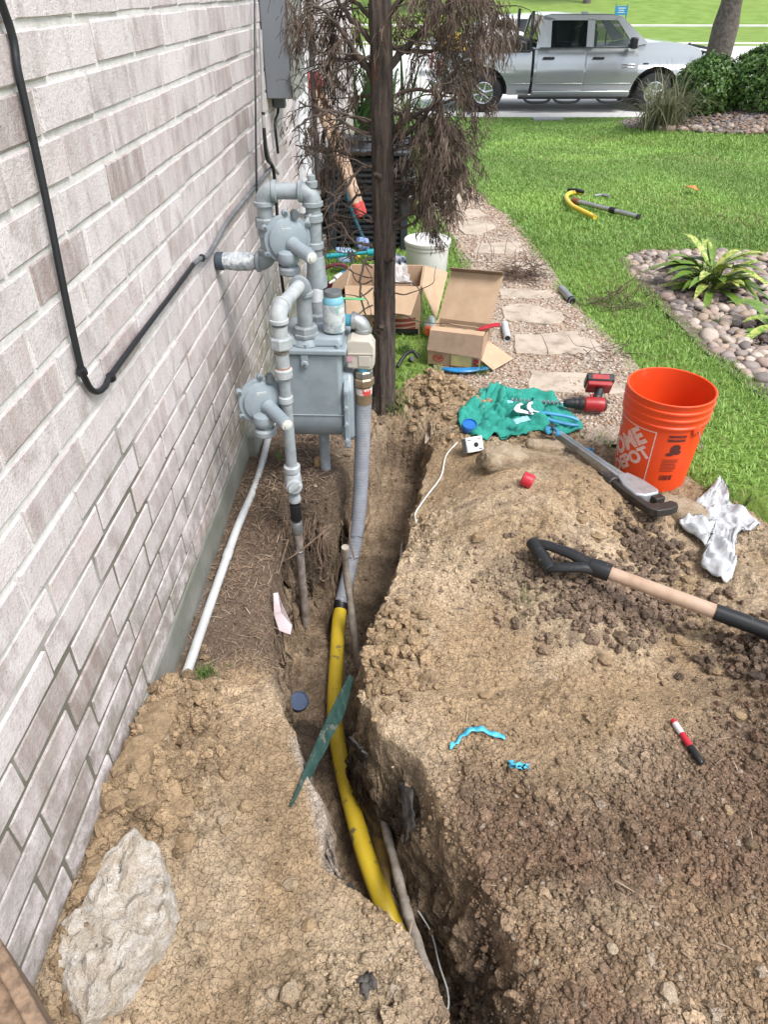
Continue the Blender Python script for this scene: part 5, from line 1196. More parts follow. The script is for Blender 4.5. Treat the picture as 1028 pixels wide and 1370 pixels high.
# warning print on the other side
WT = R(26); mb = MB(); patch(mb, [(-.030, .225), (.030, .225), (.030, .250), (-.030, .250)], WT); wl = mb.build('warning_bar', M_KPR, bk, fix=False)
P, Fc = text_mesh('WARNING', .013, .0004); mb = MB(); mb.add([cyl(x, y+.2375, .0014, WT) for x, y in P], Fc); mb.build('bar_lettering', M_OR, wl, fix=False)
mb = MB(); q = random.Random(4)
def disc2(cu, cv, r_, mb, n=14, sq=1.): mb.add([cyl(cu, cv, .0009, WT)]+[cyl(cu+math.cos(6.283*k/n)*r_, cv+math.sin(6.283*k/n)*r_*sq, .0009, WT) for k in range(n)], [(0, 1+k, 1+(k+1) % n) for k in range(n)])
disc2(.004, .196, .018, mb); disc2(.012, .180, .016, mb, sq=.6); disc2(-.012, .172, .014, mb, sq=.5); disc2(-.006, .186, .008, mb); mb.build('warning_pictogram', M_KPR, bk, fix=False)
mb = MB()
for k in range(9):
    v_ = .148-k*.0062; patch(mb, [(-.030, v_), (.030-.012*q.random(), v_), (.030-.012*q.random(), v_+.0022), (-.030, v_+.0022)], WT, n=3)
tag(mb.build('small_print', M_KPR, bk, fix=False), kind='stuff')
mb = MB(); x = -.022
while x < .022:
    w_ = q.choice((.0012, .002, .0035)); patch(mb, [(x, .060), (x+w_, .060), (x+w_, .082), (x, .082)], WT, n=1); x += w_+q.choice((.001, .002))
tag(mb.build('barcode', M_KPR, bk, fix=False), kind='stuff')
# ear and wire handle
for s in (1, -1):
    ep = cyl(0, .265, .0, R(52) if s > 0 else R(52+180)); n_ = Vector((ep.x, ep.y, 0)).normalized(); mb = MB(); mb.lathe([(.020, 0), (.019, .006), (.012, .009), (.004, .010)], ep, n_, 18); mb.build('handle_ear', M_OR, bk)
e1 = cyl(0, .265, .012, R(52)); e2 = cyl(0, .265, .012, R(52+180)); out = (e1-e2).normalized(); outp = Vector((-out.y, out.x, 0)); outp = outp if outp.y > 0 else -outp
hp = [e1, e1+out*.012+outp*.008+Vector((0, 0, -.035)), e1+outp*.05+out*.002+Vector((0, 0, -.09)), (e1+e2)/2+outp*.185+Vector((0, 0, -.165)), e2+outp*.05-out*.002+Vector((0, 0, -.09)), e2-out*.012+outp*.008+Vector((0, 0, -.035)), e2]
mb = MB(); mb.tube(smooth_path(hp, 8), .0019, 8); mb.build('wire_handle', M_GALV, bk)
bk.rotation_euler = (R(.8), R(.6), 0)

# ---- D-handle shovel lying on the mound
M_DPL = pm('black_handle_plastic', (.014, .014, .015), .40, scale=40, dirt=(.14, .11, .08), dscale=60, dlo=.60, dhi=.72, damt=.6)
M_ASH = pm('ash_wood', (.43, .30, .215), .6, col2=(.34, .225, .15), scale=18, bump=.2, bscale=90, dirt=(.22, .15, .10), dscale=16, damt=.5)
M_STEELK = pm('black_steel', (.020, .020, .021), .45, .3, dirt=(.20, .17, .14), dscale=40, dlo=.62, dhi=.72, damt=.6)
A_ = atz(815, 766, .165); B_ = atz(957, 818, .140); dS = (B_-A_).normalized(); C_ = B_+dS*.42
sh = thing('shovel', A_, 'D-handled shovel with wooden shaft and black steel socket lying across the mound', 'shovel')
mb = MB(); mb.tube([A_-dS*.02, A_, A_.lerp(B_, .5), B_+dS*.02], [.0175, .0190, .0200, .0205], 18); mb.build('shaft', M_ASH, sh)
mb = MB(); mb.tube([B_, B_+dS*.01, B_+dS*.22, C_], [.0225, .0230, .0215, .024], 18); so = mb.build('socket', M_STEELK, sh)
mb = MB(); sx = dS.cross(Zv).normalized(); upS = sx.cross(dS); V = []
for i in range(9):
    for j in range(7):
        u = i/8*.29; v = (j/6-.5)*.24*(1-.25*(i/8)**3); V.append(C_-dS*.03+dS*u+sx*v+upS*(-.02+.9*v*v+.02*(i/8)))
mb.add(V, [(i*7+j, (i+1)*7+j, (i+1)*7+j+1, i*7+j+1) for i in range(8) for j in range(6)]); bl = mb.build('blade', M_STEELK, sh, fix=False); s_ = bl.modifiers.new('thick', 'SOLIDIFY'); s_.thickness = .0025
G1 = atz(712, 724, .172); G2 = atz(737, 763, .150); gc = (G1+G2)/2; gd = (G2-G1).normalized()
mb = MB(); mb.lathe([(.017, 0), (.0205, .003), (.021, .03), (.021, (G2-G1).length-.03), (.0205, (G2-G1).length-.003), (.017, (G2-G1).length)], G1, gd, 20); mb.build('grip', M_DPL, sh)
mb = MB(); mb.tube([A_+dS*.004, A_-dS*.03, A_-dS*.055], [.0255, .0265, .023], 18); yk = mb.build('ferrule', M_DPL, sh)
for Gx, s in ((G1, -1), (G2, 1)):
    g = Gx-gd*.012*s; pts = smooth_path([A_-dS*.02, A_-dS*.055+gd*.010*s, A_-dS*.10+gd*.030*s*.9, g.lerp(A_-dS*.1+gd*.04*s, .35)+Vector((0, 0, .004)), g], 7)
    mb = MB(); mb.tube(pts, [.0225-.006*min(1, k/18) for k in range(len(pts))], 12, flat=.8); mb.build('yoke_arm', M_DPL, sh)
mb = MB(); mb.lathe([(.004, 0), (.003, .003)], A_-dS*.01+Vector((0, 0, .0225)), Zv, 10); mb.build('rivet', M_GALV, yk)
settle(sh)

# ---- aluminium pipe wrench
M_ALU = pm('wrench_aluminium', (.44, .45, .46), .42, .55, col2=(.36, .365, .37), scale=30, dirt=(.28, .24, .20), dscale=30, damt=.6); M_DKST = pm('dark_forged_steel', (.055, .048, .043), .5, .5, dirt=(.17, .13, .10), dscale=40)
w0 = on(743, 590, .035); w1 = on(868, 684, .035); wr = thing('pipe_wrench', w0, 'large aluminium pipe wrench with dark jaws lying beside the orange bucket', 'wrench')
wm = frame_mat(w0, w1-w0, (0.25, -.45, .85)); L = (w1-w0).length
def loc(u, v, d): return Vector((u, v, d))
mb = MB(); hw = [(0, -.005), (.010, -.012), (.05, -.0135), (.30, -.0145), (L*.80, -.022), (L*.80, .020), (.30, .0135), (.05, .012), (.010, .011), (0, .005)]
mb.prism(hw, -.014, .014, loc); mb.build('handle', M_ALU, wr, bevel=.004)
mb = MB(); mb.prism([(.045, -.006), (L*.74, -.009), (L*.74, .008), (.045, .0055)], -.0085, .0165, loc); mb.build('handle_web', pm('wrench_recess', (.30, .31, .32), .5, .5), wr, bevel=.002)
mb = MB(); mb.lathe([(.014, -.009), (.020, -.006), (.020, .006), (.014, .009)], (.004, 0, 0), (0, 0, 1), 18); mb.build('hanging_eye', M_ALU, wr)
mb = MB(); mb.prism([(L*.72, -.026), (L*.84, -.052), (L*.96, -.056), (L*1.0, -.030), (L*1.0, .026), (L*.97, .040), (L*.84, .038), (L*.72, .022)], -.022, .022, loc); mb.build('housing', M_ALU, wr, bevel=.007, bseg=3)
mb = MB(); mb.prism([(L*.62, -.066), (L*1.04, -.070), (L*1.11, -.068), (L*1.155, -.050), (L*1.165, .0), (L*1.155, .036), (L*1.12, .046), (L*1.085, .036), (L*1.09, -.004), (L*1.075, -.034), (L*1.04, -.044), (L*.62, -.044)], -.014, .014, loc); mb.build('hook_jaw', M_DKST, wr, bevel=.003)
mb = MB(); mb.box((L*1.02, .016, 0), (.030, .040, .028)); mb.build('heel_jaw', M_DKST, wr, bevel=.003)
mb = MB(); mb.lathe([(.024, 0), (.028, .004), (.028, .036), (.024, .040)], (L*.70, -.054, 0), (1, 0, 0), 14); mb.build('adjusting_nut', M_DKST, wr, angle=20)
place(wr, wm)

# ---- blue-handled pliers, tongue and groove pliers
M_BLUG = pm('blue_grip', (.035, .24, .44), .38, col2=(.025, .18, .34), scale=30); M_CHR = pm('dull_chrome', (.46, .48, .50), .28, .85, dirt=(.2, .18, .16), dscale=40)
p0 = on(736, 590, .060); p1 = on(742, 622, .050); pl = thing('pliers', p0, 'blue-handled pliers with black jaws lying on the mound next to the pipe wrench', 'pliers'); ptm = frame_mat(p0, p1-p0, (0, -.5, .85))
mb = MB(); mb.prism([(-.075, -.004), (-.03, -.014), (.012, -.014), (.012, .0), (-.03, -.001), (-.075, -.0015)], -.006, .006, loc); mb.prism([(-.075, .004), (-.03, .014), (.012, .014), (.012, .0), (-.03, .001), (-.075, .0015)], -.006, .006, loc); jw = mb.build('jaw', M_DKST, pl, bevel=.002)
mb = MB(); mb.lathe([(.010, -.008), (.010, .008)], (.004, 0, 0), Zv, 14); mb.build('pivot', M_DKST, pl)
for s in (-1, 1):
    mb = MB(); mb.tube(smooth_path([(.012, .008*s, 0), (.04, .017*s, .002), (.08, .022*s, .002), (.115, .017*s, 0)], 6), [.006]*5+[.0095]*12+[.009, .006], 10, flat=.8); mb.build('handle', M_BLUG, pl)
place(pl, ptm)
p0 = on(712, 570, .05); p1 = on(770, 576, .045); pl = thing('pliers', p0, 'chrome tongue-and-groove pliers with slim blue handles resting on the teal towel', 'pliers'); ptm = frame_mat(p0, p1-p0, (0, -.6, .8))
mb = MB(); mb.prism([(-.085, -.004), (-.078, .020), (-.060, .034), (-.046, .030), (-.060, .018), (-.058, .006), (-.02, .002), (.02, .004), (.02, -.010), (-.03, -.012), (-.07, -.014)], -.005, .005, loc); mb.build('lower_jaw', M_CHR, pl, bevel=.002)
mb = MB(); mb.prism([(-.030, .004), (-.035, .022), (-.028, .040), (-.012, .046), (-.010, .036), (-.018, .026), (-.010, .008), (.02, .006), (.02, -.002)], -.0045, .0045, lambda u, v, d: Vector((u, v, d+.009))); mb.build('upper_jaw', M_CHR, pl, bevel=.002)
mb = MB(); mb.lathe([(.009, -.004), (.009, .016)], (-.012, .002, 0), Zv, 14); mb.build('pivot', M_CHR, pl)
mb = MB(); mb.tube(smooth_path([(.01, -.004, 0), (.07, -.016, .001), (.15, -.020, 0), (.19, -.014, -.004)], 6), .0078, 10, flat=.7); mb.build('handle', M_BLUG, pl)
mb = MB(); mb.tube(smooth_path([(.01, .004, .006), (.07, .008, .008), (.15, .010, .006), (.185, .004, .002)], 6), .0075, 10, flat=.7); mb.build('handle', M_BLUG, pl)
place(pl, ptm)

# ---- cloths
def cloth(name, pxs, mat, lab, cat, seed, amp=.030, center=None, nr=30, zl=.006, fr=13, th=.005, zoff=None):
    B = smooth_path([on(a, b) for a, b in pxs]+[on(*pxs[0])], 5)[:-1]; nb = len(B)
    c = on(*center) if center else sum(B, Vector())/nb
    r = np.random.default_rng(seed); V = []; 
    X = np.array([[c.x+(b.x-c.x)*s, c.y+(b.y-c.y)*s] for s in [(k+1)/nr for k in range(nr)] for b in B]+[[c.x, c.y]])
    S = np.array([(k+1)/nr for k in range(nr) for b in B]+[0])
    wx = X[:, 0]+.02*fbm(X[:, 0]*9, X[:, 1]*9, 2, seed+4); wy = X[:, 1]+.02*fbm(X[:, 0]*9+7, X[:, 1]*9, 2, seed+5)
    f1 = 1-np.abs(fbm(wx*fr, wy*fr*.7, 2, seed)); f2 = 1-np.abs(fbm(wx*fr*2.1+3, wy*fr*1.7, 2, seed+1))
    ed = sst((1-S)/.10)
    z = ground_z(X[:, 0], X[:, 1])+zl+ (amp*(np.clip(f1-.55, 0, 1)*2.1)**1.5+amp*.45*np.clip(f2-.5, 0, 1)*1.6)*(.35+.65*ed)
    # the cloth bridges small gaps between clods
    P = np.stack([X[:, 0], X[:, 1], z], 1)
    Fc = []
    for k in range(nr-1):
        for j in range(nb): Fc.append((k*nb+j, k*nb+(j+1) % nb, (k+1)*nb+(j+1) % nb, (k+1)*nb+j))
    Fc += [(nr*nb, (j+1) % nb, j) for j in range(nb)]
    mb = MB(); mb.add(P.tolist(), Fc); o = mb.build(name, mat, angle=180); s_ = o.modifiers.new('thick', 'SOLIDIFY'); s_.thickness = th; s_.offset = 1
    return tag(o, lab, cat)
M_TEAL = pm('teal_terry', (.022, .24, .185), .95, col2=(.030, .30, .235), scale=40, bump=.9, bscale=420, bdist=.003, dirt=(.30, .26, .18), dscale=26, dlo=.64, dhi=.74, damt=.6)
cloth('towel', [(613, 570), (616, 552), (632, 536), (655, 521), (668, 530), (700, 531), (735, 532), (752, 545), (778, 572), (772, 580), (745, 584), (715, 580), (690, 584), (660, 590), (640, 590), (622, 580)], M_TEAL, 'crumpled teal terry towel spread on the soil under the tools', 'towel', 3, .042, (690, 556), fr=11)
M_RAG = pm('white_rag', (.50, .51, .52), .95, col2=(.42, .43, .44), scale=20, bump=.7, bscale=350, bdist=.003, dirt=(.34, .28, .21), dscale=24, dlo=.58, dhi=.70, damt=.6)
cloth('rag', [(962, 643), (972, 664), (976, 680), (992, 690), (1015, 708), (1002, 719), (988, 718), (982, 734), (982, 764), (971, 786), (946, 775), (935, 762), (944, 744), (932, 728), (908, 708), (913, 701), (930, 702), (930, 690), (926, 680), (945, 662)], M_RAG, 'dirty white rag twisted on the bare soil by the lawn', 'rag', 8, .032, (957, 706), fr=17, zl=.017)

# ---- cordless drill with auger bit
M_RED = pm('tool_red', (.34, .018, .022), .4, scale=20, dirt=(.2, .12, .09), dscale=40); M_KPL = pm('tool_black', (.016, .016, .018), .5, scale=30, dirt=(.16, .13, .11), dscale=40, dlo=.62)
d0 = on(752, 553, .05); d1 = on(812, 556, .05); dl = thing('cordless_drill', d0, 'red and black cordless drill lying on its side behind the orange bucket', 'drill'); dm = frame_mat(d0, d1-d0, (0, -.55, .83))
mb = MB(); mb.lathe([(.008, 0), (.016, .006), (.020, .02), (.021, .045), (.0235, .048), (.0235, .062)], (0, 0, 0), (1, 0, 0), 20); mb.build('chuck', M_KPL, dl)
mb = MB(); mb.lathe([(.0235, .060), (.0265, .066), (.0265, .085), (.024, .088)], (0, 0, 0), (1, 0, 0), 20); mb.build('clutch_ring', M_KPL, dl)
mb = MB(); mb.lathe([(.026, .086), (.031, .092), (.032, .14), (.031, .165), (.026, .176), (.012, .180)], (0, 0, 0), (1, 0, 0), 22); mb.build('motor_housing', M_RED, dl)
mb = MB(); mb.lathe([(.0285, .164), (.0285, .172), (.022, .181)], (0, 0, 0), (1, 0, 0), 22); mb.build('end_cap', M_KPL, dl)
mb = MB(); mb.tube(smooth_path([(.135, .015, 0), (.146, .045, 0), (.155, .075, 0)], 6), [.021]*6+[.0185]*7, 14, flat=.9); mb.build('pistol_grip', M_KPL, dl)
mb = MB(); mb.box((.120, .036, 0), (.014, .026, .014)); mb.build('trigger', M_RED, dl, bevel=.003)
mb = MB(); mb.box((.150, .086, 0), (.105, .024, .070)); mb.build('battery_foot', M_RED, dl, bevel=.006)
mb = MB(); mb.box((.152, .114, 0), (.118, .038, .076)); bt = mb.build('battery', M_KPL, dl, bevel=.007)
mb = MB(); mb.box((.152, .114, .0385), (.07, .022, .002)); mb.build('battery_label', M_RED, bt)
hel = []
mb = MB(); mb.tube([(-.012, 0, 0), (.006, 0, 0)], .005, 10); mb.build('bit_shank', M_CHR, dl)
V = []; n_ = 90; Lb = .22
for k in range(n_+1):
    a = k/n_*math.pi*2*6.5; x = -.01-Lb*k/n_; c_, s_ = math.cos(a), math.sin(a); r_ = .0115*(1 if k < n_-5 else (n_-k)/5)
    V += [Vector((x, c_*r_, s_*r_)), Vector((x, -s_*r_*.35, c_*r_*.35)), Vector((x, -c_*r_, -s_*r_)), Vector((x, s_*r_*.35, -c_*r_*.35))]
mb = MB(); mb.add(V, [(4*k+j, 4*k+(j+1) % 4, 4*k+4+(j+1) % 4, 4*k+4+j) for k in range(n_) for j in range(4)]+[(0, 1, 2, 3)]); mb.build('auger_bit', M_CHR, dl, angle=60)
place(dl, dm)
# ---- light blue tape roll and plastic scrap on the towel
M_LBLU = pm('pale_blue_plastic', (.20, .42, .50), .45, col2=(.28, .52, .60), scale=30)
p = on(681, 552, .045); root = thing('tape_roll', p, 'roll of pale blue thread tape on the teal towel at the drill bit tip', 'tape roll')
mb = MB(); mb.lathe([(.012, 0), (.032, 0), (.034, .002), (.034, .020), (.032, .022), (.012, .022)], p, (.1, -.35, .9), 26, closed=True); mb.build('spool', M_LBLU, root)
mb = MB(); mb.lathe([(.013, .003), (.0335, .003), (.0335, .019), (.013, .019)], p+Vector((0, 0, .0015)), (.1, -.35, .9), 26, closed=True); mb.build('tape', pm('white_tape', (.50, .60, .64), .5), root); settle(root)
scrap([(686, 562), (705, 556), (711, 562), (690, 568)], (.09, .09, .085, .085), 11, 'curled pale blue plastic scrap beside the tape roll on the towel', mat=M_LBLU, crumple=.002, th=.003)
scrap([(776, 603), (792, 602), (794, 612), (780, 613)], (.06, .06, .055, .055), 12, 'scrap of blue plastic wrapper under the pipe wrench handle', mat=M_BLUG, crumple=.008, th=.002)
scrap([(681, 1023), (706, 1024), (708, 1033), (684, 1036)], (.075, .075, .073, .073), 13, 'small crumpled wad of bright blue tape on the red soil', mat=pm('bright_blue_tape', (.055, .36, .52), .45, col2=(.10, .48, .64), scale=60), crumple=.007, th=.0015)
mb = MB(); rp = smooth_path([on(602, 999, .006), on(612, 992, .010), on(622, 984, .014), on(640, 981, .016), on(658, 984, .012), on(676, 988, .006)], 6); V = []
for k, p in enumerate(rp):
    w_ = .007+.002*math.sin(k*1.1); V += [p+Vector((0, w_, .003*math.sin(k))), p-Vector((0, w_, -.003*math.cos(k*1.3)))]
mb.add(V, [(2*k, 2*k+1, 2*k+3, 2*k+2) for k in range(len(rp)-1)]); o = mb.build('tape_strip', MATS['bright_blue_tape'], angle=180); s_ = o.modifiers.new('t', 'SOLIDIFY'); s_.thickness = .0015; tag(o, 'curved strip of bright blue tape on the soil right of the trench', 'tape')
# ---- small caps and box
M_BCAP = pm('bright_blue_cap', (.018, .13, .42), .35, scale=30); M_RCAP = pm('red_cap', (.46, .020, .035), .38, scale=30)
p = on(627, 582, .012); cup('pipe_stopper', p, (.05, -.25, .95), .030, .030, M_BCAP, 'bright blue plastic pipe cap on the soil at the left edge of the towel', 'stopper')
p = on(712, 652, .018); cup('pipe_stopper', p, (-.80, .25, .25), .024, .036, M_RCAP, 'red plastic pipe cap on the crest of the tan mound', 'stopper')
M_WBX = pm('white_carton', (.64, .64, .63), .55, col2=(.58, .58, .57), scale=40, dirt=(.35, .30, .24), dscale=40); bx = on(632, 606, .0)
root = thing('white_box', bx, 'small white box with a round dark hole at the end of the white wire', 'box'); rot = Matrix.Rotation(.35, 3, 'Z') @ Matrix.Rotation(-.55, 3, 'X')
c0 = bx+Vector((0, .005, .034)); mb = MB(); mb.box(c0, (.066, .046, .056), rot); mb.build('carton', M_WBX, root, bevel=.003)
mb = MB(); mb.lathe([(.009, 0), (.009, .0012)], c0+rot @ Vector((.004, -.0232, -.002)), rot @ Vector((0, -1, 0)), 16); mb.build('hole', pm('hole_black', (.01, .01, .01), .8), root)
for (u, v, w_, h_) in ((-.02, .018, .014, .004), (.018, .018, .012, .003), (.02, -.018, .012, .004)):
    mb = MB(); mb.box(c0+rot @ Vector((u, -.0234, v)), (w_, .001, h_), rot); mb.build('print_mark', pm('grey_print', (.10, .11, .12), .6), root)
mb = MB(); mb.box(c0+rot @ Vector((-.0335, 0, 0)), (.0015, .040, .050), rot); mb.build('grey_side', pm('box_grey', (.24, .25, .27), .6), root); settle(root)
# ---- marker pen
m0 = on(899, 966, .010); m1 = on(938, 1026, .010); dM = (m1-m0).normalized(); Lm = (m1-m0).length; mk = thing('marker_pen', m0, 'red and black marker pen with white label lying on the red-brown soil', 'marker')
mb = MB(); mb.lathe([(.004, 0), (.0070, .003), (.0075, Lm*.10)], m0, dM, 16); mb.build('end_plug', M_RCAP, mk)
mb = MB(); mb.lathe([(.0077, Lm*.10), (.0078, Lm*.34)], m0, dM, 16); mb.build('white_label', pm('white_label', (.60, .56, .56), .5), mk)
mb = MB(); mb.lathe([(.0078, Lm*.34), (.0080, Lm*.62), (.0075, Lm*.64)], m0, dM, 16); mb.build('barrel', M_RCAP, mk)
mb = MB(); mb.lathe([(.0084, Lm*.63), (.0086, Lm*.80), (.0075, Lm*.97), (.005, Lm)], m0, dM, 16); mb.build('cap', M_TAPEK, mk); settle(mk)
# ================================================================= CARTONS, BUCKET AND CLUTTER BY THE TREE
M_CARD = pm('cardboard', (.45, .315, .205), .8, col2=(.40, .275, .175), scale=14, bump=.25, bscale=200, dirt=(.30, .20, .13), dscale=10, damt=.4); M_CARDI = pm('cardboard_inside', (.40, .275, .18), .85, col2=(.35, .235, .15), scale=10)
M_MAROON = pm('maroon_print', (.20, .035, .030), .75); M_CLEAR = pm('clear_bag', (.80, .82, .84), .18, trans=.0, alpha=.28, coat=.6)
T_ = .005
def panel(mb, a, b, c, d, th=T_):
    """flat cardboard panel a-b-c-d (any quad) with thickness"""
    a, b, c, d = map(Vector, (a, b, c, d)); n = (b-a).cross(d-a).normalized()*th/2
    mb.add([a-n, b-n, c-n, d-n, a+n, b+n, c+n, d+n], [(3, 2, 1, 0), (4, 5, 6, 7), (0, 1, 5, 4), (1, 2, 6, 5), (2, 3, 7, 6), (3, 0, 4, 7)])
# big carton
X0, X1, Y0, Y1, HZ = -.315, .060, 3.66, 3.98, .255
bx = thing('cardboard_box', (-.13, 3.8, 0), 'large open cardboard box with maroon printed stripes behind the tree trunk', 'box')
P = lambda x, y, z: Vector((x, y, z))
for nm, q in (('bottom', (P(X0, Y0, .006), P(X1, Y0, .006), P(X1, Y1, .006), P(X0, Y1, .006))), ('front_wall', (P(X0, Y0, .004), P(X1, Y0, .004), P(X1, Y0, HZ), P(X0, Y0, HZ))), ('back_wall', (P(X0, Y1, .004), P(X1, Y1, .004), P(X1+.02, Y1+.02, HZ), P(X0, Y1+.02, HZ))),
  ('left_wall', (P(X0, Y0, .004), P(X0, Y1, .004), P(X0, Y1+.02, HZ), P(X0, Y0, HZ))), ('right_wall', (P(X1, Y0, .004), P(X1, Y1, .004), P(X1+.02, Y1+.02, HZ), P(X1, Y0, HZ))),
  ('front_flap', (P(X0-.01, Y0-.004, HZ), P(X1, Y0-.004, HZ), P(X1-.045, Y0-.10, HZ-.115), P(X0+.0, Y0-.10, HZ-.115))), ('left_flap', (P(X0, Y0, HZ), P(X0, Y1, HZ), P(X0-.10, Y1-.02, HZ-.09), P(X0-.10, Y0+.03, HZ-.09))),
  ('right_flap', (P(X1+.006, Y0+.01, HZ), P(X1+.026, Y1+.02, HZ), P(X1+.15, Y1-.03, HZ-.02), P(X1+.085, Y0-.03, HZ-.16))), ('back_flap', (P(X0, Y1+.022, HZ), P(X1+.02, Y1+.022, HZ), P(X1, Y1+.12, HZ-.08), P(X0+.02, Y1+.12, HZ-.08)))):
    mb = MB(); panel(mb, *q); o = mb.build(nm, M_CARD if 'flap' in nm or nm == 'right_wall' else M_CARDI, bx, smooth=False)
    if nm == 'front_wall':
        for k in range(3):
            mb = MB(); V = []
            for i in range(15):
                u = i/14; x = X0+.13+(X1-X0-.15)*u; z = .115-.030*k-.022*math.sin(u*2.6+k*.25)-.01; V += [P(x, Y0-.0045, z), P(x, Y0-.0045, z-.016)]
            mb.add(V, [(2*i, 2*i+1, 2*i+3, 2*i+2) for i in range(14)]); mb.build('printed_stripe', M_MAROON, o, fix=False)
        mb = MB(); mb.box(((X0+X1)/2, Y0-.0045, .018), (X1-X0-.01, .002, .026)); mb.build('dark_base_band', M_DPL, o)
settle(bx)
mb = MB(); q = random.Random(6); n = 9; V = []; a, b, c, d = P(-.10, 3.74, .24), P(.02, 3.73, .245), P(-.02, 3.92, .30), P(-.16, 3.90, .285)
for i in range(n):
    for j in range(n):
        s, t = i/(n-1), j/(n-1); V.append((a*(1-s)+b*s)*(1-t)+(d*(1-s)+c*s)*t+Vector((q.uniform(-.01, .01), q.uniform(-.01, .01), q.uniform(-.018, .018))))
mb.add(V, [(i*n+j, (i+1)*n+j, (i+1)*n+j+1, i*n+j+1) for i in range(n-1) for j in range(n-1)]); o = mb.build('plastic_bag', M_CLEAR, fix=False, angle=30); s_ = o.modifiers.new('t', 'SOLIDIFY'); s_.thickness = .001
tag(o, 'crumpled clear plastic bag in the mouth of the large cardboard box', 'bag')
# small divided carton with its lid open
b0 = atz(573, 487, 0); b1 = atz(641, 496, 0); ux = (b1-b0); W2 = ux.length; ux.normalize(); uy = Vector((-ux.y, ux.x, 0)); D2, H2 = .20, .125
sb = thing('carton', b0, 'small open divided carton with raised lid standing on the gravel path edge', 'box')
Q = lambda u, v, z: b0+ux*u+uy*v+Vector((0, 0, z+.004))
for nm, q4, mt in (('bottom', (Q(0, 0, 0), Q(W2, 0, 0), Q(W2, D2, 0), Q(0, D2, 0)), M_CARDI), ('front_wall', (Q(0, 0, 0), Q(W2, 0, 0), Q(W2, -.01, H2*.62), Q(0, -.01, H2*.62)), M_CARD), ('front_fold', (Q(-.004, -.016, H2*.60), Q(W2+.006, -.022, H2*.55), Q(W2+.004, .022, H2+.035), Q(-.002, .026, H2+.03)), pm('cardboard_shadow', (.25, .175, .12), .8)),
  ('front_top', (Q(-.004, .026, H2+.032), Q(W2+.004, .022, H2+.036), Q(W2+.004, .075, H2+.036), Q(-.004, .080, H2+.032)), M_CARD), ('left_wall', (Q(0, 0, 0), Q(0, D2, 0), Q(0, D2, H2+.03), Q(0, .02, H2+.03)), M_CARD), ('right_wall', (Q(W2, 0, 0), Q(W2, D2, 0), Q(W2+.01, D2, H2+.02), Q(W2+.006, .02, H2+.03)), M_CARDI), ('back_wall', (Q(0, D2, 0), Q(W2, D2, 0), Q(W2, D2, H2+.03), Q(0, D2, H2+.03)), M_CARDI),
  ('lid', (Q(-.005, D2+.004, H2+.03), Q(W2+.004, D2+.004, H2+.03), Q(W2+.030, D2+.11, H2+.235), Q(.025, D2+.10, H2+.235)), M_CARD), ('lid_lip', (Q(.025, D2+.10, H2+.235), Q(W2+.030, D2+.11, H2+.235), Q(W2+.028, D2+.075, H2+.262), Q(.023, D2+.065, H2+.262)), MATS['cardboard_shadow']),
  ('side_flap', (Q(W2+.006, .01, .045), Q(W2+.006, D2*.75, .09), Q(W2+.14, D2*.75, .012), Q(W2+.07, -.01, .012)), M_CARD)):
    mb = MB(); panel(mb, *q4, th=.004); o = mb.build(nm, mt, sb, smooth=False)
    if nm == 'front_wall':
        mb = MB(); ctr = Q(W2*.20, -.0085, H2*.30)
        mb.add([ctr+ux*math.cos(6.283*k/24)*r_+Vector((0, -.001, math.sin(6.283*k/24)*r_*.72)) for k in range(24) for r_ in (.027, .022)], [(2*k, 2*k+1, (2*k+3) % 48, (2*k+2) % 48) for k in range(24)]); mb.build('red_ring', pm('red_ink', (.40, .03, .03), .7), o, fix=False)
        PP, FF_ = text_mesh('TSP', .022, .0008); mb = MB(); mb.add([ctr+ux*x+Vector((0, -.0015, y)) for x, y in PP], FF_); mb.build('lettering', MATS['red_ink'], o, fix=False)
        mb = MB(); panel(mb, Q(W2*.46, -.008, H2*.08), Q(W2*.86, -.008, H2*.08), Q(W2*.86, -.016, H2*.55), Q(W2*.46, -.016, H2*.55), th=.002); lb = mb.build('yellow_label', pm('yellow_label', (.60, .52, .22), .6), o, smooth=False)
        for k in range(4): mb = MB(); panel(mb, *[Q(W2*(.49+.34*a_), -.0095-.0015*k, H2*(.14+.10*k)+b_) for a_, b_ in ((0, 0), (1, 0), (1, .004), (0, .004))], th=.001); mb.build('print_line', pm('label_print', (.10, .08, .05), .7), lb, smooth=False)
        mb = MB(); panel(mb, Q(W2*.90, -.008, H2*.08), Q(W2*.99, -.008, H2*.08), Q(W2*.99, -.014, H2*.45), Q(W2*.90, -.014, H2*.45), th=.002); mb.build('red_label', MATS['red_ink'], o, smooth=False)
for v in (.10, .145):
    poly = [(.012, 0), (W2-.012, 0), (W2-.012, H2-.01), (W2-.035, H2+.022), (W2-.06, H2+.028), (.05, H2+.028), (.025, H2+.018), (.012, H2-.005)]
    mb = MB(); mb.prism(poly, v, v+.005, lambda a_, b_, d_: Q(a_, d_, b_)); mb.build('divider', M_CARD, sb, smooth=False)
settle(sb)
# red snips in the carton
sn0 = Q(W2-.04, .10, H2+.03); sn = thing('snips', sn0, 'red-handled snips sticking out of the divided carton', 'snips')
for s in (0, 1):
    mb = MB(); mb.tube(smooth_path([sn0+Vector((-.02, 0, -.05)), sn0+ux*.01+Vector((0, .012*s, 0)), sn0+ux*.06+uy*(.02+.025*s)+Vector((0, 0, .018)), sn0+ux*.10+uy*(.03+.02*s)+Vector((0, 0, .024))], 6), [.005]*6+[.009]*13, 10, flat=.7); mb.build('handle', M_RCAP, sn)
mb = MB(); mb.box(sn0+Vector((-.02, .0, -.06)), (.02, .008, .08)); mb.build('blade', M_CHR, sn); settle(sn)
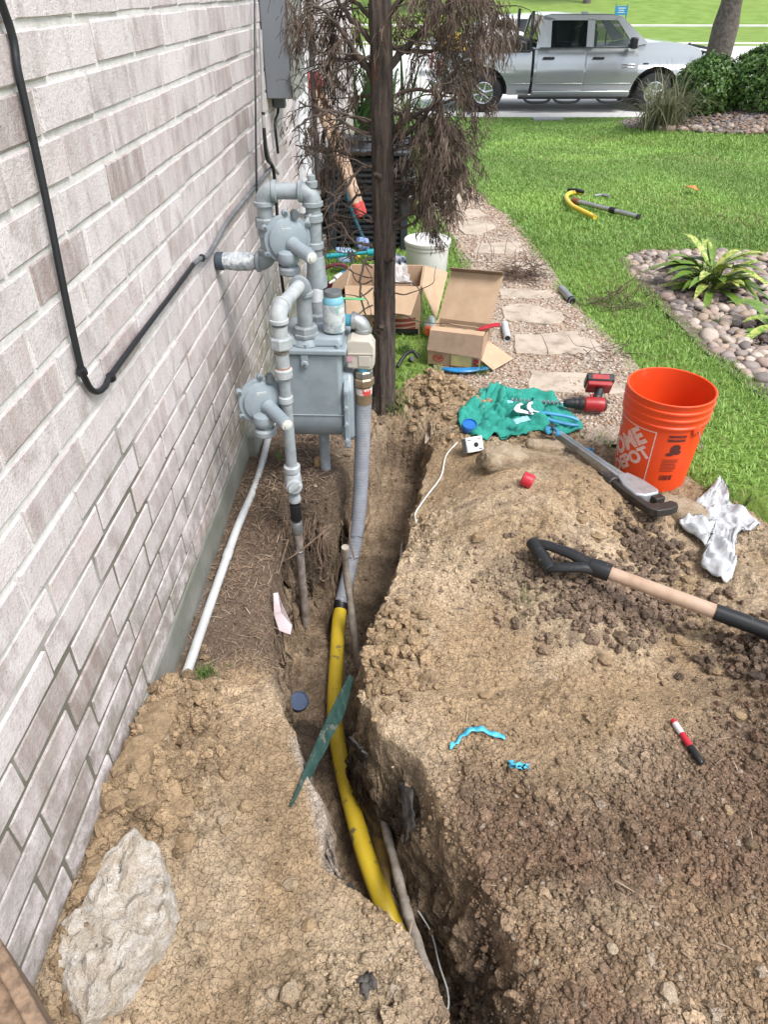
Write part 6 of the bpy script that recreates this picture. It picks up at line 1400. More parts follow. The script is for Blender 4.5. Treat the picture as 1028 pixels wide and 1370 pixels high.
# bottle with orange cap
p0 = on(574, 445, .034); p1 = on(569, 461, .030); ax = (p1-p0).normalized(); bt = thing('bottle', p0, 'clear bottle with bright orange cap lying between the two boxes', 'bottle')
mb = MB(); mb.lathe([(.024, -.09), (.030, -.08), (.030, .01), (.022, .03), (.018, .036)], p0, ax, 20); mb.build('bottle_body', pm('clear_bottle', (.55, .60, .62), .15, alpha=.6, coat=.6), bt)
mb = MB(); mb.lathe([(.0215, 0), (.0225, .004), (.0225, .028), (.020, .032), (.010, .033)], p0+ax*.036, ax, 20); mb.build('orange_cap', pm('orange_cap', (.72, .13, .03), .4), bt); settle(bt)
# blue curved strip
mb = MB(); rp = smooth_path([on(593, 497, .016), on(606, 500, .020), on(622, 501, .022), on(640, 499, .020), on(656, 496, .016)], 6); mb.tube(rp, [.008+.014*math.sin(math.pi*min(1, (k+3)/(len(rp)+4))) for k in range(len(rp))], 12, flat=.45)
tag(mb.build('blue_handle', pm('mid_blue_plastic', (.020, .20, .46), .35, scale=20)), 'bright blue curved plastic tube lying in front of the divided carton', 'tube')
# black pipe clamp behind the dirt heap
mb = MB(); mb.tube(smooth_path([on(532, 496, .02), on(541, 489, .05), on(552, 484, .055), on(560, 486, .03)], 6), .009, 10); mb.lathe([(.012, 0), (.012, .03)], on(549, 487, .02), (.3, -.6, .5), 12); tag(mb.build('black_fitting', M_TAPEK), 'short black pipe fitting lying behind the heap of clods', 'fitting')
# pipe stubs on the path
def stub(a, b, r_, lab, mat, hollow=True, nm='pipe_stub', zl=0.):
    a = on(*a, r_+zl); b = on(*b, r_+zl); d = (b-a); L = d.length; d.normalize(); root = thing(nm, a, lab, 'pipe')
    mb = MB(); mb.lathe([(r_*.8, 0), (r_*.8, L-.002), (r_*.82, L), (r_, L), (r_, 0)], a, d, 20, closed=True); mb.build('tube', mat, root)
    mb = MB(); mb.lathe([(r_*.78, L*.6), (r_*.78, L*.62)], a, d, 16); mb.build('bore', MATS['hole_black'], root); return root, a, d, L
rt, a, d, L = stub((751, 391), (766, 408), .022, 'short grey pipe nipple with black threaded end on the path edge', M_GALV); mb = MB(); mb.lathe([(.0205, L-.03), (.0228, L-.028), (.0228, L-.002), (.0205, L-.001)], a, d, 18); mb.build('threaded_end', M_TAPEK, rt); settle(rt)
rt, a, d, L = stub((675, 438), (679, 458), .019, 'short white pipe stub lying on the gravel beside the carton flap', M_PVC); settle(rt)
# white bucket and blue packet behind the big carton
WBX, WBY = .11, 4.55; wb = thing('white_bucket', (WBX, WBY, 0), 'white plastic bucket with lid standing behind the large cardboard box', 'bucket')
M_WHP = pm('white_plastic', (.62, .61, .58), .4, col2=(.56, .55, .52), scale=8, dirt=(.36, .33, .28), dscale=20, damt=.4)
mb = MB(); mb.lathe([(.118, 0), (.120, .004), (.132, .20), (.137, .203), (.137, .212), (.133, .215), (.134, .235)], (WBX, WBY, 0), Zv, 40); mb.build('bucket_shell', M_WHP, wb)
mb = MB(); mb.lathe([(.141, .222), (.143, .226), (.143, .242), (.139, .246), (.128, .245), (.126, .238), (.05, .239), (.001, .240)], (WBX, WBY, 0), Zv, 40); mb.build('lid', M_WHP, wb); settle(wb)
def crump(nm, px, py, size, mat, lab, cat, seed, rz=0, lift=0, y=None):
    p = on(px, py, size[2]*.8+lift) if y is None else aty(px, py, y); o = bpy.data.objects.new(nm, lump_mesh(nm, mat, size, seed, 2, .12, .6, 2.)); COL.objects.link(o); o.location = p; o.rotation_euler = (.1, .1, rz); return tag(o, lab, cat)
crump('packet', 533, 362, (.055, .045, .055), pm('blue_white_packet', (.05, .07, .30), .4, col2=(.55, .56, .62), scale=30, mixlo=.48, mixhi=.54), 'blue and white wrapped packet between the tree and the white bucket', 'packet', 3)
# tool clutter left of the trunk
tb = thing('tool_bag', (-.36, 4.05, 0), 'dark maroon open tool bag left of the tree trunk behind the meter', 'bag'); M_MBAG = pm('maroon_fabric', (.13, .020, .028), .8, col2=(.09, .014, .02), scale=30, bump=.4)
cxb = aty(447, 392, 4.05); 
for nm, c, s in (('side_panel', (0, -.08, .06), (.26, .012, .12)), ('side_panel', (0, .08, .06), (.26, .012, .12)), ('end_panel', (-.13, 0, .06), (.012, .16, .12)), ('end_panel', (.13, 0, .06), (.012, .16, .12)), ('base', (0, 0, .008), (.26, .16, .012))):
    mb = MB(); mb.box(Vector((cxb.x+.02, 4.05, 0))+Vector(c), s); mb.build(nm, M_MBAG, tb, bevel=.004)
mb = MB(); mb.tube(smooth_path([Vector((cxb.x-.07, 4.05, .12)), Vector((cxb.x-.04, 4.05, .22)), Vector((cxb.x+.07, 4.05, .23)), Vector((cxb.x+.11, 4.05, .12))], 6), .010, 10); mb.build('carry_handle', M_MBAG, tb); settle(tb)
mb = MB(); a = aty(437, 343, 4.35); b = aty(492, 338, 4.35); mb.tube([a, a.lerp(b, .3), b], [.016, .013, .010], 12); mb.tube([b, b+(b-a).normalized()*.05], .02, 12); tag(mb.build('teal_tool', pm('teal_plastic', (.02, .27, .30), .4)), 'teal-handled hand tool lying across the clutter left of the trunk', 'tool')
a = aty(441, 391, 4.0)+Vector((0, 0, .05)); b = aty(476, 366, 4.1)+Vector((0, 0, .03)); ct = thing('caulk_tube', a, 'white sealant tube leaning on the maroon tool bag', 'tube'); ax = (b-a).normalized(); mb = MB(); mb.lathe([(.006, 0), (.010, .04), (.022, .045), (.023, .05), (.023, (b-a).length)], a, ax, 18); mb.build('tube_body', M_WHP, ct); mb = MB(); mb.lathe([(.0235, .09), (.0235, .13)], a, ax, 18); mb.build('printed_band', M_BLUG, ct); settle(ct)
crump('glove', 463, 366, (.07, .05, .045), pm('pale_blue_glove', (.26, .40, .60), .7, col2=(.40, .52, .66), scale=30), 'pale blue work glove lying in the clutter left of the trunk', 'glove', 7, .4, .08)
crump('packet', 485, 352, (.05, .04, .05), pm('dark_blue_packet', (.05, .08, .22), .5, col2=(.25, .33, .5), scale=30), 'dark blue packet right of the pale glove behind the trunk', 'packet', 9, .4, .08)
crump('yellow_fitting', 478, 368, (.022, .018, .018), pm('yellow_bit', (.62, .40, .04), .4), 'small yellow fitting beside the pale blue glove', 'fitting', 11, .2, .10)
# things on the lawn
lp = smooth_path([on(779, 263, .03), on(764, 265, .045), on(757, 272, .05), on(764, 283, .05), on(778, 290, .045), on(796, 297, .035)], 6); mb = MB(); mb.tube(lp, .019, 14); tag(mb.build('yellow_pipe_offcut', M_YEL), 'curved yellow pipe offcut lying on the lawn', 'pipe')
a = on(768, 277, .05); b = on(853, 298, .045); d = (b-a).normalized(); L = (b-a).length; gp = thing('grey_pipe', a, 'long grey steel pipe with rusty end lying on the lawn', 'pipe')
mb = MB(); mb.tube([a, b], .019, 16); mb.build('pipe', M_GALV, gp); mb = MB(); mb.tube([a-d*.02, a+d*.05], .026, 14); mb.build('rusty_end', pm('rust_end', (.20, .085, .04), .9, bump=.4), gp)
mb = MB(); collar(mb, a+d*L*.62, d, .025, .06); mb.build('coupling', M_TAPEK, gp); mb = MB(); mb.lathe([(.017, 0), (.021, .005), (.021, .02)], b-d*.01, d, 14); mb.build('end_bush', M_DKST, gp); settle(gp)
mb = MB(); mb.tube([on(815, 269, .04), on(805, 267, .04)], .013, 10); mb.tube([on(805, 267, .04), on(795, 268, .04)], .010, 10); tag(mb.build('steel_fitting', M_GALV), 'short bright steel fitting on the lawn behind the grey pipe', 'fitting')
mb = MB(); mb.tube(smooth_path([on(760, 262, .05), on(770, 264, .06), on(781, 265, .05)], 5), .016, 10); tag(mb.build('black_hose_bit', M_TAPEK), 'short black hose piece at the bend of the yellow offcut', 'hose')
mb = MB(); p = on(925, 262, .06); q = random.Random(3)
V = [p+Vector((math.cos(k*1.05)*.09*(1 if k % 2 else .5), math.sin(k*1.05)*.06, q.uniform(-.01, .04))) for k in range(6)]; mb.add([p+Vector((0, 0, .03))]+V, [(0, 1+k, 1+(k+1) % 6) for k in range(6)]); o = mb.build('dead_leaf', pm('orange_leaf', (.55, .20, .05), .7), fix=False); s_ = o.modifiers.new('t', 'SOLIDIFY'); s_.thickness = .003; tag(o, 'single orange dead leaf on the lawn', 'leaf')
# ================================================================= TREE, PLANTS, SHRUBS
M_BARK, nt, bs = newmat('dark_bark'); pos = worldpos(nt); mp = nt.nodes.new('ShaderNodeMapping'); mp.inputs['Scale'].default_value = (70, 70, 9); nt.links.new(pos, mp.inputs['Vector'])
n = _noise(nt, 1, 6, .7, mp.outputs[0]); n2 = _noise(nt, 14, 5, .6, pos); n3 = _noise(nt, 170, 2, .5, pos)
c = _mix(nt, (.112, .082, .066), (.036, .027, .022), _ramp(nt, n, .38, .60)); c = _mix(nt, c, (.12, .050, .028), _ramp(nt, n2, .62, .72, 0, .8)); c = _mix(nt, c, (.34, .32, .29), _ramp(nt, n3, .70, .76, 0, .8))
nt.links.new(c, bs.inputs['Base Color']); bs.inputs['Roughness'].default_value = .9; b1 = _bump(nt, n, .9, .012, bs); M_BARK = M_BARK
M_TWIG = pm('dead_twig', (.100, .072, .056), .9, col2=(.055, .040, .032), scale=20)
M_DEAD, nt, bs = newmat('dead_foliage'); nt.links.new(attr(nt), bs.inputs['Base Color']); bs.inputs['Roughness'].default_value = .9; bs.inputs['Specular IOR Level'].default_value = .1
tr = thing('dead_tree', (-.098, 2.79, 0), 'dead brown conifer with dark trunk and drooping dry foliage beside the gas meter', 'tree')
tz = [-.08, 0, .08, .3, .6, .9, 1.2, 1.5, 1.8, 2.2, 2.6]; trr = [.074, .055, .047, .043, .040, .038, .036, .035, .033, .030, .024]
tx = [0, 0, .002, .002, .004, .0, -.004, -.010, -.014, -.02, -.03]
path_ = smooth_path([Vector((-.098+a, 2.79+.01*math.sin(z*3), z)) for a, z in zip(tx, tz)], 14); rad_ = np.interp([p.z for p in path_], tz, trr)
mb = MB(); mb.tube(path_, list(rad_), 40); trunk = mb.build('trunk', M_BARK, tr, angle=180)
for v in trunk.data.vertices:
    a = math.atan2(v.co.y-2.79, v.co.x+.098); k = 1+.16*float(fbm(np.array(math.cos(a)*2.2+v.co.z*.7), np.array(math.sin(a)*2.2+v.co.z*6), 3, 5))+.075*math.sin(a*7+3*math.sin(v.co.z*4))+.045*math.sin(a*12+v.co.z*9+2*math.sin(v.co.z*17))
    v.co.x = -.098+(v.co.x+.098)*k; v.co.y = 2.79+(v.co.y-2.79)*k
for (z, a) in ((.40, -1.7), (.66, -1.1), (.95, -1.9)):
    mb = MB(); c0 = Vector((-.098+math.cos(a)*.040, 2.79+math.sin(a)*.040, z)); d_ = Vector((math.cos(a), math.sin(a), .35)); mb.tube([c0, c0+d_*.02, c0+d_*.045+Vector((.004, 0, .004))], [.013, .009, .0065], 9); mb.build('branch_stub', M_BARK, trunk)
rr = random.Random(23); FV, FF_, FC = [], [], []
def spray(p, d, L, n, wid=.0011):
    """dry hanging sprays: thin ribbons fanning from a twig end"""
    if rr.random() < (.46 if p.x > -.08 else .68): return
    L = L*.55
    for _ in range(int(n*1.35)):
        b = p+Vector((rr.gauss(0, .009), rr.gauss(0, .009), rr.gauss(-.006, .014))); dd = (d*rr.uniform(.1, .7)+Vector((rr.gauss(0, .35), rr.gauss(0, .35), -rr.uniform(.5, 1.3)))).normalized()
        l = L*rr.uniform(.5, 1.35); s = dd.cross(Vector((rr.uniform(-1, 1), rr.uniform(-1, 1), .2))).normalized()*wid*rr.uniform(.6, 1.6); m = b+dd*l*.5+Vector((0, 0, -l*.06)); e = b+dd*l+Vector((rr.gauss(0, .006), rr.gauss(0, .006), -l*.25))
        o = len(FV); FV.extend([b-s, b+s, m-s*1.3, m+s*1.3, e]); FF_.extend([(o, o+1, o+3), (o, o+3, o+2), (o+2, o+3, o+4)])
        t = rr.random(); cc = (.088+.085*t, .066+.060*t, .053+.048*t); FC.extend([cc]*5)
def limb(pts, r0, r1, fol, twigs=10, L=.05, tl=.10, start=.35):
    pts = smooth_path(pts, 6); n = len(pts); mb = MB(); mb.tube([p+Vector((rr.gauss(0, .003), rr.gauss(0, .003), rr.gauss(0, .003))) for p in pts], [r0+(r1-r0)*k/(n-1) for k in range(n)], 8)
    o = mb.build('limb', M_TWIG if r0 < .011 else M_BARK, tr, angle=180); tw = MB()
    for k in range(twigs):
        t = start+(1-start)*(k+rr.random())/twigs; i = min(int(t*(n-1)), n-2); p = pts[i]; base = (pts[i+1]-pts[i]).normalized()
        d = (base*.5+Vector((rr.gauss(0, .7), rr.gauss(0, .7), rr.gauss(-.15, .5)))).normalized(); q = [p]
        for s in range(4):
            d = (d+Vector((rr.gauss(0, .28), rr.gauss(0, .28), -.14+rr.gauss(0, .2)))).normalized(); q.append(q[-1]+d*tl*rr.uniform(.2, .38))
        tw.tube(q, [.0026, .0022, .0017, .0012, .0008], 5)
        for s in (2, 3, 4):
            if rr.random() < fol: spray(q[s], d, L, int(16*rr.uniform(.6, 1.4)))
            e = (d+Vector((rr.gauss(0, .8), rr.gauss(0, .8), rr.gauss(-.2, .5)))).normalized(); q2 = [q[s], q[s]+e*tl*.25, q[s]+e*tl*.42+Vector((0, 0, -tl*.12))]; tw.tube(q2, [.0014, .0010, .0006], 4)
            if rr.random() < fol: spray(q2[-1], e, L, int(14*rr.uniform(.6, 1.4)))
    tg = tw.build('twigs', M_TWIG, o, angle=180); tag(tg, kind='stuff')
TY0 = 2.79
def T(px, py, dy=0.): return aty(px, py, TY0+dy)
# limbs as the photograph shows them: right side
limb([T(520, 190), T(555, 170, -.05), T(592, 120, -.12), T(625, 66, -.18)], .011, .004, .55, 14)
limb([T(518, 95), T(545, 60, .03), T(590, 20, .05), T(630, -40, .1)], .015, .006, .8, 16)
limb([T(520, 300), T(550, 285, -.04), T(585, 245, -.08), T(610, 180, -.12)], .009, .003, .8, 16)
limb([T(520, 180, .0), T(565, 150, -.02), T(605, 132, -.03), T(632, 100, -.02)], .008, .002, .45, 16, .04)
limb([T(519, 60, .02), T(560, 70, .05), T(612, 58, .12), T(660, 30, .18)], .009, .002, .85, 18)
limb([T(518, 20), T(560, -20, -.05), T(612, -30, -.10), T(648, 10, -.14)], .010, .003, 1., 26, .06, .13, .3)
limb([T(518, -30), T(570, -60, .05), T(612, -40, .05), T(636, 15, .04)], .010, .003, 1., 26, .06, .13, .3)
limb([T(519, 150, .02), T(560, 160, .1), T(582, 170, .16), T(594, 205, .18)], .007, .002, 1., 22, .06, .13, .3)
limb([T(519, 130, .0), T(570, 120, -.06), T(592, 150, -.10), T(600, 195, -.11)], .007, .002, 1., 20, .06, .13, .4)
limb([T(519, 220, .04), T(545, 215, .1), T(568, 220, .14), T(580, 245, .15)], .006, .002, .9, 18, .05, .11, .3)
limb([T(519, 205), T(560, 190, .0), T(588, 195, -.03), T(598, 225, -.03)], .006, .002, 1., 20, .055, .12, .4)
# left side
limb([T(502, 180), T(470, 170, -.02), T(440, 150, -.04), T(400, 138, -.05)], .007, .0025, .10, 7, .04)
limb([T(502, 220), T(480, 228, -.03), T(455, 262, -.05), T(435, 280, -.06)], .007, .003, .05, 8)
limb([T(502, 205), T(470, 205, .05), T(430, 200, .07), T(395, 195, .08)], .008, .002, .45, 14, .045)
limb([T(500, 110), T(470, 60, -.02), T(440, 20, -.04), T(412, 4, -.06)], .010, .003, .6, 16, .055, .12)
limb([T(500, 60), T(465, 20, .03), T(440, -20, .04), T(412, -24, .03)], .010, .003, .8, 20, .06, .13)
limb([T(500, 90), T(475, 80, .06), T(452, 80, .10), T(430, 92, .10)], .008, .002, .75, 16, .05, .11)
limb([T(501, 30), T(470, 0, .06), T(450, 20, .08), T(440, 70, .10)], .008, .002, 1., 22, .06, .12)
limb([T(501, 130), T(480, 130, .10), T(465, 150, .16), T(455, 200, .18)], .007, .002, .9, 20, .06, .12)
limb([T(501, 250), T(470, 270, .06), T(455, 290, .1), T(440, 320, .12)], .006, .002, .35, 12, .05, .1)
limb([T(501, 170), T(455, 150, -.03), T(420, 155, -.06), T(390, 175, -.08)], .006, .002, .4, 10, .05)
limb([T(502, 330), T(475, 325, -.02), T(455, 300, -.03), T(440, 290, -.03)], .006, .002, .05, 6)
limb([T(502, 345), T(488, 352, -.06), T(482, 390, -.10), T(492, 430, -.09)], .006, .003, .0, 3)
limb([T(519, 310), T(550, 300, .05), T(570, 280, .08), T(590, 262, .1)], .006, .003, .75, 12, .05, .1)
# bare curved twigs
for k in range(34):
    sx_ = rr.choice((-1, 1)); z = rr.uniform(.45, 1.5); p = Vector((-.098+.04*sx_, TY0-.03, z)); pts = [p]; d = Vector((sx_*1., rr.uniform(-.7, .5), rr.uniform(-.4, .5))).normalized()
    for s in range(6): d = (d+Vector((rr.gauss(0, .35), rr.gauss(0, .25), rr.gauss(0, .32)))).normalized(); pts.append(pts[-1]+d*rr.uniform(.03, .07)*(1 if sx_ > 0 else .75))
    mb = MB(); mb.tube(smooth_path(pts, 3), [.0034*(1-.75*i/18) for i in range(19)], 5); mb.build('bare_twig', M_TWIG, tr, angle=180)
cr = npmesh('crown', [tuple(v) for v in FV], FF_, M_DEAD, tr, False, np.array(FC)); tag(cr, 'dry brown hanging foliage', kind='stuff')
settle(tr)
# torn-off dry brush lying about
def brush_pile(px, py, n, spread, lab, seed, hmax=.10, fol=True, cat='brush'):
    q = random.Random(seed); c = on(px, py, .0); root = thing('dry_brush', c, lab, cat); tw = MB(); V, Fc, Cc = [], [], []
    for k in range(n):
        p = c+Vector((q.gauss(0, spread*.5), q.gauss(0, spread*.35), q.uniform(.005, hmax*.6))); d = Vector((q.gauss(0, 1), q.gauss(0, .6), q.gauss(.1, .35))).normalized(); pts = [p]
        for s in range(4): d = (d+Vector((q.gauss(0, .4), q.gauss(0, .4), q.gauss(-.05, .3)))).normalized(); nxt = pts[-1]+d*q.uniform(.02, .06); nxt.z = max(nxt.z, gz(nxt.x, nxt.y, False)+.004); pts.append(nxt)
        tw.tube(pts, [.0022, .0019, .0015, .0011, .0007], 4)
        if fol:
            for e in pts[1:]:
                for _ in range(7):
                    dd = Vector((q.gauss(0, 1), q.gauss(0, 1), q.gauss(.1, .6))).normalized()*q.uniform(.015, .045); s = dd.cross(Zv).normalized()*.0012 if dd.cross(Zv).length > 0 else Vector((.001, 0, 0)); o = len(V)
                    V.extend([e-s, e+s, e+dd]); Fc.append((o, o+1, o+2)); t = q.random(); Cc.extend([(.12+.07*t, .080+.045*t, .058+.03*t)]*3)
    tag(tw.build('twigs', M_TWIG, root, angle=180), kind='stuff')
    if fol: npmesh('dry_needles', [tuple(v) for v in V], Fc, M_DEAD, root, False, np.array(Cc))
    return settle(root)
brush_pile(697, 372, 95, .14, 'tuft of dead brown brush lying on the flagstone path', 5, .14)
brush_pile(640, 350, 16, .22, 'loose bare twigs beside the dead tuft on the path', 6, .06, False)
brush_pile(810, 482, 26, .22, 'thin dark bare twigs on the path behind the orange bucket', 7, .06, False)
brush_pile(822, 408, 40, .15, 'wisp of dry brown twigs on the lawn beside the path', 8, .08, True)
# small green weeds
def weed(px, py, n, L, lab, seed, wd=.0028, col=(.09, .17, .035)):
    q = np.random.default_rng(seed); c = on(px, py, .0); x = c.x+q.normal(0, L*.35, n); y = c.y+q.normal(0, L*.35, n); z = ground_z(x, y)-.002
    v_, f_, c_ = leaf_blades(np.stack([x, y, z], 1), L*q.uniform(.5, 1.2, n), wd*q.uniform(.7, 1.3, n), q.uniform(.3, .98, n), q.uniform(0, 6.3, n), np.array(col)*q.uniform(.6, 1.5, (n, 1)))
    return tag(npmesh('weed', v_, f_, M_BLADE, None, True, c_), lab, 'weed')
weed(275, 905, 45, .05, 'small green weed at the lower end of the pale conduit', 1)
weed(703, 812, 26, .06, 'uprooted grass tuft on the dark flank of the mound', 2, .002, (.22, .22, .10))
weed(530, 548, 70, .09, 'grass tuft growing at the foot of the dead tree', 3, .003)
weed(645, 500, 60, .06, 'grass tuft in front of the divided carton', 4)
weed(340, 590, 30, .05, 'weed growing out of the wall footing below the regulator', 5)
weed(542, 470, 130, .05, 'patch of short grass between the trunk and the cartons', 6)
weed(820, 635, 50, .05, 'grass at the right foot of the bucket', 9)
weed(376, 615, 18, .035, 'tiny weed beside the meter riser', 10)
# broad-leaved variegated plant in the rock bed
def leafy(px, py, n, L, wd, lab, seed, colA, colB, up=.8, name='leafy_plant', z=None):
    q = random.Random(seed); c = on(px, py, -.02) if z is None else Vector((*aty(px, py, z)[:2], 0)); root = thing(name, c, lab, 'plant'); mats = [pm('leaf_%s_%d' % (name, seed), colA, .42, col2=colB, scale=40, mixlo=.45, mixhi=.55), pm('leafy_%s_%d' % (name, seed), tuple(v*.7 for v in colA), .42, col2=colA, scale=40)]
    mb = MB()
    for k in range(max(5, n//5)):
        a = q.uniform(0, 6.3); mb.tube([c+Vector((math.cos(a)*.02, math.sin(a)*.02, -.02)), c+Vector((math.cos(a)*.07, math.sin(a)*.07, L*.5))], [.006, .003], 6)
    mb.build('stems', mats[1], root)
    for k in range(n):
        a = q.uniform(0, 6.3); b = c+Vector((math.cos(a)*q.uniform(.01, .07), math.sin(a)*q.uniform(.01, .07), q.uniform(.0, L*.45))); l = L*q.uniform(.6, 1.1); w_ = wd*q.uniform(.7, 1.15); el = q.uniform(.15, 1.25)*up
        d = Vector((math.cos(a)*math.cos(el), math.sin(a)*math.cos(el), math.sin(el))); s = Vector((-math.sin(a), math.cos(a), 0)); V = []; N = 7
        for i in range(N):
            t = i/(N-1); cpt = b+d*l*t+Vector((0, 0, -l*.42*t*t)); ww = w_*math.sin(math.pi*min(.999, t*.93+.06))**.8*.5; V += [cpt-s*ww+Vector((0, 0, ww*.35)), cpt, cpt+s*ww+Vector((0, 0, ww*.35))]
        Fc = []
        for i in range(N-1): Fc += [(3*i, 3*i+1, 3*i+4, 3*i+3), (3*i+1, 3*i+2, 3*i+5, 3*i+4)]
        mb = MB(); mb.add(V, Fc); mb.build('leaf', mats[k % 2], root, fix=False, angle=180)
    return settle(root)
leafy(948, 388, 60, .37, .062, 'leafy green and yellow plant growing in the river rock bed', 1, (.13, .22, .030), (.42, .42, .12), name='leafy_plant')
leafy(1040, 445, 22, .26, .055, 'second leafy plant at the right picture edge of the rock bed', 2, (.13, .23, .035), (.36, .40, .10), name='leafy_plant')
weed(957, 432, 14, .05, 'small green sprout among the river rocks', 12)
# strap-leaved clumps behind the tree
def strap(px, py, Y, n, L, lab, seed, wd=.02, col=(.085, .17, .035), cat='plant', name='strap_leaf_plant', spread=.10):
    q = np.random.default_rng(seed); p = aty(px, py, Y); z0 = float(land_z(p.x, Y)); x = p.x+q.normal(0, spread, n); y = Y+q.normal(0, spread, n)
    az = q.uniform(0, 6.3, n); Ls = L*q.uniform(.6, 1.2, n); ln = q.uniform(.2, .95, n); V, Fc, Cc = [], [], []
    for k in range(n):
        dx, dy = math.cos(az[k]), math.sin(az[k]); o = len(V); N = 7; cc = np.array(col)*q.uniform(.6, 1.5)
        for i in range(N):
            t = i/(N-1); r_ = Ls[k]*ln[k]*t**1.3; h = Ls[k]*(t*(1.15-.35*ln[k])-ln[k]*.75*t*t*t); w_ = wd*(1-t**3)*.5+.001; V += [(x[k]+dx*r_-dy*w_, y[k]+dy*r_+dx*w_, z0+h), (x[k]+dx*r_+dy*w_, y[k]+dy*r_-dx*w_, z0+h)]; Cc += [cc, cc]
        Fc += [(o+2*i, o+2*i+1, o+2*i+3, o+2*i+2) for i in range(N-1)]
    return tag(npmesh(name, V, Fc, M_BLADE, None, True, np.array(Cc)), lab, cat)
strap(573, 235, 7.9, 90, .75, 'green strap-leaved plant right of the dead tree trunk by the path', 1)
strap(600, 215, 9.5, 80, .8, 'farther green strap-leaved plant near the end of the path', 2)
strap(452, 322, 5.6, 60, .35, 'low green strap leaves below the black air conditioner', 3, .015)
strap(545, 240, 8.6, 80, .9, 'tall green strap-leaved plant close behind the dead trunk', 4)
strap(470, 100, 11.5, 160, 1.6, 'tall dark green plant at the far corner of the brick wall', 6, .05, (.05, .10, .03), spread=.4)
# ornamental grass and shrubs in the far bed
strap(884, 178, 13.2, 300, .95, 'arching pale ornamental grass clump in front of the truck wheel', 5, .014, (.17, .17, .10), 'grass clump', 'ornamental_grass', .16)
M_SHR, nt, bs = newmat('shrub_leaf'); nt.links.new(attr(nt), bs.inputs['Base Color']); bs.inputs['Roughness'].default_value = .45; bs.inputs['Specular IOR Level'].default_value = .4
def shrub(c, r3, n, lab, seed, leaf=.035, colA=(.030, .075, .014), colB=(.095, .17, .035), name='shrub', group=None):
    q = np.random.default_rng(seed); c = np.array(c); root = thing(name, tuple(c-np.array([0, 0, r3[2]])), lab, name, group)
    d = q.normal(0, 1, (n, 3)); d /= np.linalg.norm(d, axis=1, keepdims=True); d[:, 2] = np.where(d[:, 2] < -.55, -d[:, 2], d[:, 2])
    lump_ = 1+.17*fbm(d[:, 0]*2.6+seed, d[:, 1]*2.6+d[:, 2]*2.1, 3, seed)+.10*fbm(d[:, 0]*8, d[:, 1]*8+d[:, 2]*7, 2, seed+3)
    rad = q.uniform(.62, 1.03, n)**.6*lump_; P = c+d*rad[:, None]*np.array(r3)
    a = q.normal(0, 1, (n, 3)); nn = d*.9+a*.7; nn /= np.linalg.norm(nn, axis=1, keepdims=True); u = np.cross(nn, q.normal(0, 1, (n, 3))); u /= np.linalg.norm(u, axis=1, keepdims=True); v = np.cross(nn, u)
    s = leaf*q.uniform(.6, 1.3, (n, 1)); V = np.stack([P-u*s, P+v*s*.5, P+u*s, P-v*s*.5], 1).reshape(-1, 3); i = (np.arange(n)*4)[:, None]; Fc = i+np.array([[0, 1, 2, 3]])
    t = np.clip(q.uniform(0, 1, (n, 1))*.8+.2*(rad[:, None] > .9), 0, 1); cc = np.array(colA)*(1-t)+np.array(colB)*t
    npmesh('foliage', V, Fc, M_SHR, root, False, np.repeat(cc, 4, 0))
    rr_ = random.Random(seed); 
    for k in range(4):
        a_ = rr_.uniform(0, 6.3); mb = MB(); b = Vector(c)-Vector((0, 0, r3[2]*1.1)); mb.tube([b+Vector((math.cos(a_)*.05, math.sin(a_)*.05, -.1)), b+Vector((math.cos(a_)*r3[0]*.3, math.sin(a_)*r3[1]*.3, r3[2]*.6)), Vector(c)+Vector((math.cos(a_)*r3[0]*.55, math.sin(a_)*r3[1]*.55, .1))], [.035, .022, .008], 6); mb.build('stem', M_TWIG, root)
    return settle(root)
def shrub_at(x0, x1, y0, y1, Y, n, lab, seed):
    a = aty(x0, (y0+y1)/2, Y); b = aty(x1, (y0+y1)/2, Y); t_ = aty((x0+x1)/2, y0, Y); d_ = aty((x0+x1)/2, y1, Y); r_ = (b.x-a.x)/2
    return shrub(((a.x+b.x)/2, Y, (t_.z+d_.z)/2), (r_, r_, (t_.z-d_.z)/2), n, lab, seed)
shrub_at(903, 992, 76, 172, 13.9, 11000, 'rounded dark green shrub nearer the truck in the raised bed', 3)
shrub_at(972, 1100, 58, 168, 13.6, 13000, 'larger dark green shrub cut by the right picture edge', 4)
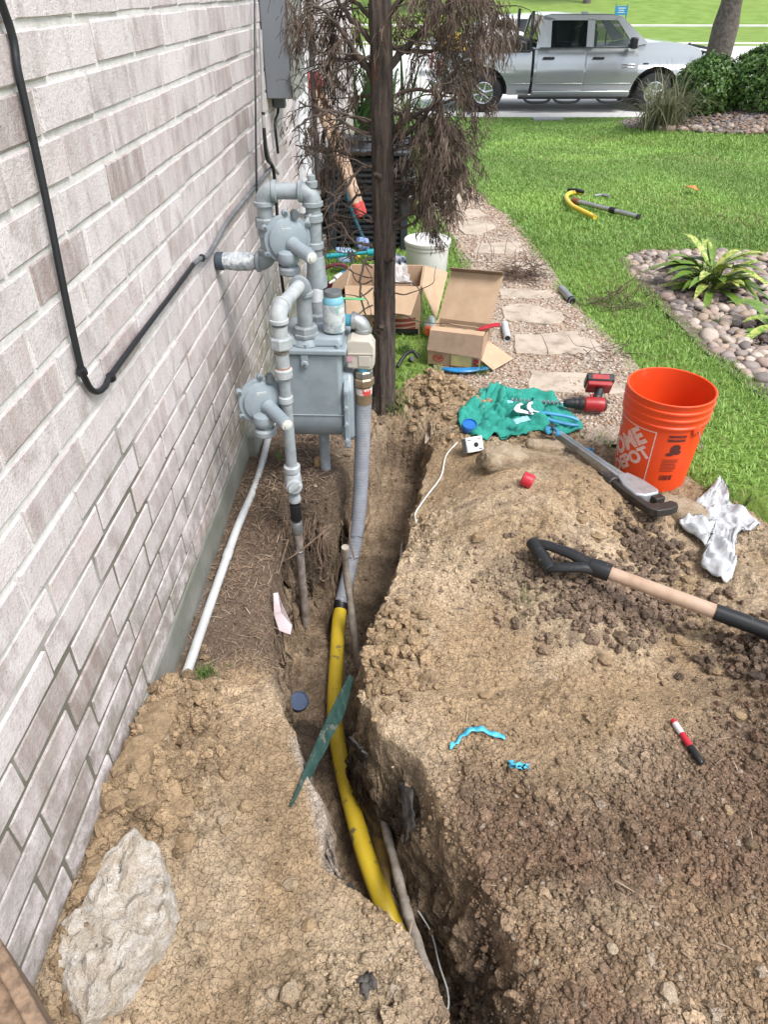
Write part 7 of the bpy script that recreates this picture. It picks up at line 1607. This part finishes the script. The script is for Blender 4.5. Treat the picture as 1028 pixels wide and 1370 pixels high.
# street trees and far planting
M_TBK = pm('street_tree_bark', (.155, .130, .110), .9, col2=(.085, .07, .06), scale=14, bump=.8, bscale=22, bdist=.03)
def tree(x, y, r_, h, lab, seed, crown, n=2600):
    z0 = float(land_z(x, y)); root = thing('tree', (x, y, z0), lab, 'tree', 'street trees'); mb = MB(); pts = [Vector((x, y, z0-.2)), Vector((x, y, z0+.3)), Vector((x+.03, y, z0+h*.5)), Vector((x+.05, y, z0+h))]; mb.tube(smooth_path(pts, 5), [r_*1.5]+[r_*1.1]*4+[r_]*5+[r_*.8]*6, 16); mb.build('trunk', M_TBK, root)
    q = random.Random(seed)
    for k in range(5):
        a_ = q.uniform(0, 6.3); mb = MB(); b = Vector((x+.04, y, z0+h*.85)); mb.tube([b, b+Vector((math.cos(a_)*crown*.4, math.sin(a_)*crown*.4, crown*.4)), b+Vector((math.cos(a_)*crown*.8, math.sin(a_)*crown*.8, crown*.7))], [r_*.5, r_*.3, r_*.1], 8); mb.build('limb', M_TBK, root)
    qn = np.random.default_rng(seed); d = qn.normal(0, 1, (n, 3)); d /= np.linalg.norm(d, axis=1, keepdims=True); rad = qn.uniform(.2, 1, (n, 1))**.5*(1+.25*fbm(d[:, 0]*3+seed, d[:, 1]*3+d[:, 2]*2, 3, seed))[:, None]; Pn = np.array([x, y, z0+h+crown*.75])+d*rad*np.array([crown, crown, crown*.8])
    u = qn.normal(0, 1, (n, 3)); u /= np.linalg.norm(u, axis=1, keepdims=True); v = np.cross(u, qn.normal(0, 1, (n, 3))); v /= np.linalg.norm(v, axis=1, keepdims=True); s = crown*.07*qn.uniform(.6, 1.4, (n, 1)); V = np.stack([Pn-u*s, Pn+v*s*.6, Pn+u*s, Pn-v*s*.6], 1).reshape(-1, 3); i = (np.arange(n)*4)[:, None]
    t = qn.uniform(0, 1, (n, 1)); npmesh('crown', V, i+np.array([[0, 1, 2, 3]]), M_SHR, root, False, np.repeat(np.array((.03, .07, .015))*(1-t)+np.array((.08, .15, .03))*t, 4, 0)); return settle(root)
p = aty(964, 60, 15.3); tree(p.x, 15.3, .215, 3.2, 'thick brown street tree trunk behind the shrubs at the right', 1, 2.2)
p = aty(785, 8, 62); tree(p.x, 62, .26, 4.5, 'slim tree trunk on the far lawn above the truck roof', 2, 3.)
p = aty(577, 12, 58); tree(p.x, 58, .45, 4.5, 'grey tree trunk on the far lawn behind the dead foliage', 3, 3.)
shrub((aty(752, 8, 66).x, 66, aty(752, 10, 66).z-.2), (2.6, 1.4, 1.0), 2500, 'dull green shrub on the far lawn above the truck cab', 7, .16, (.06, .10, .04), (.13, .19, .07))
# ================================================================= THINGS BEHIND THE TREE
M_ACD = pm('dark_grey_steel', (.030, .034, .040), .5, col2=(.022, .025, .03), scale=8)
ac = thing('air_conditioner', (-.26, 5.4, 0), 'dark grey outdoor air conditioner unit beside the wall behind the dead tree', 'air conditioner')
ax0, ax1, ay0, ay1, ah = -.53, -.04, 5.15, 5.72, .60
mb = MB(); mb.box(((ax0+ax1)/2, (ay0+ay1)/2, .30), (ax1-ax0-.05, ay1-ay0-.05, .56)); mb.build('coil_core', pm('coil_black', (.012, .012, .013), .7), ac)
for (x, y) in ((ax0, ay0), (ax1, ay0), (ax1, ay1), (ax0, ay1)): mb = MB(); mb.box((x, y, .30), (.05, .05, .60)); mb.build('corner_post', M_ACD, ac, bevel=.006)
for k in range(15):
    z = .05+k*.036; mb = MB(); mb.box(((ax0+ax1)/2, ay0-.006, z), (ax1-ax0-.05, .010, .014)); mb.build('louvre', M_ACD, ac)
    mb = MB(); mb.box((ax1+.006, (ay0+ay1)/2, z), (.010, ay1-ay0-.05, .014)); mb.build('louvre', M_ACD, ac)
mb = MB(); mb.box(((ax0+ax1)/2, (ay0+ay1)/2, .615), (ax1-ax0+.06, ay1-ay0+.06, .03)); tp = mb.build('top_cover', M_ACD, ac, bevel=.008)
mb = MB()
for k in range(6): mb.lathe([(.05+.035*k, 0), (.055+.035*k, .004), (.06+.035*k, 0)], ((ax0+ax1)/2, (ay0+ay1)/2, .632), Zv, 28)
tag(mb.build('fan_guard', M_ACD, tp), kind='stuff'); settle(ac)
mb = MB(); mb.tube(smooth_path([aty(452, 190, 4.95), aty(458, 235, 4.9), aty(468, 275, 4.9), aty(486, 318, 4.9), aty(500, 332, 4.9), aty(520, 330, 5.0)], 6), .013, 10); tag(mb.build('garden_hose', pm('blue_green_hose', (.02, .075, .11), .45)), 'dark blue-green garden hose hanging in front of the air conditioner', 'hose')
ph = thing('post_hole_digger', aty(480, 285, 4.75), 'long wooden handles with red ends leaning on the wall behind the dead tree', 'digging tool')
for dx in (0, .055):
    a = aty(409, 96, 4.9)+Vector((dx, .0, 0)); b = aty(482, 288, 4.7)+Vector((dx*.3, .05*(dx > 0), 0)); d = (b-a).normalized(); L = (b-a).length
    mb = MB(); mb.tube([a+d*.10, a.lerp(b, .5), b-d*.07], [.024, .025, .024], 14); h = mb.build('handle', M_ASH, ph)
    mb = MB(); mb.tube([a, a+d*.02, a+d*.10], [.022, .0255, .0255], 14); mb.build('red_end', pm('faded_red', (.32, .035, .045), .55), h)
    mb = MB(); mb.tube([b-d*.07, b-d*.01, b+d*.01], [.0255, .0245, .018], 14); mb.build('red_end', pm('bright_red', (.48, .05, .045), .5), h)
settle(ph)
sp = thing('hose_tap', aty(424, 190, 4.9), 'black outdoor tap with lever on the wall behind the dead branches', 'tap'); c0 = aty(432, 196, 4.85)
mb = MB(); mb.tube([Vector((WX, c0.y, c0.z)), c0, c0+Vector((.03, -.02, -.05))], [.014, .016, .013], 12); mb.build('tap_body', M_DKST, sp); mb = MB(); mb.tube([c0+Vector((0, 0, .02)), c0+Vector((.015, -.01, .09))], .012, 10); mb.build('lever', M_TAPEK, sp); mb = MB(); mb.tube([c0+Vector((.03, -.02, -.05)), c0+Vector((.05, -.03, -.12)), c0+Vector((.04, -.03, -.22))], .011, 10); mb.build('spout_hose', M_TAPEK, sp); settle(sp)
cn = aty(540, 255, 6.2); ca = thing('black_canister', (cn.x, 6.2, 0), 'black canister with metal rod standing right of the dead trunk', 'canister'); zt = aty(540, 205, 6.2).z; z0 = float(land_z(cn.x, 6.2))
mb = MB(); mb.lathe([(.085, 0), (.09, .01), (.09, (zt-z0)*.75), (.05, (zt-z0)*.92), (.03, zt-z0)], (cn.x, 6.2, z0), Zv, 22); mb.build('canister_body', M_TAPEK, ca); mb = MB(); mb.tube([Vector((cn.x+.02, 6.18, zt-.05)), aty(563, 166, 6.1)], .012, 10); mb.build('metal_rod', M_GALV, ca)
for z in (.3, .6): mb = MB(); mb.lathe([(.091, 0), (.093, .004), (.093, .02), (.091, .024)], (cn.x, 6.2, z0+(zt-z0)*z), Zv, 22); mb.build('band', M_GALV, ca)
settle(ca)
# ================================================================= PICKUP TRUCK
M_SIL = pm('silver_paint', (.36, .375, .38), .26, .62, col2=(.355, .37, .375), scale=.5, coat=.7, spec=.5); M_TRIM = pm('black_trim', (.014, .015, .016), .45); M_CHROME = pm('chrome', (.62, .63, .64), .14, .95); M_TYRE = pm('tyre', (.018, .018, .018), .8, bump=.3)
M_GLD = pm('tinted_glass', (.006, .008, .009), .04, spec=.6, alpha=.80); M_GLC = pm('clear_car_glass', (.05, .07, .065), .03, spec=.6, alpha=.38); M_REDL = pm('red_lens', (.45, .012, .018), .15, coat=.8); M_HEAD = pm('headlamp_lens', (.55, .56, .57), .08, .5, coat=1.)
tk = thing('pickup_truck', (1.588, 18.76, STREET_Z), 'silver four-door pickup truck parked on the street beyond the lawn', 'truck', rz=math.atan2(.20, 3.82))
TW = 2.0
def belly(o):
    """give flat side sheets their curved section: cut into rows, then roll the shoulder and the sill inwards"""
    bm = bmesh.new(); bm.from_mesh(o.data)
    for z in (.46, .52, .58, .66, .74, .82, .90, .98, 1.06, 1.12, 1.17, 1.21):
        bmesh.ops.bisect_plane(bm, geom=bm.verts[:]+bm.edges[:]+bm.faces[:], plane_co=(0, 0, z), plane_no=(0, 0, 1))
    for v in bm.verts:
        z = v.co.z; b = .055*max(0, (z-.92)/.33)**2+.06*max(0, (.66-z)/.28)**2-.012*math.exp(-((z-.84)/.05)**2)
        if v.co.y < .3: v.co.y += b
        elif v.co.y > 1.7: v.co.y -= b
    bm.to_mesh(o.data); bm.free(); o.data.polygons.foreach_set('use_smooth', [True]*len(o.data.polygons)); o.data.set_sharp_from_angle(angle=R(35)); return o
def xz(u, v, d): return Vector((u, d, v))
def arch(cx, r_, z0, a0=0, a1=180, n=14): return [(cx+r_*math.cos(R(a0+(a1-a0)*k/n)), .41+r_*math.sin(R(a0+(a1-a0)*k/n))) for k in range(n+1)]
# cargo bed
bed_poly = [(-1.03, .62), (-1.05, .90), (-1.04, 1.22), (-1.0, 1.245), (1.0, 1.245), (1.03, 1.22), (1.03, .36), (.56, .36)] + [p for p in arch(0, .53, .41) if p[1] > .37] + [(-.56, .40), (-.95, .46)]
for d0, d1, nm in ((0, .09, 'bed_side'), (TW-.09, TW, 'bed_side')): mb = MB(); mb.prism(bed_poly, d0, d1, xz); belly(mb.build(nm, M_SIL, tk, bevel=.012, bseg=2))
mb = MB(); mb.box((-1.0, TW/2, .95), (.07, TW-.2, .54)); mb.build('tailgate', M_SIL, tk, bevel=.02)
mb = MB(); mb.box((0, TW/2, .74), (2.05, TW-.18, .05)); mb.build('bed_floor', M_TRIM, tk)
mb = MB(); mb.box((.99, TW/2, .98), (.05, TW-.18, .52)); mb.build('bed_front', M_SIL, tk)
mb = MB(); mb.box((0, .045, 1.252), (2.0, .10, .020)); mb.build('bed_rail_cap', M_TRIM, tk, bevel=.006)
mb = MB(); mb.box((-1.10, TW/2, .56), (.16, TW-.05, .20)); mb.build('rear_bumper', M_CHROME, tk, bevel=.03)
# cab and nose
cab_poly = [(1.085, .36), (1.085, 1.28), (1.12, 1.315), (3.30, 1.345), (3.55, 1.40), (3.95, 1.415), (4.55, 1.36), (4.90, 1.29), (5.00, 1.20), (5.03, .95), (5.02, .62), (4.98, .52), (4.42, .50)] + [p for p in arch(3.86, .545, .41) if p[1] > .45] + [(3.30, .36)]
mb = MB(); V = []
def noseY(u, v, d):
    f = max(0, (u-4.3)/.75); s = 1 if d < TW/2 else -1; up = max(0, (v-1.15)/.3)
    return Vector((u-.10*f*(abs(d-TW/2)/(TW/2))**2*2, d+s*(.10*f*f+.07*up), v))
n = len(cab_poly)
rings = [0, .03, .25, 1.0, 1.75, 1.97, 2.0]
Vv = []; 
for k, d in enumerate(rings):
    for (u, v) in cab_poly:
        c_ = Vector((2.9, 0, .85)); sc_ = .985 if k in (0, len(rings)-1) else 1.0; Vv.append(noseY(c_.x+(u-c_.x)*(1 if sc_ == 1 else .996), c_.z+(v-c_.z)*sc_, d))
Fc = [tuple(range(n)), tuple(reversed(range((len(rings)-1)*n, len(rings)*n)))]
for k in range(len(rings)-1):
    for i in range(n): j = (i+1) % n; Fc.append((k*n+j, k*n+i, (k+1)*n+i, (k+1)*n+j))
mb = MB(); mb.add(Vv, Fc); belly(mb.build('cab_body', M_SIL, tk, angle=30))
K = .30
def side_y(v, near=True, off=0.):
    y = .045+(v-1.31)*K; return y-off if near else TW-y+off
def pane(poly, near, name, mat, parent, th=.012, off=0.):
    mb = MB(); o = [Vector((u, side_y(v, near, off), v)) for u, v in poly]; s = 1 if near else -1; i_ = [p+Vector((0, s*th, 0)) for p in o]; n = len(poly)
    mb.add(o+i_, [tuple(range(n)), tuple(reversed(range(n, 2*n)))]+[((k+1) % n, k, k+n, (k+1) % n+n) for k in range(n)]); return mb.build(name, mat, parent, smooth=False)
Cp = [(1.10, 1.30), (1.42, 1.30), (1.42, 1.82), (1.50, 1.86), (1.24, 1.93), (1.20, 1.88)]; Bp = [(2.20, 1.33), (2.36, 1.33), (2.36, 1.86), (2.20, 1.86)]; Ap = [(3.26, 1.34), (3.56, 1.40), (2.92, 1.93), (2.78, 1.86), (2.86, 1.83)]; Rp = [(1.24, 1.84), (2.80, 1.84), (2.90, 1.92), (2.70, 1.955), (1.40, 1.955), (1.22, 1.92)]
for near in (True, False):
    for nm, pl in (('pillar', Cp), ('pillar', Bp), ('pillar', Ap), ('roof_rail', Rp)): pane(pl, near, nm, M_SIL, tk, .06)
    pane([(1.42, 1.32), (2.20, 1.33), (2.20, 1.84), (1.46, 1.84), (1.42, 1.80)], near, 'rear_side_window', M_GLD, tk, .008, -.02)
    pane([(2.36, 1.34), (3.28, 1.35), (2.86, 1.84), (2.36, 1.84)], near, 'front_side_window', M_GLC, tk, .008, -.02)
yr = side_y(1.95)-.01
mb = MB(); mb.add([Vector((1.24, yr, 1.93)), Vector((1.24, TW-yr, 1.93)), Vector((1.40, yr, 1.96)), Vector((1.40, TW-yr, 1.96)), Vector((2.68, yr, 1.96)), Vector((2.68, TW-yr, 1.96)), Vector((2.92, yr, 1.915)), Vector((2.92, TW-yr, 1.915)), Vector((1.24, yr, 1.90)), Vector((1.24, TW-yr, 1.90)), Vector((2.92, yr, 1.88)), Vector((2.92, TW-yr, 1.88))], [(0, 1, 3, 2), (2, 3, 5, 4), (4, 5, 7, 6), (0, 8, 9, 1), (6, 7, 11, 10), (8, 10, 11, 9)]); mb.build('roof', M_SIL, tk, angle=30)
mb = MB(); mb.add([Vector((3.54, side_y(1.4)+.03, 1.405)), Vector((3.54, TW-side_y(1.4)-.03, 1.405)), Vector((2.93, TW-side_y(1.9)-.03, 1.90)), Vector((2.93, side_y(1.9)+.03, 1.90))], [(0, 1, 2, 3)]); o = mb.build('windscreen', M_GLC, tk, smooth=False); s_ = o.modifiers.new('t', 'SOLIDIFY'); s_.thickness = .008
mb = MB(); mb.add([Vector((1.12, side_y(1.32)+.05, 1.31)), Vector((1.12, TW-side_y(1.32)-.05, 1.31)), Vector((1.24, TW-side_y(1.9)-.03, 1.90)), Vector((1.24, side_y(1.9)+.03, 1.90))], [(0, 1, 2, 3)]); o = mb.build('rear_window', M_GLD, tk, smooth=False); s_ = o.modifiers.new('t', 'SOLIDIFY'); s_.thickness = .008
for y in (.45, 1.15):
    for x in (1.55, 2.45): mb = MB(); mb.box((x, y+.2, 1.35), (.16, .42, .55)); mb.box((x, y+.2, 1.68), (.12, .25, .16)); mb.build('seat', M_TRIM, tk, bevel=.03)
mb = MB(); mb.tube([Vector((3.0+.05*math.cos(a), 1.50+.19*math.cos(a), 1.42+.19*math.sin(a))) for a in np.linspace(0, 6.283, 20)], .014, 8); mb.build('steering_wheel', M_TRIM, tk)
# doors, proud of the body by a centimetre, with handles
for nm, po, hx in (('rear_door', [(1.15, .46), (2.21, .46), (2.21, 1.31), (1.15, 1.305)], 1.27), ('front_door', [(2.24, .46), (3.30, .46), (3.40, .80), (3.42, 1.10), (3.34, 1.325), (2.24, 1.315)], 2.37)):
    mb = MB(); V = [Vector((u, -.010+max(0, (v-1.15)/.3)*.065, v)) for u, v in po]; n = len(po); mb.add(V+[p+Vector((0, .04, 0)) for p in V], [tuple(range(n)), tuple(reversed(range(n, 2*n)))]+[((k+1) % n, k, k+n, (k+1) % n+n) for k in range(n)]); dr = belly(mb.build(nm, M_SIL, tk, bevel=.006))
    mb = MB(); mb.box((hx+.12, -.026, 1.115), (.25, .03, .055)); mb.build('door_handle', M_TRIM, dr, bevel=.012)
    mb = MB(); mb.box(((po[0][0]+po[1][0])/2, -.012, .60), (po[1][0]-po[0][0]-.02, .012, .018)); mb.build('crease', M_SIL, dr, bevel=.004)
    mb = MB(); mb.box(((po[0][0]+po[1][0])/2+.03, .018, 1.318), (po[1][0]-po[0][0], .03, .014)); mb.build('window_seal', M_TRIM, dr)
mb = MB(); mb.box((.55+.25, -.006, .60), (.46, .012, .018)); mb.build('bed_crease', M_SIL, tk, bevel=.004)
mb = MB(); mb.box((2.2, .05, .40), (2.2, .12, .10)); mb.build('sill', M_SIL, tk, bevel=.02)
for (x, z, l, h) in ((3.20, .98, .30, .030), (3.20, .925, .30, .026)): mb = MB(); mb.box((x-.02, -.020, z), (l, .012, h)); mb.build('badge', M_CHROME, tk, bevel=.004)
mb = MB(); mb.box((3.56, -.006, 1.00), (.12, .014, .035)); mb.build('fender_badge', M_TRIM, tk, bevel=.004)
mb = MB(); mb.box((3.17, -.16, 1.42), (.13, .20, .22)); mr = mb.build('wing_mirror', M_TRIM, tk, bevel=.03); mb = MB(); mb.box((3.15, -.03, 1.36), (.07, .16, .05)); mb.build('mirror_arm', M_TRIM, mr)
mb = MB(); mb.box((-1.02, .05, .93), (.10, .12, .36)); mb.build('tail_light', M_REDL, tk, bevel=.02); mb = MB(); mb.box((-1.02, TW-.05, .93), (.10, .12, .36)); mb.build('tail_light', M_REDL, tk, bevel=.02)
for y, s in ((.15, 1), (TW-.15, -1)): mb = MB(); mb.prism([(4.60, .86), (4.93, .88), (4.97, 1.16), (4.88, 1.20)], y-.13 if s > 0 else y-.05, y+.05 if s > 0 else y+.13, lambda u, v, d: Vector((u, d, v))); mb.build('headlight', M_HEAD, tk, bevel=.02)
mb = MB(); mb.box((5.0, TW/2, .98), (.10, TW-.55, .48)); gl = mb.build('grille', M_TRIM, tk, bevel=.02)
mb = MB(); mb.box((5.02, TW/2, .55), (.20, TW-.12, .22)); mb.build('front_bumper', M_CHROME, tk, bevel=.04)
for y in (.35, TW-.35): mb = MB(); mb.tube(smooth_path([(5.10, y, .45), (5.16, y, .8), (5.14, y, 1.15), (5.04, y, 1.30)], 5), .04, 10); mb.build('bull_bar_upright', M_TRIM, tk)
for z in (.72, 1.02, 1.26): mb = MB(); mb.tube(smooth_path([(4.98, .10, z-.03), (5.12, .30, z), (5.16, 1.0, z), (5.12, TW-.30, z), (4.98, TW-.10, z-.03)], 5), .03, 10); mb.build('bull_bar_rail', M_TRIM, tk)
# running board with three drop steps
mb = MB(); mb.tube([(.78, -.06, .33), (3.25, -.06, .33)], .045, 12); rb_ = mb.build('running_board', M_TRIM, tk)
for x in (.95, 1.62, 2.60): mb = MB(); mb.tube(smooth_path([(x-.05, -.07, .32), (x+.08, -.10, .23), (x+.45, -.10, .23), (x+.58, -.07, .32)], 4), .030, 10); mb.build('drop_step', M_TRIM, rb_)
mb = MB(); mb.box((2.0, 1.0, .40), (5.6, .9, .16)); mb.build('chassis', M_TRIM, tk)
for cx in (0, 3.86):
    for y, s in ((.13, -1), (TW-.13, 1)):
        c0 = Vector((cx, y, .41)); mb = MB(); mb.lathe([(.23, -.14), (.36, -.145), (.40, -.12), (.412, -.06), (.412, .06), (.40, .12), (.36, .145), (.23, .14)], c0, (0, s, 0), 36, closed=True); ty = mb.build('wheel', M_TYRE, tk, angle=40)
        mb = MB(); mb.lathe([(.235, .10), (.232, .135), (.215, .138), (.205, .10), (.05, .07), (.001, .07)], c0, (0, s, 0), 36); mb.build('rim', M_CHROME, ty, angle=40)
        for k in range(6):
            a = R(60*k+15); d = Vector((math.cos(a), 0, math.sin(a))); mb = MB(); mb.tube([c0+Vector((0, s*.115, 0))+d*.05, c0+Vector((0, s*.118, 0))+d*.215], [.040, .030], 8, flat=.5); mb.build('spoke', M_CHROME, ty)
        mb = MB(); mb.lathe([(.06, .10), (.06, .135), (.04, .145), (.001, .146)], c0, (0, s, 0), 16); mb.build('hub_cap', M_CHROME, ty)
        mb = MB(); w_ = arch(cx, .52 if cx == 0 else .535, .41); mb.tube([Vector((u, y-s*.02, v)) for u, v in w_], .03, 8); mb.build('wheel_arch_liner', M_TRIM, tk)
        mb = MB(); mb.lathe([(.50, 0), (.50, .02)], c0+Vector((0, -s*.16, .05)), (0, s, 0), 24); mb.build('wheel_well', M_TRIM, tk)
# black rack behind the cab
for y in (.12, TW-.12): mb = MB(); mb.box((.98, y, 1.62), (.06, .06, .80)); mb.build('rack_post', M_TRIM, tk)
mb = MB(); mb.box((.98, TW/2, 1.46), (.05, TW-.25, .05)); mb.build('rack_bar', M_TRIM, tk)
mb = MB(); mb.box((.80, TW/2, 1.33), (.46, TW-.25, .18)); mb.build('bed_toolbox', M_TRIM, tk, bevel=.02)
tk.scale = (1, 1, .94)
# tools in the bed sit inside it
mtk = Matrix.Translation(Vector((1.588, 18.76, STREET_Z))) @ Matrix.Rotation(math.atan2(.20, 3.82), 4, 'Z')
yh = MB()
for k in range(5): yh.tube([mtk @ Vector((-.72+.30*math.cos(a)*(1-.06*k), .55+.26*math.sin(a), 1.20+.055*k+.05*math.sin(a*2+k))) for a in np.linspace(0, 6.283, 26)], .034, 8)
tag(yh.build('yellow_hose_coil', pm('yellow_hose', (.66, .44, .05), .5)), 'coil of yellow hose heaped in the back of the pickup bed', 'hose')
# ================================================================= FAR THINGS
M_WCAR = pm('white_car_paint', (.66, .66, .67), .3, coat=.6)
wc = thing('white_car', (4.0, 27.5, STREET_Z), 'white parked car mostly hidden behind the pickup bed and dead foliage', 'car')
cpoly = [(-2.2, .35), (-2.25, .8), (-2.1, .95), (-1.1, 1.05), (-.4, 1.55), (1.0, 1.62), (1.75, 1.25), (2.15, 1.05), (2.25, .6), (2.2, .35)]
mb = MB(); mb.prism(cpoly, -.9, .9, lambda u, v, d: Vector((u, d*(1-.14*max(0, (v-1.0)/.6)), v))); mb.build('car_body', M_WCAR, wc, bevel=.06, bseg=3)
for s in (-1, 1):
    for po in ([(-.95, 1.08), (.25, 1.08), (.25, 1.48), (-.40, 1.48)], [(.33, 1.08), (1.55, 1.12), (1.05, 1.5), (.33, 1.5)]): mb = MB(); mb.prism(po, .80*s, .885*s, lambda u, v, d: Vector((u, d*(1-.10*max(0, (v-1.0)/.6)), v))); mb.build('side_window', M_GLD, wc)
    for x in (-1.4, 1.4): mb = MB(); mb.lathe([(.2, 0), (.31, 0), (.33, .03), (.33, .17), (.31, .2), (.2, .2)], (x, s*.92, .33), (0, -s, 0), 24); wv = mb.build('wheel', M_TYRE, wc); mb = MB(); mb.lathe([(.2, -.004), (.19, .01), (.05, .0), (.001, .0)], (x, s*.92, .33), (0, -s, 0), 20); mb.build('hubcap', M_CHROME, wv)
    mb = MB(); mb.box((2.18, s*.72, .85), (.10, .22, .16)); mb.build('tail_light', M_REDL, wc, bevel=.02)
pc = aty(668, 60, 27.5); wc.location = (pc.x, 27.5, STREET_Z); wc.rotation_euler = (0, 0, .1)
sg = aty(832, 14, 50); sgb = thing('sign', (sg.x, 50, float(land_z(sg.x, 50.))), 'small blue sign on two posts on the far lawn above the truck hood', 'sign'); zg = float(land_z(sg.x, 50.))
mb = MB(); mb.box((sg.x, 50, sg.z), (.70, .04, .42)); bd = mb.build('sign_board', pm('sign_blue', (.03, .22, .42), .5), sgb)
for x in (-.32, .32): mb = MB(); mb.box((sg.x+x, 50.03, (sg.z+.2+zg)/2), (.05, .05, sg.z+.25-zg+.1)); mb.build('sign_post', pm('sign_post', (.06, .16, .26), .6), sgb)
for k, w_ in enumerate((.42, .30, .36)): mb = MB(); mb.box((sg.x, 49.976, sg.z+.11-.10*k), (w_, .008, .045)); mb.build('print_line', pm('sign_white', (.5, .58, .62), .6), bd)
settle(sgb)
mb = MB(); p = on(738, 151, .0); mb.box((2.75, 16.62, float(land_z(2.75, 16.62))+.012), (.60, .32, .05)); tag(mb.build('meter_cover', pm('grey_concrete_lid', (.30, .30, .29), .9)), 'grey concrete utility cover flush in the lawn by the kerb', 'utility cover')
